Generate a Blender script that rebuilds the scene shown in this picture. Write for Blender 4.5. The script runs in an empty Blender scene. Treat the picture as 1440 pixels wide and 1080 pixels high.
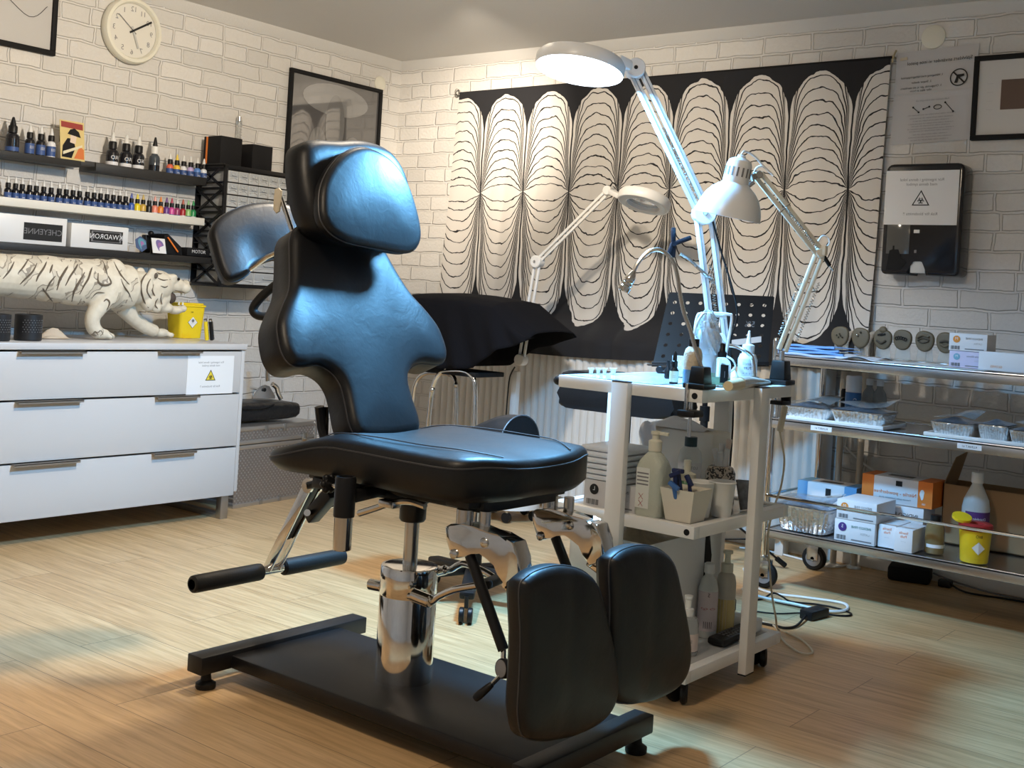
import bpy, bmesh, math, random
from mathutils import Vector, Matrix
random.seed(7)
SC = bpy.context.scene
COL = SC.collection
V = Vector
PI = math.pi

# ---------------------------------------------------------------- camera frame (measured from the room's vanishing points)
FPX, PPX, PPY, ROLL, YAW, EYE = 1655., 720., 416., math.radians(3.4), math.radians(38.1), 1.06
RIGHT = V((math.cos(YAW), math.sin(YAW), 0)); FWD = V((-math.sin(YAW), math.cos(YAW), 0)); UP = V((0, 0, 1))
def ray(x, y):
    a = (x-PPX)/FPX; b = (y-PPY)/FPX
    return FWD + RIGHT*(a*math.cos(ROLL)+b*math.sin(ROLL)) + UP*(a*math.sin(ROLL)-b*math.cos(ROLL))
EYEP = V((0, 0, EYE))
def az(x, y, z=0.):
    d = ray(x, y); return EYEP + d*((z-EYE)/d.z)
def ax(x, y, X):
    d = ray(x, y); return EYEP + d*(X/d.x)
def ay(x, y, Y):
    d = ray(x, y); return EYEP + d*(Y/d.y)
def ad(x, y, D):
    return EYEP + ray(x, y)*D
def pln(x, y, p0, n):
    d = ray(x, y); return EYEP + d*((V(p0)-EYEP).dot(V(n))/d.dot(V(n)))

# ---------------------------------------------------------------- materials
MATS = {}
def _sock(n, name):
    return n.inputs[name]
def mat(name, col=(.8, .8, .8), rough=.5, metal=0., bump=0., bscale=60., trans=0., ior=1.45, coat=0., emit=None, estr=0., alpha=1., var=0., vscale=8., spec=.5, sheen=0., crough=.1):
    if name in MATS: return MATS[name]
    m = bpy.data.materials.new(name); m.use_nodes = True
    nt = m.node_tree; b = nt.nodes['Principled BSDF']
    b.inputs['Base Color'].default_value = (*col, 1); b.inputs['Roughness'].default_value = rough
    b.inputs['Metallic'].default_value = metal; b.inputs['IOR'].default_value = ior
    b.inputs['Transmission Weight'].default_value = trans; b.inputs['Coat Weight'].default_value = coat
    b.inputs['Coat Roughness'].default_value = crough
    b.inputs['Specular IOR Level'].default_value = spec; b.inputs['Alpha'].default_value = alpha
    b.inputs['Sheen Weight'].default_value = sheen
    if emit: b.inputs['Emission Color'].default_value = (*emit, 1); b.inputs['Emission Strength'].default_value = estr
    tc = nt.nodes.new('ShaderNodeTexCoord')
    if var:
        nz = nt.nodes.new('ShaderNodeTexNoise'); nz.inputs['Scale'].default_value = vscale; nz.inputs['Detail'].default_value = 4
        nt.links.new(tc.outputs['Object'], nz.inputs['Vector'])
        mx = nt.nodes.new('ShaderNodeMix'); mx.data_type = 'RGBA'
        mx.inputs['A'].default_value = (*[c*(1-var) for c in col], 1); mx.inputs['B'].default_value = (*[min(1, c*(1+var)) for c in col], 1)
        nt.links.new(nz.outputs['Fac'], mx.inputs['Factor']); nt.links.new(mx.outputs['Result'], b.inputs['Base Color'])
    if bump:
        nz = nt.nodes.new('ShaderNodeTexNoise'); nz.inputs['Scale'].default_value = bscale; nz.inputs['Detail'].default_value = 5
        nt.links.new(tc.outputs['Object'], nz.inputs['Vector'])
        bp = nt.nodes.new('ShaderNodeBump'); bp.inputs['Strength'].default_value = bump; bp.inputs['Distance'].default_value = .01
        nt.links.new(nz.outputs['Fac'], bp.inputs['Height']); nt.links.new(bp.outputs['Normal'], b.inputs['Normal'])
    MATS[name] = m
    return m

class NT:
    """small helper for node maths"""
    def __init__(s, name):
        s.m = bpy.data.materials.new(name); s.m.use_nodes = True; s.t = s.m.node_tree
        s.b = s.t.nodes['Principled BSDF']; MATS[name] = s.m
    def put(s, sock, v):
        if isinstance(v, (int, float)): sock.default_value = v
        elif isinstance(v, (tuple, list)): sock.default_value = v
        else: s.t.links.new(v, sock)
    def node(s, kind, **kw):
        n = s.t.nodes.new(kind)
        for k, v in kw.items(): setattr(n, k, v)
        return n
    def math(s, op, a, b=0., c=0., clamp=False):
        n = s.node('ShaderNodeMath', operation=op, use_clamp=clamp)
        s.put(n.inputs[0], a); s.put(n.inputs[1], b); s.put(n.inputs[2], c)
        return n.outputs[0]
    def mixc(s, f, a, b, blend='MIX'):
        n = s.node('ShaderNodeMix', data_type='RGBA', blend_type=blend)
        s.put(n.inputs['Factor'], f)
        for k, v in (('A', a), ('B', b)):
            s.put(n.inputs[k], (*v, 1) if isinstance(v, (tuple, list)) and len(v) == 3 else v)
        return n.outputs['Result']
    def noise(s, vec, scale, detail=4, out='Fac', dist=0.):
        n = s.node('ShaderNodeTexNoise'); n.inputs['Scale'].default_value = scale; n.inputs['Detail'].default_value = detail
        n.inputs['Distortion'].default_value = dist
        if vec is not None: s.t.links.new(vec, n.inputs['Vector'])
        return n.outputs[out]
    def bump(s, h, strength=.3, dist=.01, normal=None):
        n = s.node('ShaderNodeBump'); n.inputs['Strength'].default_value = strength; n.inputs['Distance'].default_value = dist
        s.t.links.new(h, n.inputs['Height'])
        if normal is not None: s.t.links.new(normal, n.inputs['Normal'])
        return n.outputs['Normal']
    def sep(s, v):
        n = s.node('ShaderNodeSeparateXYZ'); s.t.links.new(v, n.inputs[0]); return n.outputs
    def comb(s, x, y, z=0.):
        n = s.node('ShaderNodeCombineXYZ'); s.put(n.inputs[0], x); s.put(n.inputs[1], y); s.put(n.inputs[2], z); return n.outputs[0]

def brick_mat(name, axis):
    n = NT(name); tc = n.node('ShaderNodeTexCoord'); o = n.sep(tc.outputs['Object'])
    u = o[axis]; v = o[2]
    wob = n.noise(n.comb(u, v), 9., 3)
    wob2 = n.noise(n.comb(n.math('ADD', u, 7.), v), 9., 3)
    u2 = n.math('ADD', u, n.math('MULTIPLY', n.math('SUBTRACT', wob, .5), .028))
    v2 = n.math('ADD', v, n.math('MULTIPLY', n.math('SUBTRACT', wob2, .5), .022))
    bt = n.node('ShaderNodeTexBrick'); n.t.links.new(n.comb(u2, v2), bt.inputs['Vector'])
    bt.inputs['Scale'].default_value = 1.; bt.inputs['Brick Width'].default_value = .235; bt.inputs['Row Height'].default_value = .0795
    bt.inputs['Mortar Size'].default_value = .0075; bt.inputs['Mortar Smooth'].default_value = .55; bt.inputs['Bias'].default_value = 0.
    bt.offset = .5; bt.offset_frequency = 2; bt.squash = .62; bt.squash_frequency = 3
    bt.inputs['Color1'].default_value = (.70, .68, .65, 1); bt.inputs['Color2'].default_value = (.60, .585, .56, 1); bt.inputs['Mortar'].default_value = (.67, .655, .63, 1)
    fine = n.noise(n.comb(u, v), 70., 6)
    # grey outline around each brick: shading of its embossed edge put into the colour
    fac = bt.outputs['Fac']
    edge = n.math('MULTIPLY', n.math('MULTIPLY', fac, n.math('SUBTRACT', 1., fac)), 4.)
    base = n.mixc(n.math('MULTIPLY', edge, .75), bt.outputs['Color'], (.34, .32, .30))
    base = n.mixc(n.math('MULTIPLY', n.math('SUBTRACT', fine, .35, clamp=True), .45), base, (.52, .50, .48))
    n.t.links.new(base, n.b.inputs['Base Color']); n.b.inputs['Roughness'].default_value = .75
    h = n.math('ADD', n.math('MULTIPLY', n.math('SUBTRACT', 1., fac), 1.), n.math('MULTIPLY', fine, .5))
    n.t.links.new(n.bump(h, .8, .007), n.b.inputs['Normal'])
    return n.m

def floor_mat():
    n = NT('oak_laminate'); tc = n.node('ShaderNodeTexCoord'); o = n.sep(tc.outputs['Object'])
    bt = n.node('ShaderNodeTexBrick'); n.t.links.new(n.comb(o[0], o[1]), bt.inputs['Vector'])
    bt.inputs['Scale'].default_value = 1.; bt.inputs['Brick Width'].default_value = 1.25; bt.inputs['Row Height'].default_value = .19
    bt.inputs['Mortar Size'].default_value = .0012; bt.inputs['Mortar Smooth'].default_value = .1; bt.offset = .37; bt.offset_frequency = 2
    bt.inputs['Color1'].default_value = (0, 0, 0, 1); bt.inputs['Color2'].default_value = (1, 1, 1, 1); bt.inputs['Mortar'].default_value = (.5, .5, .5, 1)
    plank = bt.outputs['Color']
    sh = n.math('MULTIPLY', n.sep(plank)[0], 3.7)
    g = n.noise(n.comb(n.math('MULTIPLY', o[0], 1.6), n.math('MULTIPLY', n.math('ADD', o[1], sh), 26.), sh), 2.2, 7, dist=.6)
    g2 = n.noise(n.comb(n.math('MULTIPLY', o[0], 5.), n.math('MULTIPLY', n.math('ADD', o[1], sh), 110.), sh), 2., 5)
    c = n.node('ShaderNodeValToRGB'); n.t.links.new(g, c.inputs[0])
    c.color_ramp.elements[0].position = .3; c.color_ramp.elements[0].color = (.46, .29, .135, 1)
    c.color_ramp.elements[1].position = .72; c.color_ramp.elements[1].color = (.68, .465, .245, 1)
    e = c.color_ramp.elements.new(.52); e.color = (.585, .385, .195, 1)
    col = n.mixc(n.math('MULTIPLY', n.math('SUBTRACT', g2, .52, clamp=True), 1.9), c.outputs[0], (.30, .18, .09))
    col = n.mixc(.12, col, plank, 'SOFT_LIGHT')
    col = n.mixc(n.math('MULTIPLY', bt.outputs['Fac'], .75), col, (.12, .07, .035))
    n.t.links.new(col, n.b.inputs['Base Color']); n.b.inputs['Roughness'].default_value = .42
    n.t.links.new(n.bump(g2, .06, .003), n.b.inputs['Normal'])
    return n.m

def leather_mat():
    n = NT('black_leather'); tc = n.node('ShaderNodeTexCoord')
    w = n.noise(tc.outputs['Object'], 7., 5, dist=.8); f = n.noise(tc.outputs['Object'], 160., 4); st = n.noise(tc.outputs['Object'], 28., 5, dist=1.5)
    n.b.inputs['Base Color'].default_value = (.0065, .0068, .008, 1)
    n.b.inputs['Specular IOR Level'].default_value = .34; n.b.inputs['Coat Weight'].default_value = .08; n.b.inputs['Coat Roughness'].default_value = .34
    r = n.math('ADD', .38, n.math('MULTIPLY', w, .14)); n.t.links.new(r, n.b.inputs['Roughness'])
    h = n.math('ADD', n.math('MULTIPLY', w, 1.), n.math('ADD', n.math('MULTIPLY', f, .05), n.math('MULTIPLY', st, .28)))
    n.t.links.new(n.bump(h, .17, .010), n.b.inputs['Normal'])
    return n.m

LEATHER = leather_mat()
M_BLKMETAL = mat('black_powder_coat', (.008, .008, .009), .4, 0., .05, 300)
M_BLKPLAST = mat('black_plastic', (.008, .008, .009), .4, spec=.35)
M_BLKMATT = mat('matt_black', (.007, .007, .008), .7, spec=.3)
M_RUBBER = mat('black_rubber', (.009, .009, .009), .6, spec=.4, bump=.1, bscale=200)
M_CHROME = mat('chrome', (.72, .70, .67), .08, 1.)
M_CHROME2 = mat('brushed_chrome', (.6, .59, .57), .22, 1.)
M_STEEL = mat('stainless_steel', (.55, .56, .58), .27, 1., .03, 90)
M_WHITEM = mat('white_enamel', (.80, .79, .77), .35)
M_WHITEP = mat('white_plastic', (.78, .78, .77), .4)
M_WHITEG = mat('white_gloss_lacquer', (.57, .555, .545), .25)
M_PAPER = mat('white_paper', (.78, .78, .78), .8)
M_INK = mat('black_print', (.012, .012, .012), .7)
M_GREYINK = mat('grey_print', (.2, .2, .21), .7)
M_CREAM = mat('cream_paint', (.74, .72, .62), .5)
M_YELLOW = mat('yellow_plastic', (.85, .62, .02), .35)
M_RED = mat('red_plastic', (.42, .03, .03), .4)
M_ORANGE = mat('orange_print', (.80, .21, .03), .5)
M_BLUEP = mat('blue_print', (.14, .34, .58), .5)
M_FOIL = mat('aluminium_foil', (.80, .80, .80), .2, 1., .5, 70)
M_GLASS = mat('clear_glass', (.95, .97, .97), .03, trans=1., ior=1.3)
M_CLEAR = mat('clear_plastic', (.88, .90, .89), .12, trans=.85, ior=1.25)
M_FROST = mat('frosted_plastic', (.80, .83, .82), .45, trans=.45, ior=1.3)
M_GEL = mat('clear_gel', (.66, .70, .60), .18, trans=.25, ior=1.3, bump=.5, bscale=45)
M_BROWNC = mat('brown_cardboard', (.33, .20, .10), .8)
M_CLOTHBLK = mat('black_cloth', (.005, .005, .007), .9, bump=.3, bscale=400, spec=.15)
M_BRICK_L = brick_mat('white_brick_wallpaper_y', 1)
M_BRICK_B = brick_mat('white_brick_wallpaper_x', 0)
M_FLOOR = floor_mat()
M_CEIL = mat('ceiling_paint', (.66, .65, .63), .8, bump=.15, bscale=120)

# ---------------------------------------------------------------- mesh builder
class B:
    def __init__(s):
        s.bm = bmesh.new(); s.mats = []
    def mi(s, m):
        if m not in s.mats: s.mats.append(m)
        return s.mats.index(m)
    def _fin(s, faces, m):
        i = s.mi(m)
        for f in faces: f.material_index = i
    def raw(s, verts, faces, m):
        vs = [s.bm.verts.new(v) for v in verts]; out = []
        for f in faces:
            try: out.append(s.bm.faces.new([vs[i] for i in f]))
            except ValueError: pass
        s._fin(out, m); return vs, out
    def box(s, c, size, m, bev=0., M=None, seg=2, taper=None):
        """box centred at c; M an optional 3x3/4x4 rotation about its centre"""
        hx, hy, hz = size[0]/2, size[1]/2, size[2]/2
        vs = []
        for z in (-hz, hz):
            k = 1. if (taper is None or z > 0) else taper
            for x, y in ((-hx, -hy), (hx, -hy), (hx, hy), (-hx, hy)):
                p = V((x*k, y*k, z))
                if M is not None: p = M @ p
                vs.append(s.bm.verts.new(p+V(c)))
        q = [(3, 2, 1, 0), (4, 5, 6, 7), (0, 1, 5, 4), (1, 2, 6, 5), (2, 3, 7, 6), (3, 0, 4, 7)]
        fs = [s.bm.faces.new([vs[i] for i in f]) for f in q]
        s._fin(fs, m)
        if bev > 0:
            es = list({e for f in fs for e in f.edges})
            r = bmesh.ops.bevel(s.bm, geom=es, offset=min(bev, min(size)*.49), segments=seg, profile=.5, affect='EDGES', clamp_overlap=True)
            s._fin(r['faces'], m)
        return s
    def box2(s, a, b, m, bev=0., seg=2):
        a, b = V(a), V(b)
        lo = V((min(a[i], b[i]) for i in range(3))); hi = V((max(a[i], b[i]) for i in range(3)))
        return s.box((lo+hi)/2, hi-lo, m, bev, seg=seg)
    def bar(s, a, b, w, h, m, bev=0., up=(0, 0, 1)):
        """rectangular bar from a to b, w across, h along up"""
        a, b = V(a), V(b); d = b-a; x = d.normalized(); y = V(up).cross(x)
        if y.length < 1e-5: y = V((0, 1, 0)).cross(x)
        y.normalize(); z = x.cross(y)
        M = Matrix((x, y, z)).transposed()
        return s.box((a+b)/2, (d.length, w, h), m, bev, M)
    def lathe(s, prof, m, org=(0, 0, 0), axis=(0, 0, 1), seg=20, cap=True, sy=1., mats=None):
        """prof: list of (radius, height); mats optional per segment"""
        ax_ = V(axis).normalized(); t = V((1, 0, 0)) if abs(ax_.x) < .9 else V((0, 1, 0))
        if abs(ax_.z) > .999: X, Y = V((1, 0, 0)), V((0, 1, 0))*(1 if ax_.z > 0 else -1)
        else:
            X = ax_.cross(t).normalized(); Y = ax_.cross(X)
        rings = []
        for r, h in prof:
            if r < 1e-6: rings.append([s.bm.verts.new(V(org)+ax_*h)])
            else: rings.append([s.bm.verts.new(V(org)+ax_*h+X*(r*math.cos(2*PI*i/seg))+Y*(sy*r*math.sin(2*PI*i/seg))) for i in range(seg)])
        for k in range(len(rings)-1):
            a, b = rings[k], rings[k+1]; fs = []
            mm = mats[k] if mats else m
            for i in range(seg):
                j = (i+1) % seg
                if len(a) == 1 and len(b) == 1: continue
                if len(a) == 1: fs.append(s.bm.faces.new((a[0], b[j], b[i])))
                elif len(b) == 1: fs.append(s.bm.faces.new((a[i], a[j], b[0])))
                else: fs.append(s.bm.faces.new((a[i], a[j], b[j], b[i])))
            s._fin(fs, mm)
        if cap:
            if len(rings[0]) > 1: s._fin([s.bm.faces.new(rings[0][::-1])], mats[0] if mats else m)
            if len(rings[-1]) > 1: s._fin([s.bm.faces.new(rings[-1])], mats[-1] if mats else m)
        return s
    def cyl(s, a, b, r, m, r2=None, seg=18, bev=0.):
        a, b = V(a), V(b); L = (b-a).length; r2 = r if r2 is None else r2
        pr = [(r, 0), (r2, L)] if not bev else [(r-bev, 0), (r, bev), (r2, L-bev), (r2-bev, L)]
        return s.lathe(pr, m, a, b-a, seg)
    def tube(s, pts, r, m, seg=8, closed=False, rs=None, flat=1.):
        pts = [V(p) for p in pts]; n = len(pts); rings = []
        up = V((0, 0, 1)); prev = None
        for i, p in enumerate(pts):
            if closed: d = pts[(i+1) % n]-pts[i-1]
            else: d = pts[min(i+1, n-1)]-pts[max(i-1, 0)]
            d.normalize()
            if prev is None:
                x = up.cross(d)
                if x.length < .05: x = V((1, 0, 0)).cross(d)
            else: x = prev-d*prev.dot(d)
            x.normalize(); y = d.cross(x); prev = x
            rr = rs[i] if rs else r
            rings.append([s.bm.verts.new(p+x*(rr*math.cos(2*PI*k/seg))+y*(rr*flat*math.sin(2*PI*k/seg))) for k in range(seg)])
        fs = []
        for i in range(n if closed else n-1):
            a, b = rings[i], rings[(i+1) % n]
            for k in range(seg):
                j = (k+1) % seg; fs.append(s.bm.faces.new((a[k], a[j], b[j], b[k])))
        if not closed:
            fs.append(s.bm.faces.new(rings[0][::-1])); fs.append(s.bm.faces.new(rings[-1]))
        s._fin(fs, m); return s
    def prism(s, pts, off, m, bev=0., seg=3, mside=None):
        """closed outline pts (3-D, planar) extruded by vector off; bev rounds both rims"""
        off = V(off); bot = [s.bm.verts.new(V(p)) for p in pts]; top = [s.bm.verts.new(V(p)+off) for p in pts]
        n = len(pts); f1 = s.bm.faces.new(bot[::-1]); f2 = s.bm.faces.new(top)
        sd = [s.bm.faces.new((bot[i], bot[(i+1) % n], top[(i+1) % n], top[i])) for i in range(n)]
        s._fin([f1, f2], m); s._fin(sd, mside or m)
        if bev:
            es = list(f1.edges)+list(f2.edges)
            r = bmesh.ops.bevel(s.bm, geom=es, offset=bev, segments=seg, profile=.5, affect='EDGES', clamp_overlap=False)
            s._fin(r['faces'], mside or m)
        return s
    def sphere(s, c, r, m, u=16, v=10, sc=(1, 1, 1)):
        pr = [(max(0., r*math.sin(PI*i/v)), -r*math.cos(PI*i/v)) for i in range(v+1)]
        pr[0] = (0, -r); pr[-1] = (0, r)
        n0 = len(s.bm.verts); s.lathe(pr, m, (0, 0, 0), (0, 0, 1), u)
        s.bm.verts.ensure_lookup_table()
        for vv in s.bm.verts[n0:]: vv.co = V((vv.co.x*sc[0]+c[0], vv.co.y*sc[1]+c[1], vv.co.z*sc[2]+c[2]))
        return s
    def grid(s, fn, nu, nv, m, closed_u=False):
        g = [[s.bm.verts.new(fn(i/nu, j/nv)) for i in range(nu+(0 if closed_u else 1))] for j in range(nv+1)]
        fs = []; W = len(g[0])
        for j in range(nv):
            for i in range(nu):
                k = (i+1) % W; fs.append(s.bm.faces.new((g[j][i], g[j][k], g[j+1][k], g[j+1][i])))
        s._fin(fs, m); return s
    def text(s, txt, org, xdir, ydir, size, m, mirror=True, align='CENTER', thick=0., squeeze=1.):
        """lettering as filled outlines in the plane (xdir, ydir); mirror=True writes right to left"""
        vs, fs = text_mesh(txt, align)
        xd, yd = V(xdir).normalized(), V(ydir).normalized()
        k = -1. if mirror else 1.
        P = [V(org)+xd*(v[0]*size*k*squeeze)+yd*(v[1]*size) for v in vs]
        s.raw(P, [f[::-1] if mirror else f for f in fs], m)
        return s
    def xf(s, M):
        bmesh.ops.transform(s.bm, matrix=M, verts=s.bm.verts); return s
    def obj(s, name, parent=None, local=False, smooth=40., subsurf=0, weld=False, label=None):
        if weld: bmesh.ops.remove_doubles(s.bm, verts=s.bm.verts, dist=1e-5)
        if parent is not None and not local: s.xf(WM[parent.name].inverted())
        me = bpy.data.meshes.new(name); s.bm.to_mesh(me); s.bm.free()
        for m in s.mats: me.materials.append(m)
        if smooth:
            me.polygons.foreach_set('use_smooth', [True]*len(me.polygons))
            me.set_sharp_from_angle(angle=math.radians(smooth))
        o = bpy.data.objects.new(name, me); COL.objects.link(o)
        if subsurf:
            md = o.modifiers.new('Subdivision', 'SUBSURF'); md.levels = md.render_levels = subsurf
        if parent is not None:
            o.parent = parent; WM[o.name] = WM[parent.name]
        else: WM[o.name] = Matrix.Identity(4)
        if label: o['label'] = label
        return o

_TXT = {}
def text_mesh(txt, align='CENTER'):
    key = (txt, align)
    if key in _TXT: return _TXT[key]
    cu = bpy.data.curves.new('lettering', 'FONT'); cu.body = txt; cu.align_x = align; cu.align_y = 'CENTER'; cu.resolution_u = 2
    ob = bpy.data.objects.new('lettering', cu); COL.objects.link(ob)
    dg = bpy.context.evaluated_depsgraph_get(); ev = ob.evaluated_get(dg); me = ev.to_mesh()
    r = ([tuple(v.co) for v in me.vertices], [tuple(p.vertices) for p in me.polygons])
    ev.to_mesh_clear(); bpy.data.objects.remove(ob); bpy.data.curves.remove(cu)
    _TXT[key] = r; return r

WM = {}
def thing(name, label, cat, loc=(0, 0, 0), rotz=0., group=None):
    o = bpy.data.objects.new(name, None); COL.objects.link(o); o.empty_display_size = .05
    o.location = loc; o.rotation_euler = (0, 0, rotz); o['label'] = label; o['category'] = cat
    if group: o['group'] = group
    WM[o.name] = Matrix.Translation(V(loc)) @ Matrix.Rotation(rotz, 4, 'Z')
    return o
def tag(o, label, cat, group=None):
    o['label'] = label; o['category'] = cat
    if group: o['group'] = group
    return o
def struct(o):
    o['kind'] = 'structure'; return o
def dup(root, loc, rotz=0., label=None, group=None):
    r = root.copy(); COL.objects.link(r); r.location = loc; r.rotation_euler = (0, 0, rotz)
    if label: r['label'] = label
    if group: r['group'] = group
    WM[r.name] = Matrix.Translation(V(loc)) @ Matrix.Rotation(rotz, 4, 'Z')
    for ch in list(root.children):
        c = ch.copy(); COL.objects.link(c); c.parent = r; WM[c.name] = WM[r.name]
        for g in ch.children:
            d = g.copy(); COL.objects.link(d); d.parent = c; WM[d.name] = WM[r.name]
    return r
def bez(p, n=16):
    """Catmull-Rom through points"""
    p = [V(q) for q in p]; out = []
    for i in range(len(p)-1):
        a = p[max(i-1, 0)]; b = p[i]; c = p[i+1]; d = p[min(i+2, len(p)-1)]
        for k in range(n):
            t = k/n; out.append(.5*((2*b)+(c-a)*t+(2*a-5*b+4*c-d)*t*t+(3*b-a-3*c+d)*t**3))
    out.append(p[-1]); return out
def closed_curve(p, n=6):
    p = [V(q) for q in p]; N = len(p); out = []
    for i in range(N):
        a, b, c, d = p[i-1], p[i], p[(i+1) % N], p[(i+2) % N]
        for k in range(n):
            t = k/n; out.append(.5*((2*b)+(c-a)*t+(2*a-5*b+4*c-d)*t*t+(3*b-a-3*c+d)*t**3))
    return out
def sstep(t):
    t = max(0., min(1., t)); return t*t*(3-2*t)

XW, YW, ZC = -4.75, 4.90, 2.36      # left wall, back wall, ceiling

# ---------------------------------------------------------------- room shell
b = B(); b.box2((XW-.3, -1.2, -.1), (1.6, YW+.3, 0), M_FLOOR); struct(b.obj('floor', smooth=0))
b = B(); b.box2((XW-.3, -1.2, ZC), (1.6, YW+.3, ZC+.1), M_CEIL); struct(b.obj('ceiling', smooth=0))
b = B(); b.box2((XW-.12, -1.2, 0), (XW, YW+.12, ZC), M_BRICK_L); struct(b.obj('wall_left', smooth=0))
b = B(); b.box2((XW, YW, 0), (1.6, YW+.12, ZC), M_BRICK_B); struct(b.obj('wall_back', smooth=0))
b = B(); b.box2((1.5, -1.2, 0), (1.6, YW, ZC), M_BRICK_L); struct(b.obj('wall_right', smooth=0))
b = B(); b.box2((XW, -1.2, 0), (1.5, -1.1, ZC), M_BRICK_B); struct(b.obj('wall_front', smooth=0))
b = B()
b.prism([(XW, YW, ZC), (XW, YW-.045, ZC), (XW, YW-.035, ZC-.012), (XW, YW-.012, ZC-.035), (XW, YW, ZC-.045)], (6.25, 0, 0), M_CEIL); struct(b.obj('trim_1'))
b = B()
b.prism([(XW, -1.1, ZC), (XW+.045, -1.1, ZC), (XW+.035, -1.1, ZC-.012), (XW+.012, -1.1, ZC-.035), (XW, -1.1, ZC-.045)][::-1], (0, 6.0, 0), M_CEIL); struct(b.obj('trim_2'))
b = B(); b.box2((XW, -1.1, 0), (XW+.014, YW, .07), M_WHITEM, .003); struct(b.obj('baseboard_left'))
b = B(); b.box2((XW+.014, YW-.014, 0), (1.5, YW, .07), M_WHITEM, .003); struct(b.obj('baseboard_back'))

# ---------------------------------------------------------------- camera, view
cd = bpy.data.cameras.new('camera'); cam = bpy.data.objects.new('camera', cd); COL.objects.link(cam)
cr = RIGHT*math.cos(ROLL)+UP*math.sin(ROLL); cu_ = UP*math.cos(ROLL)-RIGHT*math.sin(ROLL)
M4 = Matrix((cr, cu_, -FWD)).transposed().to_4x4(); M4.translation = EYEP
cam.matrix_world = M4
cd.sensor_width = 36; cd.lens = FPX*36/1440; cd.shift_x = 0; cd.shift_y = (PPY-540)/1440; cd.clip_start = .05
SC.camera = cam
SC.view_settings.view_transform = 'Standard'; SC.view_settings.look = 'None'; SC.view_settings.gamma = 1; SC.view_settings.exposure = 0.
# ================================================================ cushions
from mathutils.geometry import delaunay_2d_cdt
def _inside(p, poly):
    x, y = p; c = False; n = len(poly)
    for i in range(n):
        x1, y1 = poly[i]; x2, y2 = poly[i-1]
        if (y1 > y) != (y2 > y) and x < (x2-x1)*(y-y1)/(y2-y1)+x1: c = not c
    return c
def _edist(p, poly):
    m = 9e9; px, py = p; n = len(poly)
    for i in range(n):
        ax_, ay_ = poly[i-1]; bx, by = poly[i]; dx, dy = bx-ax_, by-ay_; L = dx*dx+dy*dy
        t = 0 if L == 0 else max(0, min(1, ((px-ax_)*dx+(py-ay_)*dy)/L))
        m = min(m, math.hypot(px-ax_-t*dx, py-ay_-t*dy))
    return m
def fill2d(poly, step, rings=()):
    """triangulated interior of a 2-D outline: (points, faces, edge distances)"""
    n = len(poly); pts = [V((p[0], p[1])) for p in poly]; edges = [(i, (i+1) % n) for i in range(n)]
    for d in rings:
        for i in range(n):
            t = V(poly[(i+1) % n])-V(poly[i-1]); t.normalize(); q = (poly[i][0]-t.y*d, poly[i][1]+t.x*d)
            if _inside(q, poly) and _edist(q, poly) > d*.93: pts.append(V(q))
    x0 = min(p[0] for p in poly); x1 = max(p[0] for p in poly); y0 = min(p[1] for p in poly); y1 = max(p[1] for p in poly)
    lim = (max(rings) if rings else 0)+step*.45; j = 0; y = y0
    while y < y1:
        x = x0+(step/2 if j % 2 else 0)
        while x < x1:
            if _inside((x, y), poly) and _edist((x, y), poly) > lim: pts.append(V((x, y)))
            x += step
        y += step*.87; j += 1
    r = delaunay_2d_cdt(pts, edges, [], 1, 1e-7)
    return [(p.x, p.y) for p in r[0]], [tuple(f) for f in r[2]], None
def ccw(poly):
    a = sum(poly[i-1][0]*poly[i][1]-poly[i][0]*poly[i-1][1] for i in range(len(poly)))
    return poly if a > 0 else poly[::-1]
def pad(b, poly, O, ex, ey, n, t, r, m, crown=.008, hf=None, step=.025, back_r=.012):
    """upholstered cushion: outline poly (2-D) in frame O,ex,ey; face at +n*t, rim rounded by r"""
    poly = ccw([(p[0], p[1]) for p in poly]); O, ex, ey, n = V(O), V(ex), V(ey), V(n)
    pts, fs, _ = fill2d(poly, step, (r*.1, r*.35, r*.75, r*1.25))
    def W(p, h): return O+ex*p[0]+ey*p[1]+n*h
    vs = []
    for p in pts:
        d = _edist(p, poly); k = min(d, r)
        h = t-r+math.sqrt(max(0, r*r-(r-k)**2))+crown*(1-math.exp(-max(0, d-r)/.06))
        if hf: h += hf(p[0], p[1])
        vs.append(b.bm.verts.new(W(p, h)))
    flip = ex.cross(ey).dot(n) < 0
    fc = [b.bm.faces.new([vs[i] for i in (f[::-1] if flip else f)]) for f in fs]
    # walls
    N = len(poly); ring = []
    lk = {}
    for i, p in enumerate(pts): lk[(round(p[0], 5), round(p[1], 5))] = vs[i]
    top = [lk[(round(p[0], 5), round(p[1], 5))] for p in poly]
    cen = V((sum(p[0] for p in poly)/N, sum(p[1] for p in poly)/N))
    def inset(i, d):
        tg = V(poly[(i+1) % N])-V(poly[i-1]); tg.normalize(); return (poly[i][0]-tg.y*d, poly[i][1]+tg.x*d)
    mid = [b.bm.verts.new(W(p, back_r)) for p in poly]
    bot = [b.bm.verts.new(W(inset(i, back_r), 0)) for i in range(N)]
    for A, C in ((mid, top), (bot, mid)):
        for i in range(N):
            j = (i+1) % N; q = (A[i], A[j], C[j], C[i]); fc.append(b.bm.faces.new(q[::-1] if flip else q))
    fc.append(b.bm.faces.new(bot if flip else bot[::-1]))
    b._fin(fc, m)
    hh = [t-r+(hf(p[0], p[1]) if hf else 0) for p in poly]
    return [W(p, h) for p, h in zip(poly, hh)]
def smooth2(pts, n=5):
    return [(p.x, p.y) for p in closed_curve([V((q[0], q[1], 0)) for q in pts], n)]
M_STITCH = mat('black_piping', (.05, .05, .055), .5)

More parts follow.
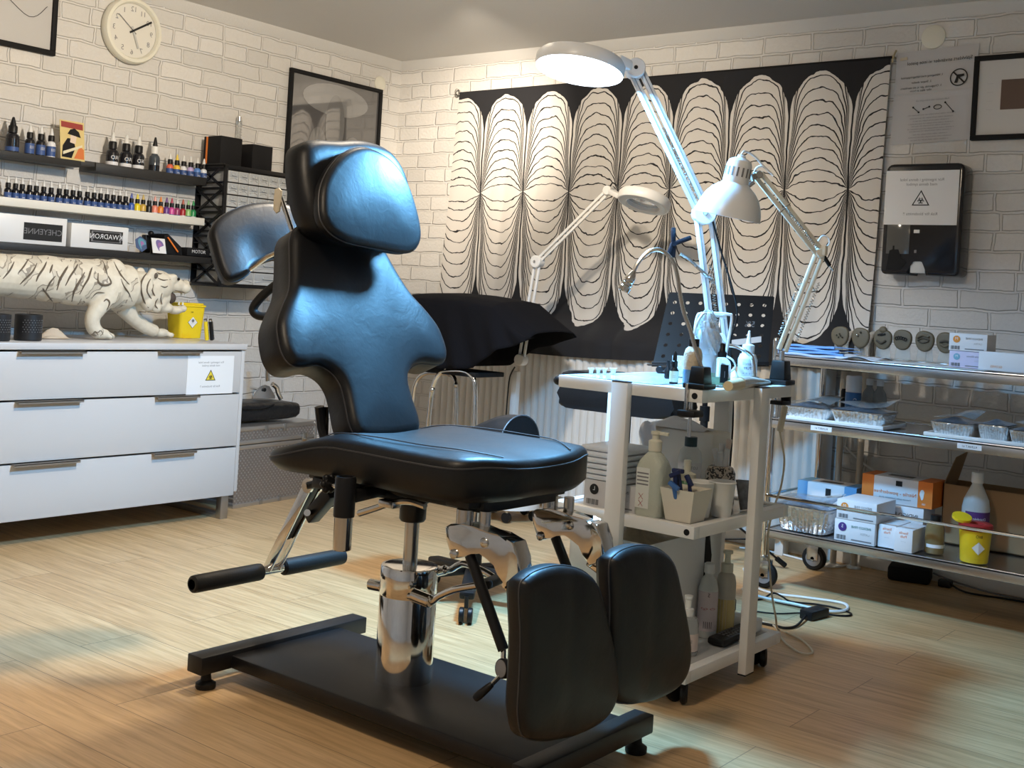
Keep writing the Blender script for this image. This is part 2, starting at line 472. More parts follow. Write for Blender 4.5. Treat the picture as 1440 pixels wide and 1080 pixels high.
# ================================================================ tattoo chair
CH = thing('tattoo_chair', 'large black leather tattoo chair on a chrome hydraulic column and black steel base', 'tattoo chair', (-2.0, 2.2, 0))
YC = 2.2
# --- base
b = B()
b.box2((-2.45, 2.0, .045), (-1.42, 2.395, .08), M_BLKMETAL, .006)
b.box2((-2.485, 1.905, .045), (-2.425, 2.495, .092), M_BLKMETAL, .004)
b.box2((-1.465, 1.96, .045), (-1.41, 2.44, .09), M_BLKMETAL, .004)
base = b.obj('base_frame', CH)
for x, y in ((-2.455, 1.945), (-2.455, 2.455), (-1.437, 1.99), (-1.437, 2.41)):
    b = B(); b.lathe([(.024, 0), (.026, .004), (.026, .014), (.014, .022), (.011, .046)], M_RUBBER, (x, y, 0)); b.obj('levelling_foot', CH)
# --- hydraulic column
PX_, PY_ = -2.005, 2.205
b = B()
b.lathe([(.0725, .0), (.0725, .212), (.0715, .214), (.0715, .216), (.0725, .218), (.0725, .284), (.0705, .288), (.06, .2895), (.0, .2895)], M_CHROME, (PX_, PY_, .079), seg=48)
b.obj('hydraulic_cylinder', CH)
b = B(); b.lathe([(.0185, .365), (.0185, .5)], M_CHROME2, (PX_, PY_, 0), seg=24); b.obj('piston_rod', CH)
b = B(); b.lathe([(.03, .478), (.034, .484), (.034, .522), (.05, .535), (.05, .56)], M_BLKMETAL, (PX_, PY_, 0), seg=24); b.obj('piston_collar', CH)
# pump pedal: two rods meeting in a rubber tread, and the stub on the other side
pd = []
for pts, Y, k0, k1, r_ in (([(575, 838), (590, 842), (606, 846), (618, 838), (640, 829), (668, 824), (690, 821)], 2.125, (581, 836), (606, 846), .016), ([(608, 804), (620, 802), (634, 801), (644, 795), (655, 793), (680, 803), (698, 814)], 2.28, (607, 806), (628, 801), .012)):
    b = B(); b.tube(bez([ay(x, y, Y) for x, y in pts], 6), .0085, M_CHROME, 10); b.cyl(ay(*k0, Y-.004), ay(*k1, Y-.004), r_, M_CHROME, bev=.003); pd.append(b.obj('pump_pedal_rod', CH))
b = B(); b.cyl(ad(538, 825, 3.0), ad(519, 821, 3.02), .014, M_CHROME, bev=.003); b.obj('pedal_stub', CH)
b = B(); a1 = ay(688, 821, 2.125); a2 = ay(698, 814, 2.28); b.bar(a1+V((0, -.02, 0)), a2+V((0, .02, 0)), .03, .02, M_RUBBER, .006); b.obj('pedal_tread', CH)
# --- under-seat carriage
b = B()
b.box2((-2.24, 2.06, .566), (-1.66, 2.34, .600), M_BLKMETAL, .004)
b.box2((-2.16, 2.00, .558), (-2.09, 2.40, .585), M_BLKMETAL, .003)
b.box2((-1.74, 2.02, .578), (-1.67, 2.39, .600), M_BLKMETAL, .003)
b.bar((-2.10, 2.03, .563), (-1.86, 2.10, .563), .035, .014, M_BLKMETAL, .003)
b.obj('seat_carriage', CH)
b = B(); P = [ay(x, y, 2.03) for x, y in ((505, 722), (530, 714), (548, 708), (575, 705), (598, 712))]
b.tube(bez(P, 5), .008, M_CHROME2, 8); b.box(P[2], (.05, .03, .018), M_CHROME2, .004); b.obj('tilt_lever', CH)
# --- seat
def seat_h(x, y):
    back = sstep((-2.03-x)/.27)
    return -.052*back - .006*math.exp(-((y-YC)/.09)**2) + .006*math.exp(-((abs(y-YC)-.19)/.06)**2)*(1-back)
so = smooth2([(-1.615, 2.02), (-1.597, 2.1), (-1.602, 2.2), (-1.597, 2.3), (-1.615, 2.38), (-1.66, 2.45), (-1.78, 2.462), (-1.95, 2.455), (-2.08, 2.46), (-2.19, 2.475), (-2.265, 2.45), (-2.285, 2.39), (-2.265, 2.31), (-2.27, 2.2),
              (-2.265, 2.09), (-2.285, 2.01), (-2.265, 1.95), (-2.19, 1.925), (-2.08, 1.94), (-1.95, 1.945), (-1.78, 1.938), (-1.66, 1.95)])
b = B(); rim = pad(b, so, (0, 0, .599), (1, 0, 0), (0, 1, 0), (0, 0, 1), .095, .02, LEATHER, .009, seat_h, .022, .02)
seat = b.obj('seat', CH, smooth=60)
b = B(); b.tube(rim, .0022, M_STITCH, 5, closed=True)
for s in (-1, 1):
    q = [V((x, YC+s*y, .599+.096+seat_h(x, YC+s*y)+z)) for x, y, z in ((-2.275, .115, -.006), (-2.2, .155, .004), (-2.1, .185, .0075), (-1.95, .20, .0078), (-1.8, .2, .0078), (-1.7, .18, .0078), (-1.62, .13, .002))]
    b.tube(bez(q, 6), .0016, M_STITCH, 5)
b.obj('piping', seat)
# --- backrest
BN = V((.905, 0, .426)); BV = V((-.426, 0, .905)); BO = V((-2.088, YC, .697))-BN*.10
half = [(.055, -.012), (.108, -.004), (.123, .03), (.119, .09), (.121, .135), (.142, .168), (.185, .186), (.24, .180), (.278, .186), (.296, .212), (.298, .25), (.288, .295), (.258, .34), (.222, .385), (.198, .44), (.178, .50), (.163, .54), (.13, .572), (.06, .582)]
bo = smooth2([(y, v) for y, v in half]+[(-y, v) for y, v in half[::-1]], 4)
def back_h(y, v):
    return .012*sstep((abs(y)-.13)/.12)*(1-sstep((v-.36)/.2)) - .004*math.exp(-(y/.05)**2)
b = B(); rim = pad(b, bo, BO, (0, 1, 0), BV, BN, .10, .022, LEATHER, .008, back_h, .022, .016)
back = b.obj('backrest', CH, smooth=60)
b = B(); b.tube(rim, .0022, M_STITCH, 5, closed=True); b.obj('piping', back)
b = B(); b.bar((-2.20, 2.2, .585), BO+BV*.42-BN*.012, .09, .014, M_BLKMETAL, .003, up=BN); b.box2((-2.26, 2.12, .57), (-2.17, 2.28, .598), M_BLKMETAL, .003)
b.tube([ay(459, 572, 2.12), ay(458, 612, 2.12), V((-2.2, 2.12, .6))], .007, M_CHROME, 8)
b.tube([ay(449, 572, 2.10), ay(452, 600, 2.11), V((-2.21, 2.11, .6))], .013, M_BLKMETAL, 8)
b.obj('back_support', CH)
# --- headrest: face cushion, thick rear body, rods and clamp lever
HL = math.radians(14); HN = V((math.cos(HL), 0, math.sin(HL))); HV = V((-math.sin(HL), 0, math.cos(HL))); HP = V((-2.19, YC, 1.18))
def on_head(x, y, back=0.):
    q = pln(x, y, HP-HN*back, HN)-(HP-HN*back); return (q.y, q.dot(HV))
ho = smooth2([on_head(*p) for p in ((454, 285), (457, 258), (470, 232), (490, 212), (514, 205), (540, 214), (560, 231), (576, 256), (588, 290), (595, 325), (591, 346), (575, 354), (545, 350), (514, 344), (490, 338), (470, 326), (457, 308))], 5)
b = B(); rim = pad(b, ho, HP-HN*.055, (0, 1, 0), HV, HN, .055, .016, LEATHER, .012, None, .02, .02)
head = b.obj('headrest_cushion', CH, smooth=60)
b = B(); b.tube(rim, .0022, M_STITCH, 5, closed=True); b.obj('piping', head)
hb = smooth2([on_head(x, y, .155) for x, y in ((388, 240), (391, 218), (408, 208), (440, 209), (480, 209), (515, 222), (538, 255), (548, 300), (545, 335), (520, 350), (470, 352), (430, 345), (408, 328), (396, 300), (390, 268))], 4)
b = B()
rim = pad(b, hb, HP-HN*.155, (0, 1, 0), HV, HN, .107, .035, LEATHER, .0, None, .025, .035); b.obj('headrest_body', CH, smooth=60)
for dy in (-.0, .16):
    p0 = ad(412, 328, 3.20)+V((0, dy, 0)); p1 = ad(398, 287, 3.21)+V((0, dy, 0))
    b = B(); b.tube([p0-(p1-p0)*.3, p1+(p1-p0)*.5], .0065, M_CHROME, 10); b.obj('headrest_rod', CH)
b = B(); P = [ad(x, y, 3.2) for x, y in ((386, 266), (392, 264), (396, 268), (395, 283), (393, 297), (388, 300), (384, 295), (385, 280))]
b.prism(P, RIGHT*.0+FWD*.014, mat('cream_plastic', (.62, .55, .42), .45), .003); b.obj('clamp_lever', CH, label='cream plastic clamp lever')
# --- raised rear pad with its loop handle
RN = V((.86, -.32, .40)).normalized(); RX = V((0, 0, 1)).cross(RN).normalized(); RY = RN.cross(RX); RP = ad(350, 335, 3.42)
def on_r(x, y):
    q = pln(x, y, RP, RN)-RP; return (q.dot(RX), q.dot(RY))
ro = smooth2([on_r(*p) for p in ((302, 345), (298, 322), (312, 302), (345, 286), (385, 282), (420, 290), (438, 315), (436, 345), (410, 356), (385, 360), (362, 370), (352, 382), (338, 391), (322, 392), (311, 376))], 4)
b = B(); rim = pad(b, ro, RP-RN*.06, RX, RY, RN, .06, .018, LEATHER, .008, lambda x, y: -.01*math.exp(-((x-.02)**2+(y+.03)**2)/.003), .02, .016)
rp = b.obj('rear_pad', CH, smooth=60)
b = B(); b.tube(rim, .0022, M_STITCH, 5, closed=True); b.obj('piping', rp)
b = B(); b.tube(bez([ad(x, y, 3.32) for x, y in ((400, 392), (378, 408), (362, 424), (356, 436), (364, 444), (384, 445), (410, 444))], 8), .0125, M_RUBBER, 10); b.obj('loop_handle', CH)
b = B(); b.tube([ad(352, 379, 3.38), ad(376, 361, 3.36), ad(410, 345, 3.3)], .007, M_CHROME2, 8)
b.tube([ad(420, 344, 3.36), ad(424, 400, 3.30), BO+BV*.30-BN*.01], .012, M_BLKMETAL, 8); b.obj('rear_pad_arm', CH)
# --- near armrest socket with star knob
b = B(); b.lathe([(.024, .532), (.0245, .536), (.0245, .618), (.022, .624), (.018, .624), (.016, .6), (0, .6)], M_BLKPLAST, (-1.945, 1.905, 0), seg=24)
b.bar((-1.945, 1.92, .575), (-1.98, 2.08, .575), .03, .025, M_BLKMETAL, .003); sk = b.obj('armrest_socket', CH)
b = B(); b.cyl((-1.945, 1.905, .455), (-1.945, 1.905, .535), .0215, M_CHROME, bev=.002); b.obj('socket_post', sk)
b = B(); c = ad(462, 680, 2.78)
for k in range(6):
    a = k*PI/3; b.sphere(c+V((0, .016*math.cos(a), .016*math.sin(a))), .009, M_BLKPLAST, 10, 6)
b.lathe([(.016, 0), (.018, .004), (.018, .014), (.0, .018)], M_BLKPLAST, c+V((.008, 0, 0)), (-1, 0, 0)); b.cyl(c, (-1.945, 1.93, .585), .006, M_CHROME); b.obj('star_knob', sk)
# --- rear footrest
b = B()
A0, A1, A2 = V((-2.517, 2.2, .262)), V((-2.372, 2.2, .515)), V((-2.20, 2.2, .572))
for s in (-.018, .018):
    o = V((0, s, 0)); b.bar(A0+o, A1+o, .006, .03, M_CHROME, .001, up=(.86, 0, .5)); b.cyl(A1+o-V((0, .004, 0)), A1+o+V((0, .004, 0)), .02, M_CHROME)
b.bar(A1+V((.01, 0, .01)), A1+V((-.12, 0, -.2))+V((.02, 0, .04)), .03, .024, M_BLKMETAL, .006, up=(.86, 0, .5))
b.cyl(A1+V((0, -.03, 0)), A1+V((0, .03, 0)), .008, M_CHROME)
b.bar(A1, A2, .05, .02, M_BLKMETAL, .003)
c = ad(447, 712, 2.95); b.bar(ay(468, 692, 2.16), ay(437, 728, 2.16), .04, .035, M_BLKMETAL, .004); b.cyl(ay(432, 721, 2.12), ay(438, 721, 2.16), .009, M_CHROME)
b.tube([ay(452, 717, 2.2), (-2.15, 2.2, .53)], .005, M_CHROME, 8)
fr = b.obj('footrest_arm', CH)
b = B(); b.cyl((-2.517, 1.93, .258), (-2.517, 2.47, .258), .0135, M_CHROME); b.obj('footrest_tube', CH)
for y0, y1 in ((1.93, 2.162), (2.238, 2.472)):
    b = B(); b.lathe([(.018, 0), (.0225, .004), (.0235, .012), (.0235, y1-y0-.012), (.0225, y1-y0-.004), (.017, y1-y0)], M_RUBBER, (-2.517, y0, .258), (0, 1, 0), 20); b.obj('foam_roller', CH)
# --- leg rests
def px_on_y(pts, Y): return [ay(x, y, Y) for x, y in pts]
knee_px = [(625, 741), (632, 737), (650, 737), (668, 741), (684, 748), (699, 755), (712, 758), (721, 763), (727, 786), (731, 810), (727, 816), (718, 822), (709, 829), (705, 820), (701, 806), (694, 795), (686, 784), (674, 775), (662, 779), (652, 783), (640, 786), (632, 778), (627, 762)]
KN = px_on_y(knee_px, 2.02)
OUT = [ax(x, y, -1.385) for x, y in ((742, 832), (752, 814), (772, 803), (800, 798), (830, 805), (848, 824), (860, 868), (871, 918), (876, 960), (869, 996), (848, 1022), (810, 1040), (775, 1046), (748, 1040), (740, 1010), (742, 960), (744, 900))]
pout = smooth2([(p.y, p.z) for p in OUT], 4)
for i, dy in enumerate((0., .325)):
    D = V((0, dy, 0))
    b = B(); b.cyl(V((-1.70, 2.045, .527))+D, V((-1.70, 2.045, .575))+D, .02, M_CHROME2, bev=.002); b.cyl(V((-1.65, 2.055, .525))+D, V((-1.65, 2.055, .575))+D, .013, M_CHROME2); tb = b.obj('leg_rest_mount', CH)
    b = B(); b.prism([p+D for p in KN], (0, .05, 0), M_CHROME, .005, 2)
    for (x, y) in ((682, 763), (639, 779)): b.lathe([(.011, 0), (.011, .005), (.007, .008), (0, .008)], M_CHROME2, ay(x, y, 2.022)+D, (0, -1, 0), 12)
    b.obj('knee_bracket', CH)
    s0, s1 = ay(661, 781, 2.035)+D, ay(708, 914, 2.03)+D
    b = B(); b.cyl(s0, s1, .0125, M_BLKPLAST); b.cyl(s0-(s1-s0)*.06, s0, .007, M_CHROME2); st = b.obj('gas_strut', CH)
    b = B(); kn = ay(708, 940, 2.015)+D; b.cyl(s1, kn, .006, M_CHROME); b.lathe([(.02, -.008), (.0215, -.005), (.0215, .005), (.02, .008)], M_BLKPLAST, kn, (-.25, -1, .1), 20, mats=None)
    b.lathe([(.0185, .0082), (.015, .0086), (.0, .0086)], M_GREYINK, kn, (-.25, -1, .1), 20, cap=False); b.obj('strut_knob', st)
    b = B(); h0, h1, h2 = ay(703, 951, 2.01)+D, ay(692, 962, 1.995)+D, ay(667, 983, 1.97)+D
    b.tube([h0, h1], .005, M_CHROME, 8); b.tube(bez([h1, (h1+h2)/2, h2], 4), .008, M_BLKPLAST, 10, rs=[.006, .007, .008, .0085, .009, .0095, .0095, .009, .007]); b.obj('release_handle', st)
    b = B(); rim = pad(b, pout, (-1.455, dy, 0), (0, 1, 0), (0, 0, 1), (1, 0, 0), .07, .022, LEATHER, .014, lambda u, v, d=dy: -.004*math.exp(-((u-2.035)/.025)**2), .02, .022)
    lp = b.obj('leg_pad', CH, smooth=60)
    b = B(); b.tube(rim, .0022, M_STITCH, 5, closed=True); b.obj('piping', lp)
    b = B(); b.box2(V((-1.475, 1.97, .22))+D, V((-1.454, 2.10, .42))+D, M_BLKMETAL, .004); b.bar(ay(715, 815, 2.045)+D, V((-1.47, 2.045, .40))+D, .04, .03, M_CHROME, .004); b.obj('pad_bracket', CH)
# fix-ups for the base end are in p2
# ================================================================ LEFT WALL
def biohazard(b, c, xd, yd, n, R, m):
    """three-lobed biohazard mark, outer radius about R, drawn in strips lying in the plane"""
    c, xd, yd, n = V(c), V(xd), V(yd), V(n)
    def ring(cx, cy, r0, r1, a0, a1, k=20):
        vs = []; fs = []
        for i in range(k+1):
            a = a0+(a1-a0)*i/k
            for r in (r0, r1): vs.append(c+xd*(cx+r*math.cos(a))+yd*(cy+r*math.sin(a))+n*.0004)
        for i in range(k): fs.append((2*i, 2*i+1, 2*i+3, 2*i+2))
        b.raw(vs, fs, m)
    for k in range(3):
        a = PI/2+k*2*PI/3
        cx, cy = R*.42*math.cos(a), R*.42*math.sin(a)
        ring(cx, cy, R*.36, R*.55, a+PI*.16, a+PI*2-PI*.16, 26)
    ring(0, 0, R*.10, R*.2, 0, 2*PI, 16); ring(0, 0, R*.5, R*.6, 0, 2*PI, 26)
def triangle_sign(b, c, xd, yd, n, S, fill, ink):
    c, xd, yd, n = V(c), V(xd), V(yd), V(n); h = S*.866
    def tri(k, lift, m): b.raw([c+xd*x*k+yd*(y*k)+n*lift for x, y in ((-S/2, -h/3), (S/2, -h/3), (0, 2*h/3))], [(0, 1, 2)], m)
    tri(1., .0002, ink); tri(.80, .0004, fill); b2 = V(c)-yd*h*.03+n*.0004
    biohazard(b, b2, xd, yd, n, S*.21, ink)
def sign_lines(b, O, xd, yd, n, w, h, rows, m, size=.004):
    pass
M_PRINTY = mat('yellow_print', (.80, .62, .05), .7)

# ---- dresser
DX = -4.15
z1 = ax(337, 553, DX).z; z2 = ax(330, 628, DX).z; zb = ax(330, 696, DX).z
DR = thing('dresser', 'white three drawer dresser on steel sled legs against the left wall', 'dresser', (-4.42, 2.65, 0))
b = B()
b.box2((-4.70, 1.86, .75), (-4.145, 3.405, .776), M_WHITEG, .003)
b.box2((-4.69, 3.383, zb+.015), (-4.155, 3.401, .75), M_WHITEG, .001); b.box2((-4.69, 1.865, zb+.015), (-4.155, 1.883, .75), M_WHITEG, .001)
b.box2((-4.69, 1.883, zb+.015), (-4.18, 3.383, zb+.03), M_WHITEG); b.box2((-4.69, 1.883, zb+.03), (-4.68, 3.383, .75), M_WHITEG)
b.obj('carcass', DR)
M_TAUPE = mat('taupe_metal', (.33, .29, .25), .35, .6)
for za, zc in ((z1+.004, .742), (z2+.004, z1-.004), (zb, z2-.004)):
    b = B(); b.box2((-4.178, 1.885, za), (DX, 3.378, zc), M_WHITEG, .0015); d = b.obj('drawer', DR)
    for ya, yb in ((2.33, 2.60), (2.94, 3.15)):
        b = B(); b.box2((-4.165, ya, zc+.0005), (DX+.026, yb, zc+.0035), M_TAUPE); b.box2((DX+.023, ya, zc-.006), (DX+.026, yb, zc+.0035), M_TAUPE); b.obj('handle', d)
M_STEELD = mat('satin_steel_leg', (.42, .41, .40), .35, .9)
for y in (1.93, 3.345):
    b = B()
    b.box2((-4.20, y-.02, 0), (-4.165, y+.02, zb+.015), M_STEELD, .002); b.box2((-4.66, y-.02, 0), (-4.625, y+.02, zb+.015), M_STEELD, .002); b.box2((-4.625, y-.02, 0), (-4.20, y+.02, .022), M_STEELD, .002)
    b.obj('sled_leg', DR)
# ---- warning sheet taped on the top drawer
def warn_sheet(name, label, C, xd, yd, n, w, h, fill, group=None):
    C, xd, yd, n = V(C), V(xd), V(yd), V(n); b = B()
    b.prism([C+xd*x+yd*y for x, y in ((-w/2, -h/2), (w/2, -h/2), (w/2, h/2), (-w/2, h/2))], n*.0012, M_PAPER)
    S = C+n*.0014
    t = h*.075
    b.text('Rör ingenting i denna lokal', S+yd*h*.33, xd, yd, t, M_GREYINK); b.text('med denna symbol', S+yd*h*.245, xd, yd, t, M_GREYINK)
    triangle_sign(b, S-yd*h*.05, xd, yd, n, h*.33, fill, M_INK)
    b.text('Risk för blodsmitta !!', S-yd*h*.30, xd, yd, t, M_GREYINK)
    return tag(b.obj(name, smooth=0), label, 'sign', group)
def sheet_on_x(px, X):
    P = [ax(x, y, X) for x, y in px]; return P
P = sheet_on_x([(249, 559), (337, 557), (340, 497), (251, 499)], DX+.0004)
yc_ = (P[0].y+P[1].y)/2; zc_ = (P[0].z+P[2].z)/2
warn_sheet('warning_sheet', 'white sheet with yellow biohazard triangle stuck on the top dresser drawer', (DX+.0003, min(yc_, 3.375-.125), zc_), (0, 1, 0), (0, 0, 1), (1, 0, 0), .245, .165, M_PRINTY)

# ---- shelves
def shelf(name, label, y0, y1, zt, t, m, cat='shelf', lip=.0, depth=.12):
    b = B(); X0 = XW+.001
    b.box2((X0, y0, zt-t), (X0+depth, y1, zt), m, .002)
    if lip: b.box2((X0+depth, y0, zt-t), (X0+depth+.012, y1, zt+lip), m, .0015); b.box2((X0, y0, zt), (X0+.014, y1, zt+.03), m, .0015)
    return tag(b.obj(name), label, cat)
M_BLKWOOD = mat('black_wood_paint', (.022, .021, .02), .5, bump=.05, bscale=80)
M_CREAMW = mat('off_white_wood_paint', (.74, .72, .65), .45)
shelf('wall_shelf', 'short black ledge at upper left holding four bottles and a picture card', 2.05, 2.836, 1.531, .028, M_BLKWOOD)
shelf('wall_shelf', 'black picture ledge holding big black ink bottles and six coloured ones', 2.90, 3.487, 1.516, .02, M_BLKWOOD, lip=.017)
shelf('wall_shelf', 'long off-white ledge lined with a row of small ink bottles', 2.05, 3.49, 1.324, .018, M_CREAMW, lip=.017)
shelf('wall_shelf', 'lowest black shelf above the tiger with white boxes on it', 2.05, 3.535, 1.156, .03, M_BLKWOOD, depth=.15)

# ---- ink bottles
M_BLUELAB = mat('blue_label', (.045, .095, .27), .45); M_WHITELAB = mat('white_label', (.76, .76, .78), .5); M_DARKINK = mat('dark_ink', (.012, .012, .016), .2)
M_NOZ = mat('clear_nozzle', (.72, .72, .70), .35); M_BAND = mat('pale_blue_label', (.45, .55, .75), .45)
def cmat(c): return mat('ink_%02x%02x%02x' % tuple(int(255*v) for v in c), c, .3)
def ink_bottle(y, z, X, h, r, body, lab, noz, label, group=None, cap=M_BLKPLAST, band=None, txt=None, name='ink_bottle', labtop=.72, bandtop=.30):
    """body, label sleeve, black cap and pointed nozzle; h total height"""
    hb = h*.53; t = thing(name, label, 'ink bottle', (X, y, z), 0, group)
    b = B(); b.lathe([(r*.85, 0), (r, h*.02), (r, hb*.86), (r*.85, hb*.96), (r*.52, hb*1.04), (r*.52, hb*1.1)], body, seg=14); bo_ = b.obj('bottle', t, local=True)
    b = B(); b.lathe([(r*1.015, hb*.10), (r*1.015, hb*labtop)], lab, seg=14, cap=False)
    if band: b.lathe([(r*1.03, hb*.08), (r*1.03, hb*bandtop)], band, seg=14, cap=False)
    if txt:
        for i, (tx, zz, sz, mm) in enumerate(txt):
            vs, fs = text_mesh(tx, 'CENTER'); q = []
            for v in vs:
                a = -v[0]*sz/r+math.pi*.0; q.append((r*1.05*math.cos(a), r*1.05*math.sin(a), hb*zz+v[1]*sz))
            b.raw(q, [f[::-1] for f in fs], mm)
    b.obj('label', bo_, local=True)
    b = B(); b.lathe([(r*.68, hb*1.05), (r*.68, hb*1.36), (r*.6, hb*1.42)], cap, seg=12); b.obj('cap', t, local=True)
    b = B(); b.lathe([(r*.50, hb*1.42), (r*.46, hb*1.5), (r*.18, h*.985), (0, h)], noz, seg=10); b.obj('nozzle', t, local=True)
    return t
XB = -4.69
def yat(px, py, X=-4.68): return ax(px, py, X).y
ZWL = 1.325
xs = [60, 110, 155, 205, 250, 300, 350, 405, 452, 498, 542, 595, 640, 683, 727, 770, 812, 853]
for i, x in enumerate(xs):
    xx = x/4.8; yy = yat(xx, 150+(590+(x-60)*.122)/4.8)
    ink_bottle(yy, ZWL, XB, .108, .0155, M_DARKINK, M_BLUELAB, M_NOZ, 'small dark blue-labelled ink bottle with pale nozzle on the off-white ledge', 'dark ink bottles on the off-white ledge', txt=[('INK', .42, .008, M_WHITELAB)])
colr = [(893, (.05, .12, .45), M_WHITELAB, (.08, .12, .40), 'blue nozzle', 1), (933, (.85, .66, .02), M_WHITELAB, (.85, .68, .05), 'bright yellow body and yellow nozzle', 1), (972, (.62, .40, .08), M_BLUELAB, (.62, .45, .15), 'golden ochre body', 0),
        (1012, (.02, .02, .02), M_DARKINK, (.28, .28, .28), 'all black body and grey nozzle', 0), (1051, (.85, .28, .20), M_WHITELAB, (.85, .42, .36), 'salmon pink body', 1), (1090, (.80, .26, .05), M_BLUELAB, (.80, .25, .04), 'orange body and orange nozzle', 0),
        (1130, (.16, .06, .28), M_WHITELAB, (.14, .05, .22), 'deep purple body', 1), (1165, (.68, .10, .36), M_BLUELAB, (.48, .05, .10), 'magenta body and crimson nozzle', 0), (1202, (.35, .06, .16), M_BLUELAB, (.70, .70, .68), 'wine red body and clear nozzle', 0),
        (1240, (.42, .03, .04), M_WHITELAB, (.45, .10, .06), 'dark red body and rust nozzle', 1), (1276, (.30, .58, .20), M_BLUELAB, (.30, .55, .25), 'light green body', 0), (1310, (.03, .26, .09), M_WHITELAB, (.03, .30, .10), 'dark green body and green nozzle', 1)]
for x, c, lab, nz, words_, short in colr:
    yy = yat(x/4.8, 150+(590+(x-60)*.122)/4.8)
    ink_bottle(yy, ZWL, XB, .100, .0145, cmat(c), lab, cmat(nz), 'small ink bottle with %s on the off-white ledge' % words_, 'coloured ink bottles on the off-white ledge', labtop=.42)
# upper left ledge
Z1 = 1.5315
def y1at(x, y): return ax(x/4.8, 150+y/4.8, -4.68).y
ink_bottle(y1at(88, 290), Z1, XB, .15, .027, M_DARKINK, M_DARKINK, M_BLKPLAST, 'large dark ink bottle at the left end of the upper black ledge', band=M_BLUELAB)
for x, c, wd in ((205, M_DARKINK, 'first of three from the large dark bottle'), (280, M_DARKINK, 'middle of three'), (350, M_WHITELAB, 'pale one of three, beside the beige bottle')):
    ink_bottle(y1at(x, 310), Z1, XB, .128, .0195, c, M_BLUELAB, M_NOZ, 'blue striped ink bottle on the upper ledge, %s' % wd, 'blue label bottles on the upper ledge', txt=[('|||||', .5, .014, M_WHITELAB)])
ink_bottle(y1at(430, 335), Z1, XB, .14, .025, mat('beige_ink', (.62, .54, .40), .35), mat('beige_label', (.66, .60, .48), .5), M_BLKPLAST, 'beige ink bottle with black nozzle and small blue stripe', band=None, txt=[('===', .62, .024, M_BLUELAB)])
# picture card leaning on the wall, generic collage
PC = thing('picture_card', 'colourful illustrated card leaning on the wall at the end of the upper ledge', 'picture card', (-4.665, 2.79, 1.53))
b = B()
cp = [ax(x/4.8, 150+y/4.8, -4.70) for x, y in ((470, 340), (612, 355), (652, 120), (488, 97))]
cy0, cz0 = cp[0].y, 1.532; cw, chh = .115, .170
def cxy(u, v): return V((-4.655-.025*v, 2.752+cw*u, 1.532+chh*v))
def cpoly(pts, m, lift): b.raw([cxy(*p)+V((lift, 0, 0)) for p in pts], [tuple(range(len(pts)))], m)
b.prism([cxy(0, 0), cxy(1, 0), cxy(1, 1), cxy(0, 1)], (.002, 0, 0), mat('card_straw', (.66, .52, .22), .6))
cpoly([(.05, .82), (.95, .80), (.95, .95), (.05, .97)], mat('card_red', (.30, .04, .03), .6), .0024)
cpoly([(.55, .05), (.97, .05), (.97, .3), (.8, .38)], mat('card_orange', (.62, .17, .04), .6), .0024)
cpoly([(.05, .06), (.45, .05), (.62, .32), (.55, .55), (.3, .55), (.1, .35)], M_BLKMATT, .0026)
cpoly([(.4, .45), (.62, .42), (.68, .6), (.6, .7), (.45, .68)], mat('card_skin', (.72, .58, .46), .6), .0030)
cpoly([(.3, .66), (.85, .6), (.78, .74), (.6, .82), (.42, .78)], M_BLKMATT, .0034)
cpoly([(.1, .12), (.9, .36), (.9, .42), (.1, .2)], mat('card_cream', (.70, .64, .46), .6), .0038)
b.obj('card', PC, smooth=0)
# second ledge
Z2 = 1.517; X2 = -4.685
for x, wd in ((758, 'nearest the picture card'), (850, 'middle of the three'), (935, 'nearest the clear bottle')):
    ink_bottle(y1at(x, 395), Z2, X2, .168, .0265, M_DARKINK, M_DARKINK, M_NOZ, 'big black ink bottle with white bottom band, %s' % wd, 'big black ink bottles', band=M_WHITELAB, bandtop=.40, txt=[('JAO', .60, .024, M_WHITELAB), ('____', .74, .012, M_WHITELAB)])
ink_bottle(y1at(1042, 430), Z2, X2, .178, .0245, mat('grey_ink', (.06, .07, .085), .15), M_DARKINK, M_BLKPLAST, 'clear bottle of grey ink with white upper label and white collar', cap=M_WHITEP, band=None, labtop=.5, txt=[('JUOX', .68, .015, M_INK)], name='ink_bottle')
for x, c, wd in ((1148, (.70, .14, .08), 'red'), (1195, (.80, .50, .05), 'yellow'), (1240, (.72, .72, .75), 'white'), (1288, (.50, .40, .66), 'lavender'), (1335, (.12, .26, .62), 'blue'), (1378, (.72, .74, .78), 'pale')):
    ink_bottle(y1at(x, 450), Z2, X2, .114, .0165, cmat(c), M_BLUELAB, M_NOZ if wd != 'yellow' else cmat((.8, .6, .1)), 'small ink bottle with %s shoulder on the black picture ledge%s' % (wd, ' beside the drawer rack' if wd == 'pale' else ''), 'blue label bottles on the picture ledge', txt=[('SET', .42, .010, M_WHITELAB)], band=M_BAND)

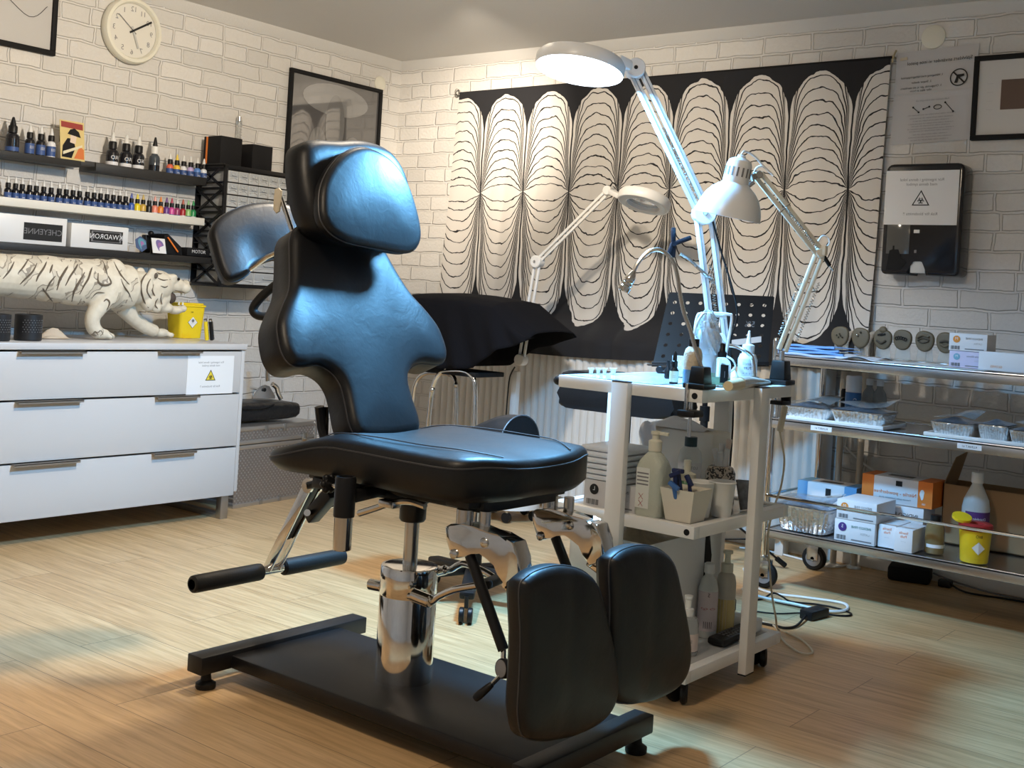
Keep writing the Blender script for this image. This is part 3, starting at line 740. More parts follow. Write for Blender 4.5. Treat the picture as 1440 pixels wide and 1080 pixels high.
# ---- things on the lowest shelf
ZL = 1.157; XF = -4.625
def yl(x, y): return ax(x/4.8, 150+y/4.8, XF).y
def panel_box(name, label, y0, y1, h, m, inset, txt, tm, sz, d=.09, grp=None):
    t = thing(name, label, 'box', (XF-d/2, (y0+y1)/2, ZL), 0, grp); b = B(); b.box2((XF-d, y0, ZL+.0005), (XF, y1, ZL+h), m, .002); bx_ = b.obj('carton', t)
    b = B(); c = V((XF+.0006, (y0+y1)/2+inset[0], ZL+h*.5+inset[1])); w, hh = inset[2], inset[3]
    pl = [c+V((0, y, z)) for y, z in ((-w/2, -hh/2), (w/2, -hh/2), (w/2, hh/2), (-w/2, hh/2))]
    b.raw(pl, [(0, 1, 2, 3)], M_INK)
    if tm is not M_GREYINK:
        for k in (.90, .80):
            b.raw([c+V((.0004 if k == .9 else .0006, y*k if abs(y) < w else y, z*k*.92)) for y, z in ((-w/2, -hh/2), (w/2, -hh/2), (w/2, hh/2), (-w/2, hh/2))], [(0, 1, 2, 3)], M_GREYINK if k == .9 else M_INK)
    b.text(txt, c+V((.001, 0, 0)), (0, 1, 0), (0, 0, 1), sz, tm); b.obj('logo_panel', bx_, smooth=0)
    return t
panel_box('display_box', 'white box with plain black lettered panel at left on the lowest shelf', yl(-20, 930), yl(445, 940), .118, M_WHITEP, (.045, -.006, .175, .072), 'CHEYENNE', M_GREYINK, .034)
panel_box('display_box', 'white box with outlined black badge in the middle of the lowest shelf', yl(475, 945), yl(860, 975), .105, M_WHITEP, (.03, .003, .165, .055), 'KWADRON', M_WHITELAB, .031)
for k, (x, wd, c1) in enumerate(((917, 'hexagonal dark blue sticker card leaning on the lowest shelf', (.07, .11, .22)), (1037, 'square white card with purple swirl on the lowest shelf', (.20, .15, .36)))):
    yy = yl(x, 985); b = B(); r = .034
    ol = [(r*math.cos(a*PI/3+PI/6)*.95, .036+r*1.05*math.sin(a*PI/3+PI/6)) for a in range(6)] if k == 0 else [(-.036, .0), (.036, .0), (.036, .068), (-.036, .068)]
    L = lambda u, v, q=0.: V((-4.58-.02*v/.07+q, yy+u, ZL+.001+v))
    b.prism([L(*p) for p in ol], (.0015, 0, 0), mat('sticker_navy', c1, .3) if k == 0 else M_PAPER)
    sw = [(.024*math.cos(a)*(.5+.5*math.cos(a/2)), .036+.026*math.sin(a)) for a in [i*2*PI/18 for i in range(18)]]
    b.raw([L(u*1.1, v, .0018) for u, v in sw], [tuple(range(18))], mat('sticker_teal', (.12, .30, .40), .3) if k == 0 else mat('sticker_purple', c1, .3))
    b.raw([L(u*.5+.004, .036+(v-.036)*.5, .002) for u, v in sw], [tuple(range(18))], mat('sticker_pink', (.36, .16, .38), .3))
    tag(b.obj('sticker_card', smooth=0), wd, 'card')
t = thing('machine_box', 'black lidded box with orange edge lying on the lowest shelf by the purple card', 'box', (-4.66, yl(1180, 985), ZL))
b = B(); ya, yb = yl(1112, 985), yl(1245, 1000)
b.prism([(-4.735, ya, ZL+.001), (-4.735, ya+.095, ZL+.001), (-4.735, ya+.085, ZL+.04), (-4.735, ya+.01, ZL+.095), (-4.735, ya-.01, ZL+.085)][::-1], (.115, 0, 0), M_BLKMATT, .002); bx_ = b.obj('case', t)
b = B(); b.bar((-4.612, ya+.062, ZL+.014), (-4.612, ya+.002, ZL+.078), .006, .006, M_ORANGE); b.obj('edge_band', bx_)
t = thing('machine_box', 'small flat black box lettered in grey at the right end of the lowest shelf', 'box', (-4.66, 3.47, ZL)); b = B(); b.box2((-4.74, 3.40, ZL+.001), (-4.615, 3.53, ZL+.04), M_BLKMATT, .003); bx_ = b.obj('case', t)
b = B(); b.text('MOTOR', (-4.6145, 3.465, ZL+.022), (0, 1, 0), (0, 0, 1), .022, M_WHITELAB, mirror=False); b.obj('lettering', bx_, smooth=0)
b = B(); b.sphere((-4.68, yl(1062, 940), ZL+.091), .014, M_BLKPLAST); b.box2((-4.735, yl(1062, 940)-.012, ZL+.001), (-4.70, yl(1062, 940)+.016, ZL+.085), M_BLKPLAST, .004); tag(b.obj('machine_grip'), 'black upright machine grip with round top behind the purple card', 'machine grip')

# ---- drawer tower on the wall, boxes on top of it
OX, OY0, OY1, OZ0, OZ1 = -4.53, 3.525, 3.93, 1.02, 1.602
OG = thing('drawer_organiser', 'black wall rack of small clear drawers behind the chair headrest', 'drawer rack', (-4.64, 3.7, OZ0))
b = B()
b.box2((XW+.001, OY0, OZ1-.02), (OX, OY1, OZ1), M_BLKPLAST, .002); b.box2((XW+.001, OY0, OZ0), (OX, OY1, OZ0+.012), M_BLKPLAST, .002)
b.box2((XW+.001, OY0, OZ0), (XW+.006, OY1, OZ1), M_BLKPLAST)
b.box2((OX-.012, OY0, OZ0), (OX, OY0+.018, OZ1), M_BLKPLAST, .001); b.box2((OX-.012, OY1-.018, OZ0), (OX, OY1, OZ1), M_BLKPLAST, .001)
nr = 6; zs = [OZ1-.024-i*.0585 for i in range(nr+1)]; zw = [zs[-1]-i*.064 for i in range(4)]
for z in zs+zw[1:]:
    b.box2((XW+.001, OY0, z-.002), (OX-.001, OY1, z+.002), M_BLKPLAST)
for i in range(5):
    a0, a1 = OZ0+.012+i*.114, OZ0+.012+(i+1)*.114
    for p, q in (((a0, a1)), ((a1, a0))): b.bar((XW+.01, OY0+.004, p), (OX-.012, OY0+.004, q), .006, .012, M_BLKPLAST)
    b.box2((XW+.001, OY0, a1-.006), (OX-.012, OY0+.01, a1+.006), M_BLKPLAST)
b.obj('rack', OG)
M_DRW = mat('clear_drawer', (.62, .64, .65), .25, trans=.25, ior=1.3); M_DRW2 = mat('grey_drawer_inside', (.34, .36, .38), .4)
nc = 6; cw_ = (OY1-OY0-.036)/nc
def drawer(y0, y1, z0, z1):
    b = B(); b.box2((XW+.02, y0+.002, z0+.003), (OX+.004, y1-.002, z1-.003), M_DRW, .002)
    b.box2((OX+.003, y0+.006, z0+.026), (OX+.0055, y1-.006, z1-.006), M_DRW2, .001); w = (y1-y0)
    b.tube([(OX+.007, y0+.01+(w-.02)*k/8, z0+.016+.009*math.sin(PI*k/8)) for k in range(9)], .002, M_DRW, 6)
    d = b.obj('drawer', OG); b = B(); b.box2((OX+.004, (y0+y1)/2-w*.2, z0+.032), (OX+.014, (y0+y1)/2+w*.2, z0+.036), M_DRW, .001); b.box2((OX+.004, (y0+y1)/2-w*.2, z0+.036), (OX+.008, (y0+y1)/2-w*.2+.005, z0+.045), M_DRW); b.box2((OX+.004, (y0+y1)/2+w*.2-.005, z0+.036), (OX+.008, (y0+y1)/2+w*.2, z0+.045), M_DRW); b.obj('pull', d)
for i in range(nr):
    for j in range(nc): drawer(OY0+.018+j*cw_, OY0+.018+(j+1)*cw_, zs[i+1], zs[i])
for i in range(3):
    for j in range(2): drawer(OY0+.018+j*cw_*3, OY0+.018+(j+1)*cw_*3, zw[i+1], zw[i])
for px, wd in ((((309, 229), (339, 234), 190), 'larger black box with orange back edge on the drawer rack'), (((354, 234), (382, 239), 202), 'smaller black box with orange back edge on the drawer rack')):
    (xa, ya_), (xb, yb_), yt = px; X = -4.58; A = ax(xa, ya_, X); C = ax(xb, yb_, X); zt = ax(xa, yt, X).z
    t = thing('machine_box', wd, 'box', (X-.06, (A.y+C.y)/2, OZ1)); b = B(); b.box2((X-.10, A.y, OZ1+.001), (X, C.y, zt), M_BLKMATT, .002); q = b.obj('carton', t)
    b = B(); b.box2((X-.112, A.y-.0005, OZ1+.001), (X-.101, C.y, zt-.002), M_ORANGE); b.obj('edge_band', q)
    b = B(); b.box2((X-.128, A.y-.0005, OZ1+.001), (X-.113, C.y, zt-.001), M_BLKMATT); b.obj('back_panel', q)
b = B(); b.lathe([(.013, 0), (.013, .262), (.013, .262)], M_CLEAR, (-4.725, 3.745, OZ1+.001)); b.lathe([(.0135, .245), (.0135, .266), (.0, .266)], M_CHROME2, (-4.725, 3.745, OZ1+.001))
for k in range(9): b.box((-4.7115, 3.748, OZ1+.12+k*.014), (.001, .012, .0022), M_GREYINK)
tag(b.obj('clear_tube'), 'clear measuring tube standing behind the two black boxes', 'tube')

# ---- pictures, clock, plates on the left wall
def frame_x(name, label, X, y0, y1, z0, z1, w, m, art, n=1):
    t = thing('framed_picture', label, 'framed picture', (X, (y0+y1)/2, z0)); b = B()
    for a, c in (((y0, z0), (y1, z0+w)), ((y0, z1-w), (y1, z1)), ((y0, z0+w), (y0+w, z1-w)), ((y1-w, z0+w), (y1, z1-w))): b.box2((X, a[0], a[1]), (X+.022, c[0], c[1]), m, .002)
    b.obj('frame', t); b = B(); b.box2((X+.001, y0+w, z0+w), (X+.010, y1-w, z1-w), art[0]); 
    for f in art[1:]: f(b)
    b.obj('print', t, smooth=0)
    return t
M_DARKART = mat('dark_glazed_print', (.085, .083, .085), .07, spec=.9, coat=1., crough=.03)
def painted_reflections(b):  # pale ellipses: lamp reflections in the glass, painted onto the print
    X = -4.7385; Y0, Z0 = 4.08, 1.60
    for (u, v, ru, rv, c) in ((.32, .46, .24, .085, .22), (.32, .33, .07, .16, .17), (.2, .2, .06, .1, .14), (.46, .18, .07, .1, .14)):
        b.raw([(X, Y0+u+ru*math.cos(a), Z0+v+rv*math.sin(a)) for a in [k*2*PI/28 for k in range(28)]], [tuple(range(28))], mat('painted_reflection_%d' % int(c*1000), (c, c, c), .07, spec=.9, coat=1., crough=.03)); X += .0004
frame_x('picture_frame', 'large black frame with dark glazed print near the room corner', -4.7495, 4.065, 4.742, 1.55, 2.178, .02, M_BLKMATT, (M_DARKART, painted_reflections))
M_PALEART = mat('grey_print_paper', (.52, .51, .50), .3, coat=.6)
frame_x('picture_frame', 'black frame with pale line drawing at the top left beside the clock', -4.7495, 2.12, 2.745, 1.975, 2.30, .022, M_BLKMATT, (M_PALEART, lambda b: b.tube(bez([(-4.738, 2.3, 2.05), (-4.738, 2.45, 2.2), (-4.738, 2.62, 2.12), (-4.738, 2.70, 2.18)], 6), .0012, M_INK, 4)))
CLK = thing('wall_clock', 'round cream wall clock with mirrored numerals on the left brick wall', 'clock', (-4.745, 3.117, 2.165))
cc = V((XW+.001, 3.112, 2.163)); R = .150
b = B(); b.lathe([(R*.97, 0), (R, .01), (R, .03), (R*.95, .042), (R*.86, .044), (R*.82, .034), (R*.81, .028)], M_CREAM, cc, (1, 0, 0), 48, cap=False); b.obj('case', CLK)
b = B(); b.lathe([(R*.815, .026), (0, .026)], mat('clock_dial', (.70, .68, .62), .5), cc, (1, 0, 0), 40, cap=False); dl = b.obj('dial', CLK)
b = B()
for h in range(1, 13):
    a = h*PI/6; p = cc+V((.0268, -math.sin(a)*R*.65, math.cos(a)*R*.65)); b.text(str(h), p, (0, 1, 0), (0, 0, 1), .033, M_GREYINK)
b.obj('numerals', dl, smooth=0)
for nm, ang, L, wd, m in (('minute_hand', 58, .11, .0045, M_INK), ('hour_hand', 158, .082, .005, mat('pale_hand', (.5, .5, .48), .4)), ('second_hand', -52, .10, .0014, M_GREYINK)):
    a = math.radians(ang); d = V((0, math.sin(a), math.cos(a))); b = B(); o = cc+V((.031, 0, 0)); b.bar(o-d*.02, o+d*L, .0015, wd*2, m, up=(0, math.cos(a), -math.sin(a))); b.obj(nm, CLK)
b = B(); b.lathe([(.005, .026), (.005, .035), (0, .036)], M_INK, cc, (1, 0, 0), 12, cap=False); b.obj('pivot', CLK)
b = B(); c = ax(534, 118, XW); b.lathe([(.042, 0), (.042, .006), (.036, .01), (0, .011)], M_CREAM, c, (1, 0, 0), 32, cap=False); tag(b.obj('cover_plate'), 'round cream cover plate on the left wall by the room corner', 'cover plate')

# ================================================================ on the dresser
ZD = .7765
def remesh(b, name, parent, vox, mats_, smooth_it=6, local=False):
    """weld overlapping volumes into one continuous skin"""
    o = b.obj('temp_'+name, None, smooth=0)
    md = o.modifiers.new('r', 'REMESH'); md.mode = 'VOXEL'; md.voxel_size = vox; md.use_smooth_shade = True
    ms = o.modifiers.new('s', 'SMOOTH'); ms.iterations = smooth_it; ms.factor = .5
    dg = bpy.context.evaluated_depsgraph_get(); me = bpy.data.meshes.new_from_object(o.evaluated_get(dg)); bpy.data.objects.remove(o)
    me.name = name; me.materials.clear()
    for m in mats_: me.materials.append(m)
    if parent is not None: me.transform(WM[parent.name].inverted())
    me.polygons.foreach_set('use_smooth', [True]*len(me.polygons)); me.polygons.foreach_set('material_index', [0]*len(me.polygons))
    q = bpy.data.objects.new(name, me); COL.objects.link(q)
    if parent is not None: q.parent = parent
    WM[q.name] = WM[parent.name] if parent is not None else Matrix.Identity(4)
    return q
# tiger: skin over body, legs and head volumes
def tiger_mat():
    n = NT('carved_cream_tiger'); tc = n.node('ShaderNodeTexCoord'); o = n.sep(tc.outputs['Object'])
    wv = n.noise(tc.outputs['Object'], 7., 3)
    u = n.math('ADD', n.math('MULTIPLY', o[1], 62.), n.math('ADD', n.math('MULTIPLY', wv, 16.), n.math('MULTIPLY', o[2], -30.)))
    s = n.math('SINE', u)
    gate = n.noise(tc.outputs['Object'], 11., 2)
    st = n.math('MULTIPLY', n.math('GREATER_THAN', s, .72), n.math('GREATER_THAN', gate, .46))
    edge = n.math('MULTIPLY', n.math('MULTIPLY', n.math('GREATER_THAN', s, .50), n.math('LESS_THAN', s, .80)), n.math('GREATER_THAN', gate, .46))
    body = n.math('LESS_THAN', o[1], .20)
    g = n.noise(tc.outputs['Object'], 40., 5)
    c = n.mixc(n.math('MULTIPLY', n.math('SUBTRACT', g, .42, clamp=True), 1.2), (.70, .63, .50), (.50, .43, .32))
    c = n.mixc(n.math('MULTIPLY', n.math('MULTIPLY', st, body), .30), c, (.30, .25, .18))
    c = n.mixc(n.math('MULTIPLY', n.math('MULTIPLY', edge, body), .75), c, (.16, .125, .09))
    n.t.links.new(c, n.b.inputs['Base Color']); n.b.inputs['Roughness'].default_value = .55
    n.t.links.new(n.bump(n.math('ADD', n.math('MULTIPLY', n.math('MULTIPLY', st, body), -1.), n.math('MULTIPLY', g, .25)), .45, .006), n.b.inputs['Normal'])
    return n.m
TX = -4.42
TG = thing('tiger_statue', 'cream carved tiger statue prowling along the white dresser top with open jaws', 'statue', (TX, 2.75, ZD))
def tp(x, y, dx=0.):
    q = ax(x, y, TX); return V((TX+dx, q.y, q.z))
b = B(); mT = M_CREAM
def ell(c, r, sc, m=mT): b.sphere(c, r, m, 20, 14, sc)
body = [(-95, 395, .058), (-60, 388, .075), (-20, 386, .085), (20, 388, .088), (60, 391, .094), (100, 396, .098), (135, 398, .104), (160, 402, .096), (185, 404, .07), (205, 404, .056)]
b.tube(bez([tp(x, y) for x, y, r in body], 4), .09, mT, 20, rs=[body[min(i//4, len(body)-1)][2] for i in range(4*(len(body)-1)+1)])
ell(tp(153, 384, .035), .056, (.8, 1., 1.1)); ell(tp(153, 390, -.035), .056, (.8, 1., 1.1)); ell(tp(-75, 390, .03), .07, (.9, 1, 1.15)); ell(tp(-75, 390, -.03), .07, (.9, 1, 1.15))
def limb(pts): b.tube(bez([tp(x, y, dx) for x, y, r, dx in pts], 5), .03, mT, 14, rs=[pts[min(i//5, len(pts)-1)][2]*(1-(i % 5)/5)+pts[min(i//5+1, len(pts)-1)][2]*((i % 5)/5) for i in range(5*(len(pts)-1)+1)])
limb([(152, 392, .06, .05), (142, 412, .05, .06), (127, 430, .038, .062), (118, 446, .031, .062), (120, 460, .03, .062), (128, 468, .026, .064)])
ell(tp(131, 468, .064), .030, (.85, 1.25, .72)); 
for k in (-1, 0, 1): ell(tp(141, 471, .064+k*.017), .014, (.8, 1.3, .95))
limb([(165, 415, .055, -.05), (180, 430, .042, -.05), (196, 447, .034, -.05), (212, 460, .03, -.05), (228, 467, .027, -.05)])
ell(tp(236, 469, -.05), .028, (.9, 1.4, .72))
for k in (-1, 0, 1): ell(tp(247, 472, -.05+k*.016), .013, (.8, 1.3, .9))
limb([(-78, 395, .065, .045), (-92, 425, .045, .055), (-70, 440, .034, .055), (-72, 456, .027, .055), (-62, 470, .026, .055)]); ell(tp(-52, 471, .055), .027, (.85, 1.4, .7))
limb([(-78, 395, .065, -.045), (-60, 425, .045, -.055), (-36, 440, .034, -.055), (-34, 456, .027, -.055), (-24, 470, .026, -.055)]); ell(tp(-14, 471, -.055), .027, (.85, 1.4, .7))
b.tube(bez([tp(-95, 388), tp(-125, 400, .02), tp(-135, 430, .05), tp(-115, 455, .07), tp(-90, 462, .09)], 5), .016, mT, 10)
# head: skull, brow, muzzle, open lower jaw, ears, cheek ruff
ell(tp(222, 401), .066, (.92, 1.10, 1.0)); ell(tp(212, 408, .03), .056, (.6, .8, 1.15)); ell(tp(212, 408, -.03), .056, (.6, .8, 1.15))
ell(tp(236, 394), .040, (1.15, 1.1, .62)); ell(tp(245, 401), .042, (.95, 1.25, .82)); ell(tp(257, 405, .016), .026, (1., 1.05, .95)); ell(tp(257, 405, -.016), .026, (1., 1.05, .95)); ell(tp(261, 398), .017, (1.2, 1., .8))
ell(tp(232, 433), .032, (1.15, 1.2, .75)); ell(tp(246, 436), .027, (1.2, 1.35, .72)); ell(tp(256, 434), .020, (1.25, 1., .9)); ell(tp(224, 424), .040, (1.05, .75, 1.)); ell(tp(230, 418), .036, (1.0, .8, 1.05))
for s_ in (-1, 1):
    ell(tp(203, 424, s_*.026), .040, (.85, .8, 1.05)); ell(tp(214, 432, s_*.03), .026, (.8, .9, .9)); ell(tp(196, 408, s_*.03), .04, (.8, .8, 1.1))
    ell(tp(206, 385, s_*.046), .026, (.55, .95, 1.05)); ell(tp(237, 389, s_*.030), .018, (1., 1.3, .75))
tg_ = remesh(b, 'body', TG, .0055, [tiger_mat()], 3)
for v_ in tg_.data.vertices:
    if v_.co.z < .0008: v_.co.z = .0008
b = B()
for s in (-1, 1): b.sphere(tp(243, 392, s*.043), .0065, M_BLKMATT, 10, 8); b.sphere(tp(208, 387, s*.058), .0105, mat('dark_patina', (.10, .08, .06), .7), 10, 8, (.5, 1, 1.2))
b.obj('eyes_and_ear_hollows', TG)
MKD = mat('carved_dark_line', (.13, .10, .07), .7)
from mathutils.bvhtree import BVHTree
_bv = BVHTree.FromPolygons([v.co.copy() for v in tg_.data.vertices], [tuple(p.vertices) for p in tg_.data.polygons])
_off = V(TG.location)
def carve(b, pts, r):
    q = []
    for x, y in pts:
        d = ray(x, y); h = _bv.ray_cast(EYEP-_off, d.normalized())
        if h[0] is not None: q.append(h[0]+_off-d.normalized()*.0005)
    if len(q) > 1: P = bez(q, 4); n_ = len(P); b.tube(P, r, MKD, 6, rs=[r*(.25+.75*math.sin(PI*(.04+.92*i/(n_-1)))) for i in range(n_)])
b = B()
for pts, r in (([(52, 370), (46, 382), (36, 392), (28, 400)], .004), ([(80, 360), (74, 372), (70, 384)], .0045), ([(68, 362), (62, 376), (54, 388), (51, 396)], .0045), ([(100, 366), (92, 380), (84, 394), (80, 408)], .0055), ([(112, 366), (106, 378), (98, 390), (92, 402)], .0045), ([(119, 383), (112, 396), (104, 410), (101, 424)], .0055), ([(78, 388), (70, 398), (64, 410)], .004), ([(40, 364), (34, 374), (26, 384)], .0035), ([(20, 368), (14, 380), (4, 392)], .004), ([(60, 405), (68, 416), (74, 424)], .004),
               ([(133, 366), (128, 380), (124, 392), (118, 402), (112, 414)], .0045), ([(144, 366), (148, 376), (151, 386)], .0035), ([(160, 368), (166, 380), (174, 392), (182, 400)], .0035), ([(138, 384), (138, 396), (146, 401), (156, 398), (152, 388)], .0055), ([(170, 392), (174, 402), (181, 412), (186, 424)], .003), ([(146, 424), (150, 421), (154, 426), (150, 436), (146, 443)], .004), ([(128, 420), (136, 412), (147, 412)], .003),
               ([(207, 384), (202, 390), (198, 400), (199, 412), (203, 424), (209, 433)], .005), ([(212, 392), (208, 400), (207, 410), (213, 420)], .004), ([(216, 400), (214, 408), (218, 416)], .0035), ([(222, 420), (218, 428), (222, 434)], .0035), ([(222, 391), (230, 394), (240, 393)], .0032), ([(226, 402), (232, 404), (236, 402)], .003), ([(228, 412), (226, 420), (228, 428)], .003), ([(246, 408), (252, 413), (260, 412)], .0028), ([(220, 383), (226, 385), (232, 384)], .0025), ([(130, 470), (134, 466), (138, 471)], .002), ([(137, 468), (142, 465), (145, 471)], .002)): carve(b, pts, r)
b.obj('carved_markings', TG)
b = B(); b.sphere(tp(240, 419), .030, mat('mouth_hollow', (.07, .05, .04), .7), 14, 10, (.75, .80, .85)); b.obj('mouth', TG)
b = B()
for s in (-1, 1):
    b.lathe([(.005, 0), (.003, .012), (0, .02)], M_CREAM, tp(258, 411, s*.014), (0, -.1, -1), 8); b.lathe([(.005, 0), (.003, .012), (0, .018)], M_CREAM, tp(254, 429, s*.014), (0, .1, 1), 8)
b.obj('fangs', TG)
b = B(); b.sphere(tp(266, 398), .0085, mat('dark_patina', (.10, .08, .06), .7), 10, 8, (1.4, .7, .8)); b.obj('nose', TG)
# yellow sharps bin
def sharps(name, label, c, w, d, h, lidm, tilt=0.):
    t = thing(name, label, 'sharps bin', c); b = B(); x, y, z = c
    b.prism(smooth2([(-d*.42, -w*.42), (d*.42, -w*.42), (d*.42, w*.42), (-d*.42, w*.42)], 1), (0, 0, .001), M_YELLOW) if 0 else None
    def rr(k, zz):
        o = []
        for sx, sy in ((-1, -1), (1, -1), (1, 1), (-1, 1)):
            cx, cy = sx*(d*k/2-.018), sy*(w*k/2-.018); a0 = {(-1, -1): PI, (1, -1): PI*1.5, (1, 1): 0, (-1, 1): PI/2}[(sx, sy)]
            for i in range(5): a = a0+i*PI/8; o.append(V((x+cx+.018*math.cos(a), y+cy+.018*math.sin(a), z+zz)))
        return o
    r0, r1 = rr(.86, .0005), rr(1., h*.86); N = len(r0)
    b.raw(r0+r1, [tuple(range(N))[::-1]]+[(i, (i+1) % N, N+(i+1) % N, N+i) for i in range(N)]+[tuple(range(N, 2*N))], M_YELLOW); bd = b.obj('tub', t)
    b = B(); b.prism(rr(1.06, h*.86), (0, 0, h*.055), lidm, .002); b.prism(rr(.94, h*.915), (0, 0, h*.05), lidm, .004); ld = b.obj('lid', t)
    b = B(); X = x+d*.465; s = h*.13; cz = z+h*.44
    for dd, kk, m in ((.0, 1., M_INK), (.0006, .93, M_PAPER)): b.raw([(X+dd+.001*(q_+1)*.5+.0, y+u*s*1.25*kk, cz+v*s*1.25*kk) for u, v, q_ in ((0, -1, -1.6), (1, 0, 0), (0, 1, 1.6), (-1, 0, 0))], [(0, 1, 2, 3)], m)
    biohazard(b, (X+.0022, y, cz+s*.35), (0, 1, 0), (0, 0, 1), (1, 0, 0), s*.42, M_INK)
    b.text('_____', (X+.002, y, cz-s*.05), (0, 1, 0), (0, 0, 1), s*.35, M_GREYINK)
    b.text('BIO', (X+.006, y-.01, z+h*.72), (0, 1, 0), (0, 0, 1), s*.4, M_INK); b.text('. . . . .', (X-.004, y, z+h*.16), (0, 1, 0), (0, 0, 1), s*.5, M_INK)
    b.obj('label', bd, smooth=0)
    return t
P = ax(262, 472, -4.50)
sharps('sharps_bin', 'square yellow sharps bin with yellow lid beside the tiger jaws', (-4.555, P.y+.03, ZD), .140, .12, .168, M_YELLOW)
for k, (x, X, m) in enumerate(((287, -4.30, M_YELLOW), (294, -4.30, M_BLKPLAST))):
    p = ax(x+4, 477, X); q = ax(x, 453, X); b = B(); b.cyl((X, p.y, ZD+.006), (X+.01, q.y, ZD+.09), .0085, m, bev=.001); b.cyl((X+.0101, q.y, ZD+.09), (X+.0115, q.y-.003, ZD+.099), .0075, M_CHROME2)
    b.bar((X+.006, p.y+.006, ZD+.01), (X+.016, q.y+.006, ZD+.088), .004, .004, M_CHROME2)
    tag(b.obj('battery_pack'), ['yellow banded cylindrical battery leaning beside the yellow sharps bin', 'black and silver battery at the right end of the dresser top'][k], 'battery')
M_DOTS = mat('black_cup', (.012, .012, .013), .5)
for k, (x0, x1, X, nm) in enumerate(((-14, 18, -4.22, 'black candle cup at the left edge of the dresser'), (27, 62, -4.25, 'black pierced candle cup in front of the tiger belly'))):
    A, C = ax(x0, 478, X), ax(x1, 478, X); r = (C.y-A.y)/2; cy = (A.y+C.y)/2; t = thing('candle_cup', nm, 'cup', (X-.03, cy, ZD), 0, 'candle cups on the dresser'); b = B()
    b.lathe([(r*.94, .0005), (r, .004), (r, .10), (r*.94, .101), (r*.92, .02), (0, .018)], M_DOTS, (X-.03, cy, ZD), seg=28); cu2 = b.obj('cup', t); b = B()
    for i in range(9):
        for j in range(6):
            a = -.9+i*.22+(j % 2)*.11; b.sphere((X-.03+r*1.0*math.cos(a), cy+r*1.0*math.sin(a), ZD+.035+j*.009), .0016, M_GREYINK, 6, 4)
    d_ = b.obj('pierced_dots', cu2); d_['kind'] = 'stuff'
b = B(); p = ax(75, 470, -4.40); random.seed(3)
b.grid(lambda u, v: V((-4.40, p.y, ZD+.002))+V(((.5-u)*.08, (v-.5)*.12, .02*math.sin(PI*u)*math.sin(PI*v)*(1.2+math.sin(9*u+5*v)))), 12, 12, mat('tan_tissue', (.55, .45, .34), .8)); tag(b.obj('crumpled_wrapper'), 'crumpled tan wrapper lying behind the pierced cup', 'wrapper')

# ================================================================ flight case and bag
def dia_mat():
    n = NT('dimpled_aluminium'); tc = n.node('ShaderNodeTexCoord'); o = n.sep(tc.outputs['Object'])
    k = 1/.0115
    a = n.math('MULTIPLY', n.math('ADD', o[1], o[2]), k*.5*1.0); c = n.math('MULTIPLY', n.math('SUBTRACT', o[1], o[2]), k*.5)
    fa = n.math('SUBTRACT', n.math('FRACT', a), .5); fc_ = n.math('SUBTRACT', n.math('FRACT', c), .5)
    d = n.math('SQRT', n.math('ADD', n.math('MULTIPLY', fa, fa), n.math('MULTIPLY', fc_, fc_)))
    h = n.math('SUBTRACT', 1., n.math('MULTIPLY', d, 3.), clamp=True)
    n.t.links.new(n.mixc(h, (.36, .33, .31), (.75, .72, .70)), n.b.inputs['Base Color'])
    n.b.inputs['Metallic'].default_value = .75; n.b.inputs['Roughness'].default_value = .34
    n.t.links.new(n.bump(h, .8, .004), n.b.inputs['Normal']); return n.m
M_DIA = dia_mat(); M_ALU = mat('aluminium_trim', (.55, .53, .51), .35, .9)
FC = thing('flight_case', 'silver dimpled aluminium flight case on the floor between dresser and chair', 'flight case', (-4.36, 3.83, 0), math.radians(7))
CW, CD, CHt = .50, .33, .376
b = B(); b.box2((-CD, -CW/2-.06, .004), (-.004, CW/2-.006, .285), M_DIA); b.obj('case_body', FC, local=True, smooth=0)
b = B(); b.box2((-CD, -CW/2-.06, .299), (-.004, CW/2-.006, CHt-.004), M_DIA); lid = b.obj('case_lid', FC, local=True, smooth=0)
b = B()
for z0, z1_ in ((0, .02), (.270, .290), (.2935, .312), (CHt-.02, CHt)): b.box2((-CD-.003, -CW/2-.063, z0), (0, CW/2, z1_), M_ALU, .002)
for y in (CW/2-.012,): b.box2((-.014, y-.006, 0), (.0015, y+.012, CHt), M_ALU, .002)
b.obj('edge_trim', FC, local=True)
for y in (-.13, .0):
    b = B(); b.box2((-.002, y, CHt-.032), (.003, y+.022, CHt+.002), M_STEELD, .001); b.obj('corner_bracket', FC, local=True)
    b = B(); b.box2((-.002, y-.01, 0), (.003, y+.012, .024), M_STEELD, .001); b.obj('corner_bracket', FC, local=True)
b = B(); b.box2((0, .135, .282), (.008, .17, .322), M_CHROME2, .003); b.box2((.006, .142, .29), (.013, .163, .30), M_CHROME2, .002); b.obj('latch', FC, local=True)
b = B(); b.sphere((0, CW/2-.01, CHt-.012), .014, M_STEELD, 10, 8); b.obj('case_corner', FC, local=True)
BG = thing('equipment_bag', 'soft black bag lying on top of the aluminium flight case', 'bag', (-4.45, 3.8, .377))
b = B(); bgp = smooth2([(ay_, z) for ay_, z in ((3.42, .0), (3.44, .085), (3.6, .092), (3.78, .088), (3.95, .082), (3.985, .07), (3.99, .035), (3.965, .006), (3.8, .0), (3.6, .0))], 3)
pad(b, [(y, z) for y, z in bgp], (-4.63, 0, .386), (0, 1, 0), (0, 0, 1), (1, 0, 0), .22, .03, mat('black_nylon_bag', (.011, .011, .012), .38, bump=.9, bscale=22), .01, None, .03, .03); b.obj('bag_body', BG, smooth=60)
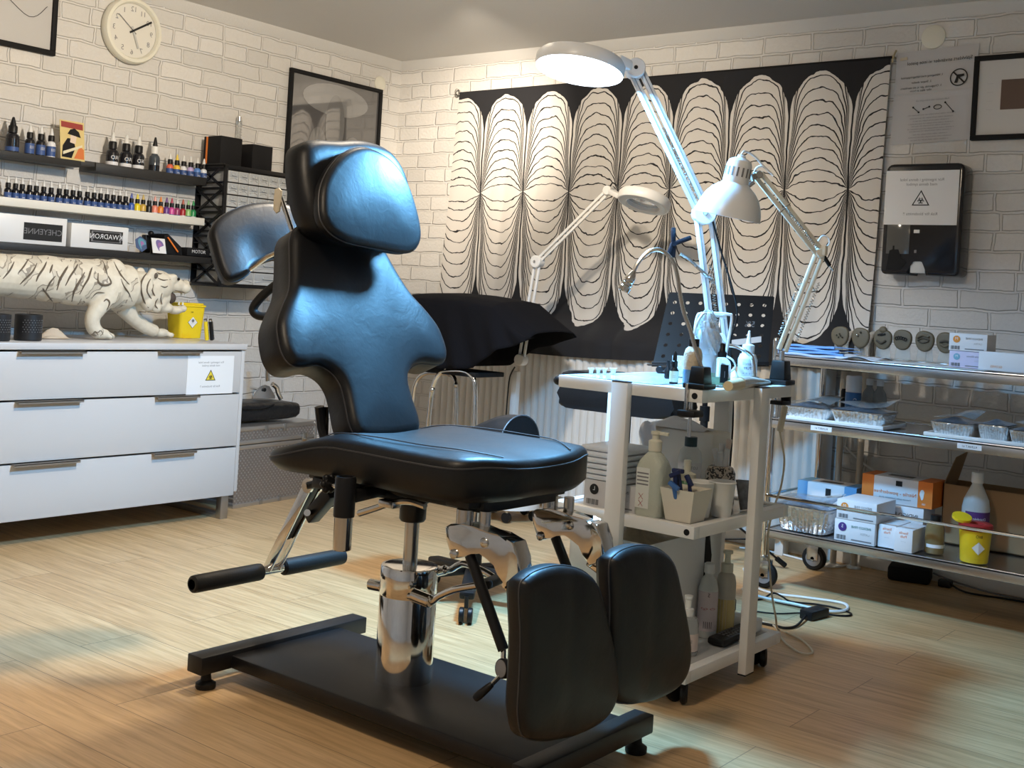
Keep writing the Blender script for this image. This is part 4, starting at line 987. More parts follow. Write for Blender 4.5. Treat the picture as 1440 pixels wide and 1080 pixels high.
b = B(); b.tube(bez([(-4.412, 3.45, .47), (-4.400, 3.58, .455), (-4.398, 3.72, .45), (-4.405, 3.80, .466)], 5), .004, M_BLKMATT, 6); b.obj('zip_seam', BG)
CT = thing('chrome_bracket', 'chrome hinged bracket resting on the black bag', 'bracket', (-4.5, 3.8, .466))
for s, X in ((0, -4.46), (1, -4.56)):
    P = [ax(x, y, X) for x, y in ((354, 557), (358, 550), (366, 543), (372, 541), (378, 543), (386, 557))]
    b = B(); b.prism(P+[P[-1]+V((0, 0, -.012)), P[0]+V((0, 0, -.012))], (.006, 0, 0), M_STEEL, .001); b.cyl(ax(371, 548, X+.006), ax(371, 548, X+.006)+V((.008, 0, 0)), .009, M_BLKPLAST); b.obj('bracket_plate', CT)
b = B(); q = ax(371, 548, -4.46); b.cyl(q+V((-.1, 0, 0)), q, .006, M_CHROME); b.tube(bez([ax(383, 540, -4.47), ax(389, 545, -4.47), ax(391, 552, -4.47), ax(395, 561, -4.47)], 5), .012, M_CHROME, 10); b.tube([ax(376, 536, -4.5), ax(376, 500, -4.5)], .012, M_CHROME, 10); b.obj('bracket_arm', CT)
# ================================================================ BACK WALL
def tapestry_mat():
    n = NT('tapestry_print'); tc = n.node('ShaderNodeTexCoord'); o = n.sep(tc.outputs['Object'])
    wz = n.noise(n.comb(o[0], o[2]), 16., 2); wx = n.noise(n.comb(o[2], o[0]), 7., 2)
    x = n.math('ADD', o[0], n.math('MULTIPLY', n.math('SUBTRACT', wx, .5), .02)); z = n.math('ADD', o[2], n.math('MULTIPLY', n.math('SUBTRACT', wz, .5), .040))
    W = .294; ZN = 1.605
    c = n.math('FRACT', n.math('DIVIDE', n.math('ADD', x, 2.014+.294*20-3.05), W))
    u = n.math('ABSOLUTE', n.math('SUBTRACT', n.math('MULTIPLY', c, 2.), 1.))
    dz = n.math('SUBTRACT', z, ZN-2.16); up = n.math('GREATER_THAN', dz, 0.)
    H = n.math('ADD', .675, n.math('MULTIPLY', up, .52-.675)); N = n.math('ADD', 11.4, n.math('MULTIPLY', up, -1.))
    v = n.math('DIVIDE', n.math('ABSOLUTE', dz), H)
    q = n.math('MAXIMUM', n.math('SUBTRACT', 1.05, n.math('MULTIPLY', v, .80)), .30)
    base_ = n.math('MAXIMUM', n.math('SUBTRACT', 1., n.math('POWER', u, 2.7)), .0005)
    k = n.math('DIVIDE', v, n.math('POWER', base_, q))
    kk = n.math('POWER', n.math('MAXIMUM', k, .0001), .90)
    kz = n.math('DIVIDE', n.math('DIVIDE', k, n.math('MAXIMUM', v, .01)), H)
    ku = n.math('DIVIDE', n.math('MULTIPLY', n.math('MULTIPLY', k, q), n.math('MULTIPLY', 2.7, n.math('POWER', u, 1.7))), n.math('MULTIPLY', base_, W/2))
    grad = n.math('MULTIPLY', n.math('SQRT', n.math('ADD', n.math('MULTIPLY', kz, kz), n.math('MULTIPLY', ku, ku))), n.math('MULTIPLY', .90, n.math('POWER', n.math('MAXIMUM', k, .02), -.10)))
    f = n.math('ABSOLUTE', n.math('SUBTRACT', n.math('FRACT', n.math('ADD', n.math('MULTIPLY', kk, N), .5)), .5))
    dist = n.math('DIVIDE', n.math('DIVIDE', f, N), grad)
    # hand-drawn: few lines survive in the crowded margins, the rest merge into the dark seam
    line = n.math('LESS_THAN', dist, n.math('MINIMUM', .0027, n.math('DIVIDE', .36/11, grad)))
    line = n.math('MULTIPLY', line, n.math('LESS_THAN', kk, 1.16))
    line = n.math('MAXIMUM', line, n.math('GREATER_THAN', u, .978))
    cap = n.math('MAXIMUM', n.math('DIVIDE', n.math('SUBTRACT', v, .62), .38), 0.)
    uo = n.math('POWER', n.math('MAXIMUM', n.math('SUBTRACT', 1., n.math('MULTIPLY', cap, cap)), 0.), .5)
    outside = n.math('MAXIMUM', n.math('GREATER_THAN', v, 1.), n.math('GREATER_THAN', u, n.math('SUBTRACT', uo, .03)))
    blk = n.math('MAXIMUM', line, outside)
    weave = n.noise(tc.outputs['Object'], 400., 2)
    n.t.links.new(n.mixc(blk, (.62, .59, .555), (.007, .007, .010)), n.b.inputs['Base Color'])
    n.b.inputs['Roughness'].default_value = .85; n.b.inputs['Sheen Weight'].default_value = .1
    n.t.links.new(n.bump(weave, .12, .002), n.b.inputs['Normal']); return n.m
def tap(u, v):
    zt = 2.158; zb = .80+.035*math.sin(PI*min(1, u*1.3))*-1+.03*u+.05*(1-sstep(u/.18))
    z = zt+(zb-zt)*v
    x = -4.268-.055*v*(1-u)+u*2.41-.03*v*u
    fold = .011*math.sin(u*34+1.6*v)*(.35+.65*v)+.008*math.sin(u*61+2.2*math.sin(3*v))*v+.006*math.sin(u*13)
    out = sstep((1.0-z)/.15)*.138+.012
    return V((x, YW-.016-out-abs(fold)*1.2-.002, z))
TPY = thing('tapestry', 'large black and white tapestry of scalloped line columns hanging on the back wall', 'tapestry', (-3.05, 4.87, 2.16))
b = B(); b.grid(lambda u, v: tap(u, v), 200, 70, tapestry_mat()); b.obj('cloth', TPY, smooth=80)
b = B(); b.cyl((-4.275, 4.884, 2.157), (-1.86, 4.884, 2.166), .006, M_BLKMATT, seg=10); b.obj('hem_rod', TPY)
b = B(); b.tube([V((-4.285, 4.893, 2.16))+V((0, -.02+.02*math.cos(a), .018*math.sin(a))) for a in [i*2*PI/12 for i in range(12)]], .004, M_CHROME, 6, closed=True); b.cyl((-4.275, 4.9, 2.16), (-4.275, 4.87, 2.16), .005, M_CHROME); b.obj('hook', TPY)
b = B(); b.cyl((-1.852, 4.9, 2.165), (-1.852, 4.87, 2.165), .004, mat('brass_hook', (.45, .38, .24), .4, .8)); b.tube([V((-1.852, 4.868, 2.14)), V((-1.846, 4.862, 2.165)), V((-1.838, 4.868, 2.19))], .004, mat('brass_hook', (.45, .38, .24), .4, .8), 6); b.obj('hook', TPY)

# ---- radiator under it, and its pipes
M_RAD = mat('radiator_enamel', (.70, .68, .65), .4)
RD = thing('radiator', 'wide white fluted panel radiator under the tapestry', 'radiator', (-3.1, 4.80, .08))
def rad(u, v):
    x = -4.22+u*2.20; n_ = 51; ph = (u*n_) % 1; y = 4.765+.016*(1-min(1, (abs(ph-.5)*2/.78)**6)*0-min(1., (abs(ph-.5)*2)**4*1.6))*-1
    return V((x, y, .085+v*.745))
b = B(); b.grid(rad, 51*8, 2, M_RAD); b.box2((-4.22, 4.785, .085), (-2.02, 4.87, .83), M_RAD, .004); b.box2((-4.225, 4.762, .822), (-2.015, 4.875, .838), M_RAD, .003); b.box2((-2.024, 4.755, .085), (-2.016, 4.87, .83), M_RAD, .002)
b.obj('panel', RD, smooth=50)
for x in (-4.0, -2.4): b = B(); b.box2((x, 4.86, .3), (x+.03, 4.899, .7), M_RAD); b.obj('wall_bracket', RD)
for x in (-4.0, -3.1, -2.2): b = B(); b.box2((x-.02, 4.79, 0), (x+.02, 4.85, .09), M_RAD, .003); b.obj('foot', RD)
M_PIPE = mat('beige_pipe_paint', (.52, .46, .38), .5)
for x, y, zt, lb in ((-1.955, 4.80, .95, 'beige heating pipe nearest the radiator, rising behind the steel trolley'), (-1.875, 4.83, .95, 'beige heating pipe on the right, rising behind the boxes of gloves')):
    b = B(); b.cyl((x, y, 0), (x, y, zt), .0135, M_PIPE); b.tube([(x, y, zt), (x, y+.03, zt+.03), (x, 4.899, zt+.04)], .0135, M_PIPE, 10); b.lathe([(.03, .0005), (.03, .006), (.016, .012)], M_WHITEP, (x, y, 0)); tag(b.obj('heating_pipe'), lb, 'pipe', 'heating pipes')
b = B(); b.tube(bez([(-1.97, 4.885, .50), (-1.93, 4.885, .47), (-1.85, 4.885, .42), (-1.72, 4.885, .37), (-1.62, 4.885, .345), (-1.5, 4.885, .34)], 8), .0045, M_WHITEP, 8); tag(b.obj('hanging_cable'), 'thin white cord sagging across the brick behind the glove boxes', 'cable')

# ---- poster, dispenser, frame, plate
b = B(); PW = [ay(*p, 4.897) for p in ((1262, 75), (1378, 61), (1364, 196), (1252, 204))]
def pp(u, v): return PW[3]*(1-u)*(1-v)+PW[2]*u*(1-v)+PW[1]*u*v+PW[0]*(1-u)*v
b.grid(lambda u, v: pp(u, v)+V((0, -.002-.003*math.exp(-((v-.52)/.02)**2), 0)), 6, 40, mat('laminated_sheet', (.52, .51, .51), .55))
xd, yd = (PW[2]-PW[3]).normalized(), (PW[0]-PW[3]).normalized(); wd = (PW[2]-PW[3]).length; hg = (PW[0]-PW[3]).length; off = V((0, -.0062, 0))
def pt(u, v): return pp(u, v)+off
b.text('Självklart använder vi inte pistol', pt(.54, .865), xd, yd, .021, M_INK)
for v, t, s in ((.715, '1. Håltagning med håltagningspistol', .0125), (.655, '2. Skapar skador', .0125), (.60, '3. Ohygienisk, går ej att sterilisera', .0125), (.565, 'eller slipa av hörn', .0125)): b.text(t, pt(.34, v), xd, yd, s, M_INK)
c = pt(.795, .665); r = .036
b.raw([c+xd*(R_*math.cos(a))+yd*(R_*math.sin(a)) for a in [i*2*PI/36 for i in range(36)] for R_ in (r, r*.87)], [(2*i, 2*i+1, (2*i+3) % 72, (2*i+2) % 72) for i in range(36)], M_INK)
b.raw([c+xd*(u*r)+yd*(v*r)+V((0, -.0004, 0)) for u, v in ((-.72, .60), (-.60, .72), (.72, -.60), (.60, -.72))], [(0, 1, 2, 3)], M_INK)
b.raw([c+xd*(u*r)+yd*(v*r) for u, v in ((-.25, .32), (.55, .36), (.6, .12), (.2, .02), (-.02, .0), (-.12, -.62), (-.5, -.62), (-.30, .0))], [tuple(range(8))], M_INK)
b.text('Skaffa smycken i titan & kirurgiskt stål', pt(.50, .452), xd, yd, .009, M_GREYINK)
for u, v, pts in ((.72, .36, ((-.02, .02), (.015, -.02))), (.30, .36, ((-.012, .01), (.012, -.012))), (.43, .37, ((-.012, -.004), (.012, .004)))):
    o = pt(u, v); a, d = (o+xd*p[0]+yd*p[1] for p in pts); b.tube([a, d], .0016, M_INK, 5); b.sphere(a, .0042, M_INK, 8, 6, (1, .2, 1)); b.sphere(d, .0042, M_INK, 8, 6, (1, .2, 1))
b.tube([pt(.57, .37)+xd*(.016*math.cos(a))+yd*(.009*math.sin(a)) for a in [i*2*PI/14 for i in range(14)]], .0016, M_INK, 5, closed=True)
for i, v in enumerate((.30, .265, .235, .205, .18, .15, .125, .09, .06, .03)): b.text('vi använder endast sterila kanyler och rena instrument vid varje piercing'[:60-(i*7) % 17], pt(.5, v), xd, yd, .0082, M_GREYINK)
tag(b.obj('poster', smooth=0), 'laminated no-piercing-gun notice taped to the back wall above the dispenser', 'poster')
b = B(); c = ay(1271, 83, 4.89); b.box(c, (.03, .002, .012), mat('masking_tape', (.60, .52, .38), .7), M=Matrix.Rotation(-.1, 3, 'Y')); tag(b.obj('masking_tape'), 'small piece of tan tape at the corner of the notice', 'tape')
b = B(); b.lathe([(.05, 0), (.05, .006), (.044, .010), (0, .011)], M_CREAM, ay(1313, 52, YW), (0, -1, 0), 32, cap=False); tag(b.obj('cover_plate'), 'round cream cover plate on the back wall above the notice', 'cover plate')
FR = thing('framed_picture', 'black framed sheet with dark brown square picture right of the notice', 'framed picture', (-1.3, 4.89, 1.8))
b = B(); x0, x1, zz0, zz1, w = -1.517, -1.08, 1.80, 2.141, .02
for a, c in (((x0, zz0), (x1, zz0+w)), ((x0, zz1-w), (x1, zz1)), ((x0, zz0+w), (x0+w, zz1-w)), ((x1-w, zz0+w), (x1, zz1-w))): b.box2((a[0], YW-.026, a[1]), (c[0], YW-.0005, c[1]), M_BLKMATT, .002)
b.obj('frame', FR)
b = B(); b.box2((x0+w, YW-.014, zz0+w), (x1-w, YW-.001, zz1-w), mat('grey_white_print', (.60, .58, .55), .35, coat=.4)); b.box2((-1.408, YW-.015, 1.92), (-1.27, YW-.0139, 2.04), mat('dark_brown_photo', (.10, .055, .035), .35))
for k in range(4): b.text('______', (-1.45, YW-.0145, 2.03-k*.035), (1, 0, 0), (0, 0, 1), .008, M_GREYINK)
b.obj('print', FR, smooth=0)
# towel dispenser
M_SMOKE = mat('smoked_black_plastic', (.012, .012, .015), .12, spec=.6); M_SMOKE2 = mat('smoked_window', (.045, .048, .05), .06, trans=.35, ior=1.3)
TD = thing('towel_dispenser', 'black smoked paper towel dispenser with a white warning sheet on the back wall', 'towel dispenser', (-1.66, 4.85, 1.24))
dx0, dx1, dz0, dz1 = -1.820, -1.50, 1.242, 1.698; YD = 4.785
arch = [(-1.700, dz0), (-1.700, dz0+.05), (-1.694, dz0+.062), (-1.682, dz0+.068), (-1.652, dz0+.068), (-1.640, dz0+.062), (-1.634, dz0+.05), (-1.634, dz0)]
def rc(cx, cz, r, a0): return [(cx+r*math.cos(a0+i*PI/8), cz+r*math.sin(a0+i*PI/8)) for i in range(5)]
ol = rc(dx0+.03, dz1-.03, .03, PI/2)+rc(dx0+.02, dz0+.02, .02, PI)+arch+rc(dx1-.02, dz0+.02, .02, 1.5*PI)+rc(dx1-.03, dz1-.03, .03, 0)
b = B(); b.prism([V((x, YW-.0005, z)) for x, z in ol], (0, YD-YW, 0), M_SMOKE, .012, 3); b.obj('housing', TD)
b = B(); b.box2((dx0+.02, YD-.0016, dz0+.085), (dx0+.115, YD-.0002, dz0+.22), mat('grey_window', (.10, .10, .095), .1), .001); b.prism([V((x, YD-.003, z)) for x, z in ((-1.795, 1.262), (-1.735, 1.262), (-1.712, 1.295), (-1.735, 1.31), (-1.748, 1.345), (-1.765, 1.345), (-1.765, 1.36), (-1.772, 1.36), (-1.772, 1.345), (-1.785, 1.34))], (0, .0025, 0), M_BLKMATT); b.obj('window', TD)
b = B(); b.box2((-1.698, YD+.004, dz0+.008), (-1.636, YD+.03, dz0+.066), mat('towel_paper', (.62, .62, .60), .8), .004); b.obj('paper_towel', TD)
b = B(); b.box((-1.677, YD-.002, 1.420), (.024, .003, .014), M_WHITEP, .002); b.box((-1.678, YD-.002, 1.338), (.010, .002, .013), M_GREYINK, .001); b.obj('lock', TD)
warn_sheet('warning_sheet', 'white sheet with black biohazard triangle on the towel dispenser', (-1.668, YD-.0005, 1.558), (1, 0, 0), (0, 0, 1), (0, -1, 0), .298, .222, M_PAPER)

# ================================================================ STEEL TROLLEY on the right
ST = thing('steel_trolley', 'three tier stainless steel trolley on castors against the back wall', 'trolley', (-1.4, 4.4, 0))
SX0, SX1, SY0, SY1 = -1.975, -.72, 4.17, 4.67
def stier(zt, t):
    b = B(); b.box2((SX0, SY0, zt-.004), (SX1, SY1, zt), M_STEEL)
    b.box2((SX0, SY0, zt-t), (SX1, SY0+.004, zt+.004), M_STEEL, .0015); b.box2((SX0, SY1-.004, zt-t), (SX1, SY1, zt+.004), M_STEEL, .0015); b.box2((SX0, SY0, zt-t), (SX0+.004, SY1, zt+.004), M_STEEL, .0015); b.box2((SX1-.004, SY0, zt-t), (SX1, SY1, zt+.004), M_STEEL, .0015)
    return b.obj('tier', ST)
stier(.893, .034); t2 = stier(.650, .034); stier(.229, .032)
for x, y in ((SX0-.008, SY0+.02), (SX0-.008, SY1-.02), (SX1+.008, SY0+.02), (SX1+.008, SY1-.02)):
    b = B(); b.cyl((x, y, .115), (x, y, .905 if y > 4.4 else .95), .0125, M_CHROME); b.lathe([(.0125, 0), (.010, .008), (0, .011)], M_CHROME, (x, y, .905 if y > 4.4 else .95)); b.obj('post', ST)
    b = B(); b.lathe([(.016, .10), (.022, .105), (.022, .118), (.013, .125)], M_CHROME2, (x, y, 0)); 
    for s in (-1, 1): b.box2((x-.018, y+s*.019-.002, .045), (x+.03, y+s*.019+.002, .108), M_CHROME2, .001)
    cs = b.obj('castor_fork', ST)
    b = B(); b.cyl((x+.008, y-.014, .050), (x+.008, y+.014, .050), .05, M_RUBBER, seg=28, bev=.005); b.cyl((x+.008, y-.0155, .050), (x+.008, y+.0155, .050), .032, mat('grey_hub', (.25, .25, .26), .4), seg=24); b.cyl((x+.008, y-.021, .05), (x+.008, y+.021, .05), .008, M_CHROME2); b.obj('wheel', cs)
b = B(); ra = .356
b.tube([(SX0-.008, SY1-.02, ra), (SX0-.008, SY0+.02, ra)], .006, M_CHROME, 8); b.obj('guard_rail', ST)
b = B(); b.tube([(SX0-.008, SY0+.008, ra), (SX1+.008, SY0+.008, ra)], .006, M_CHROME, 8); b.obj('guard_rail', ST)
for x0, tx in ((ay(1140, 605, SY0).x, 'KLINIKT 61'), (ay(1346, 629, SY0).x, 'KLINIKT 61')):
    b = B(); z = .634; b.box2((x0, SY0-.0012, z-.008), (x0+.082, SY0-.0002, z+.010), M_WHITELAB); b.text(tx, (x0+.041, SY0-.0016, z+.001), (1, 0, 0), (0, 0, 1), .0105, M_INK); b.obj('shelf_label', t2, smooth=0)
ZT, ZM, ZB = .8975, .6545, .2335
# --- top tier: blue wipes, papers, silicone piercing models, glove boxes
M_BLUEC = mat('blue_wipe', (.20, .40, .78), .8, bump=.5, bscale=50); M_BLUEC2 = mat('pale_blue_wipe', (.50, .58, .74), .8)
t = thing('blue_wipes', 'stack of folded blue disposable cloths on the top steel tier', 'cloths', (-1.85, 4.35, ZT))
b = B(); random.seed(5)
for k in range(4):
    w0 = .002*k; xa, xb = -1.966+.004*k, -1.70-.02*k
    b.grid(lambda u, v, k=k, xa=xa, xb=xb: V((xa+(xb-xa)*u, 4.20+.006*k+.24*v, ZT+.005+k*.0105+.003*math.sin(9*u+k*2)*math.sin(5*v+1))), 16, 8, M_BLUEC if k > 0 else M_BLUEC2)
    b.tube(bez([(xa+(xb-xa)*u, 4.20+.006*k, ZT+.005+k*.0105+.003*math.sin(9*u+k*2)*math.sin(1)) for u in (0, .25, .5, .75, 1.)], 4), .0048, M_BLUEC if k > 0 else M_BLUEC2, 8)
b.obj('folded_cloth', t)
M_PAPER2 = mat('tissue_paper', (.70, .70, .74), .8, bump=.4, bscale=30)
def loose_sheet(name, label, x0, x1, y0, y1, z, m, seed, grp=None, amp=.006):
    random.seed(seed); a, c_ = random.random()*6, random.random()*6; b = B()
    b.grid(lambda u, v: V((x0+(x1-x0)*u, y0+(y1-y0)*v, z+.0012+amp*(.5+.5*math.sin(7*u+a)*math.sin(5*v+c_))*(1-u*.3))), 14, 8, m)
    o = b.obj(name); md = o.modifiers.new('thick', 'SOLIDIFY'); md.thickness = .0012; md.offset = 1; return tag(o, label, 'paper', grp)
loose_sheet('tissue_sheet', 'crumpled white tissue sheet beside the blue cloths on the top tier', -1.74, -1.585, 4.175, 4.36, ZT, M_PAPER2, 1, None, .018)
loose_sheet('tissue_sheet', 'flat white sheet at the front edge of the top tier below the models', -1.60, -1.40, 4.174, 4.40, ZT, M_PAPER, 2, None, .004)
loose_sheet('tissue_sheet', 'white sheet under the glove boxes on the top tier', -1.415, -1.20, 4.174, 4.42, ZT, M_PAPER, 4, None, .001)
M_SIL = mat('olive_brown_silicone', (.145, .115, .07), .5); M_SILD = mat('dark_silicone', (.05, .04, .025), .5)
feats = ['belly button ring dots', 'single steel stud', 'ear curve and rings', 'row of small rings', 'closed eye with brow', 'lips partly behind the glove boxes']
lbs = ['silicone piercing model with small dots, first beside the blue cloths', 'silicone piercing model with one bright stud', 'silicone piercing model shaped like a navel fold with black bars', 'silicone piercing model with a row of dark rings', 'silicone eyebrow piercing model with a closed eye', 'silicone piercing model partly hidden by the orange glove box']
for i, (px, py) in enumerate(((1182, 473), (1210, 475), (1241, 477), (1269, 478), (1300, 480), (1330, 482))):
    c = ay(px, py, 4.60); t = thing('piercing_model', lbs[i], 'piercing model', (c.x, c.y, ZT), 0, 'silicone piercing models'); b = B()
    rx, rz = .037, .044; tl = (-.35, .3, .5, .2, .35, .2)[i]
    sh = [(rx*math.cos(a)*(1+.14*math.sin(a+tl)), rz*math.sin(a)*(1+.08*math.cos(2*a+tl))) for a in [k*2*PI/22 for k in range(22)]]
    rim = pad(b, sh, c+V((0, .008, 0)), (1, 0, 0), (0, 0, 1), (0, -1, 0), .016, .007, M_SIL, .004, None, .012, .004); f_ = b.obj('silicone_face', t, smooth=60)
    b = B(); F = lambda u, v: c+V((u, -.0125, v))
    if i == 0:
        for u, v in ((-.012, .004), (-.004, -.004), (.004, .003), (.012, -.003), (.0, .010)): b.sphere(F(u, v), .0035, M_SILD, 8, 6)
    elif i == 1: b.sphere(F(-.008, .010), .006, M_CHROME, 10, 8); b.sphere(F(.004, .022), .004, M_SILD, 8, 6)
    elif i == 2:
        b.sphere(c+V((.002, -.004, .038)), .017, M_SIL, 12, 8, (1, .6, .8)); b.tube(bez([F(-.02, -.006), F(0, -.016), F(.018, -.004)], 6), .004, M_SILD, 8)
        for u in (-.006, .004): b.tube([F(u-.01, .016), F(u+.01, .022)], .0035, M_INK, 6)
    elif i == 3:
        for k in range(5): b.tube([F(-.02+k*.009+.005*math.cos(a), .005+.006*math.sin(a)+.003*math.sin(k)) for a in [j*2*PI/8 for j in range(8)]], .0018, M_INK, 5, closed=True)
    elif i == 4: b.tube(bez([F(-.026, .012), F(-.005, .024), F(.02, .018)], 6), .005, M_SIL, 8); b.tube(bez([F(-.024, .002), F(-.004, .012), F(.022, .005)], 6), .003, M_SILD, 8); b.tube(bez([F(-.02, -.002), F(.0, -.006), F(.02, .001)], 6), .0025, M_SILD, 8)
    else: b.tube(bez([F(-.02, 0), F(0, .006), F(.02, 0)], 6), .004, M_SILD, 8); b.tube(bez([F(-.018, -.006), F(0, -.014), F(.018, -.006)], 6), .005, M_SIL, 8)
    b.obj('features', f_)
    b = B(); b.prism([V((c.x-.032, 4.612, ZT+.001)), V((c.x+.032, 4.612, ZT+.001)), V((c.x+.024, 4.612, c.z)), V((c.x-.024, 4.612, c.z))], (0, .003, 0), M_CLEAR); b.box2((c.x-.034, 4.59, ZT+.0005), (c.x+.034, 4.63, ZT+.004), M_CLEAR, .001); b.obj('acrylic_stand', t)
def glove_box(label, x0, x1, y0, y1, z, h, face, side, logo_c, logo_t, title, group, tcol=None, bars=True, sub='', name='glove_box'):
    t = thing(name, label, 'glove box', ((x0+x1)/2, (y0+y1)/2, z), 0, group); b = B(); b.box2((x0, y0, z+.0005), (x1, y1, z+h), face, .001)
    bx_ = b.obj('carton', t); b = B(); w = x1-x0; F = lambda u, v, d=.0008: V((x0+w*u, y0-d, z+h*v))
    if side is not None:
        for a, c_ in ((0, .17), (.80, 1.)): b.box2((x0+w*a-.0004*(a == 0), y0-.0006, z+.001), (x0+w*c_+.0004*(c_ == 1), y1+.0004, z+h+.0005), side) if a == 0 else b.box2((x0+w*a, y0-.0006, z+.001), (x1+.0006, y1+.0004, z+h+.0004), side)
        b.box(F(.53, .80), (w*.09, .001, h*.2), M_INK); b.text(title, F(.48, .42, .0014), (1, 0, 0), (0, 0, 1), h*.20, side); b.text('Premium quality examination gloves', F(.48, .22, .0014), (1, 0, 0), (0, 0, 1), h*.085, M_GREYINK)
        b.box2((x0+w*.3, y0+(y1-y0)*.35, z+h), (x0+w*.65, y0+(y1-y0)*.65, z+h+.0012), mat('box_slot', (.16, .15, .14), .7))
        b.prism([F(.86+.03*math.cos(a)*(1.2 if math.sin(a) > 0 else .8), .5+.2*math.sin(a), .0012) for a in [k*2*PI/12 for k in range(12)]], (0, -.0004, 0), M_PAPER); b.text('100', F(.89, .15, .0012), (1, 0, 0), (0, 0, 1), h*.10, M_PAPER)
    else:
        r = h*.2; c_ = F(.2, .66, .0012); b.prism([c_+V((r*math.cos(a), 0, r*math.sin(a))) for a in [k*2*PI/20 for k in range(20)]], (0, -.0004, 0), logo_c); b.text(logo_t, c_+V((0, -.001, r*.15)), (1, 0, 0), (0, 0, 1), r*1.1, M_PAPER)
        b.text(title, F(.66, .72, .0012), (1, 0, 0), (0, 0, 1), h*.16, tcol or M_GREYINK); b.text(sub or 'LATEX', F(.76, .45, .0012), (1, 0, 0), (0, 0, 1), h*.15, mat('pale_grey_print', (.5, .5, .5), .7))
        for k in range(9): b.box(F(.06+k*.027, .18), (w*(.008+.010*((k*7) % 3)), .001, h*.2), M_GREYINK)
        b.box(F(.68, .13), (w*.5, .0008, h*.055), M_GREYINK)
    b.obj('printing', bx_, smooth=0); return t
M_LOGO_O = mat('orange_logo', (.72, .27, .04), .5); M_LOGO_B = mat('blue_logo', (.20, .42, .55), .5); M_LOGO_P = mat('purple_logo', (.06, .03, .20), .5); M_LAV = mat('lavender_carton', (.62, .58, .74), .6); M_BOXW = mat('white_carton', (.74, .74, .76), .6)
a, c = ay(1333, 512, 4.24), ay(1384, 514, 4.24)
glove_box('lavender glove box with pale blue logo, lower of two on the top tier', a.x+.003, c.x+.01, 4.24, 4.34, ZT+.004, .0575, M_LAV, None, M_LOGO_B, 'M', 'Nitrile Gloves', 'glove boxes on the top tier')
glove_box('white glove box with orange logo, upper of two on the top tier', a.x, c.x+.006, 4.238, 4.345, ZT+.0625, .062, M_BOXW, None, M_LOGO_O, 'M', 'INDIGO FINE', 'glove boxes on the top tier')
b = B(); q = ay(1378, 516, 4.22); b.box2((q.x, 4.20, ZT+.0045), (q.x+.21, 4.2375, ZT+.068), M_BOXW, .001); b.text('GLOVES', (q.x+.06, 4.1994, ZT+.018), (1, 0, 0), (0, 0, 1), .011, M_LOGO_O); tag(b.obj('carton'), 'plain white carton in front of the glove boxes at the right of the top tier', 'carton')
# --- middle tier: trays of foil dishes, bottles behind
def tray(label, x0, x1, y0, y1):
    b = B(); b.box2((x0, y0, ZM+.0005), (x1, y1, ZM+.005), M_WHITEP, .002)
    for p, q in (((x0, y0), (x1, y0+.006)), ((x0, y1-.006), (x1, y1)), ((x0, y0), (x0+.006, y1)), ((x1-.006, y0), (x1, y1))): b.box2((p[0], p[1], ZM+.001), (q[0], q[1], ZM+.014), M_WHITEP, .002)
    return tag(b.obj('tray'), label, 'tray', 'white trays on the middle tier')
tray('white plastic tray with two foil dishes at the left of the middle tier', -1.955, -1.545, 4.18, 4.42)
tray('white plastic tray under the foil dishes at the right of the middle tier', -1.40, -.99, 4.18, 4.42)
def foil_dish(label, x0, x1, y0, y1, z, h, film=True, group='foil dishes', wrap=False, skew=0.):
    t = thing('foil_dish', label, 'foil dish', ((x0+x1)/2, (y0+y1)/2, z), 0, group); b = B(); n_ = 84
    cx, cy = (x0+x1)/2, (y0+y1)/2
    def rr(k, zz, rip):
        o = []
        for i in range(n_):
            a = 2*PI*i/n_; s_ = 1/(abs(math.cos(a))**6+abs(math.sin(a))**6)**(1/6)
            kk = k*(1+rip*(.028 if i % 2 else -.028)); o.append(V((cx+(x1-x0)/2*kk*s_*math.cos(a), cy+(y1-y0)/2*kk*s_*math.sin(a), zz)))
        return o
    R_ = [rr(.80, z+.0006, 0), rr(.81, z+.002, 1), rr(.93, z+h*.85, 1), rr(.95, z+h*.9, 0), rr(1., z+h*.92, 0), rr(1., z+h, 0), rr(.94, z+h*.97, 0), rr(.80, z+h*.3, 0)]
    vs = [p for r in R_ for p in r]; fs = [tuple(range(n_))[::-1]]
    for k in range(len(R_)-1): fs += [(k*n_+i, k*n_+(i+1) % n_, (k+1)*n_+(i+1) % n_, (k+1)*n_+i) for i in range(n_)]
    fs.append(tuple(range((len(R_)-1)*n_, len(R_)*n_))); b.raw(vs, fs, M_FOIL); d = b.obj('dish', t, smooth=25)
    random.seed(int(abs(x0)*1000)); ph = random.random()*6
    b = B(); b.grid(lambda u, v: V((x0+.006+(x1-x0-.012)*u, y0+.006+(y1-y0-.012)*v, z+h+.002+.012*math.sin(PI*u)*math.sin(PI*v)*(1+.4*math.sin(9*u+ph)*math.sin(8*v+ph)))), 16, 12, mat('blue_tint_foil', (.48, .58, .72), .25, .9, .7, 40)); b.obj('contents', t)
    if film:
        b = B(); b.grid(lambda u, v: V((x0+(x1-x0)*(.05+.95*u), y0+(y1-y0)*(.2+.75*v), z+h+.020+.026*u*v+.006*math.sin(6*u+ph))), 10, 6, M_CLEAR); b.obj('plastic_cover', t)
    return t
foil_dish('foil dish at the left end of the left tray behind the lamp clamp', -1.952, -1.772, 4.20, 4.38, ZM+.0055, .045)
foil_dish('foil dish at the right end of the left tray below the blue can', -1.765, -1.555, 4.19, 4.39, ZM+.0055, .050)
foil_dish('foil dish at the left end of the right tray', -1.395, -1.245, 4.20, 4.38, ZM+.0055, .046)
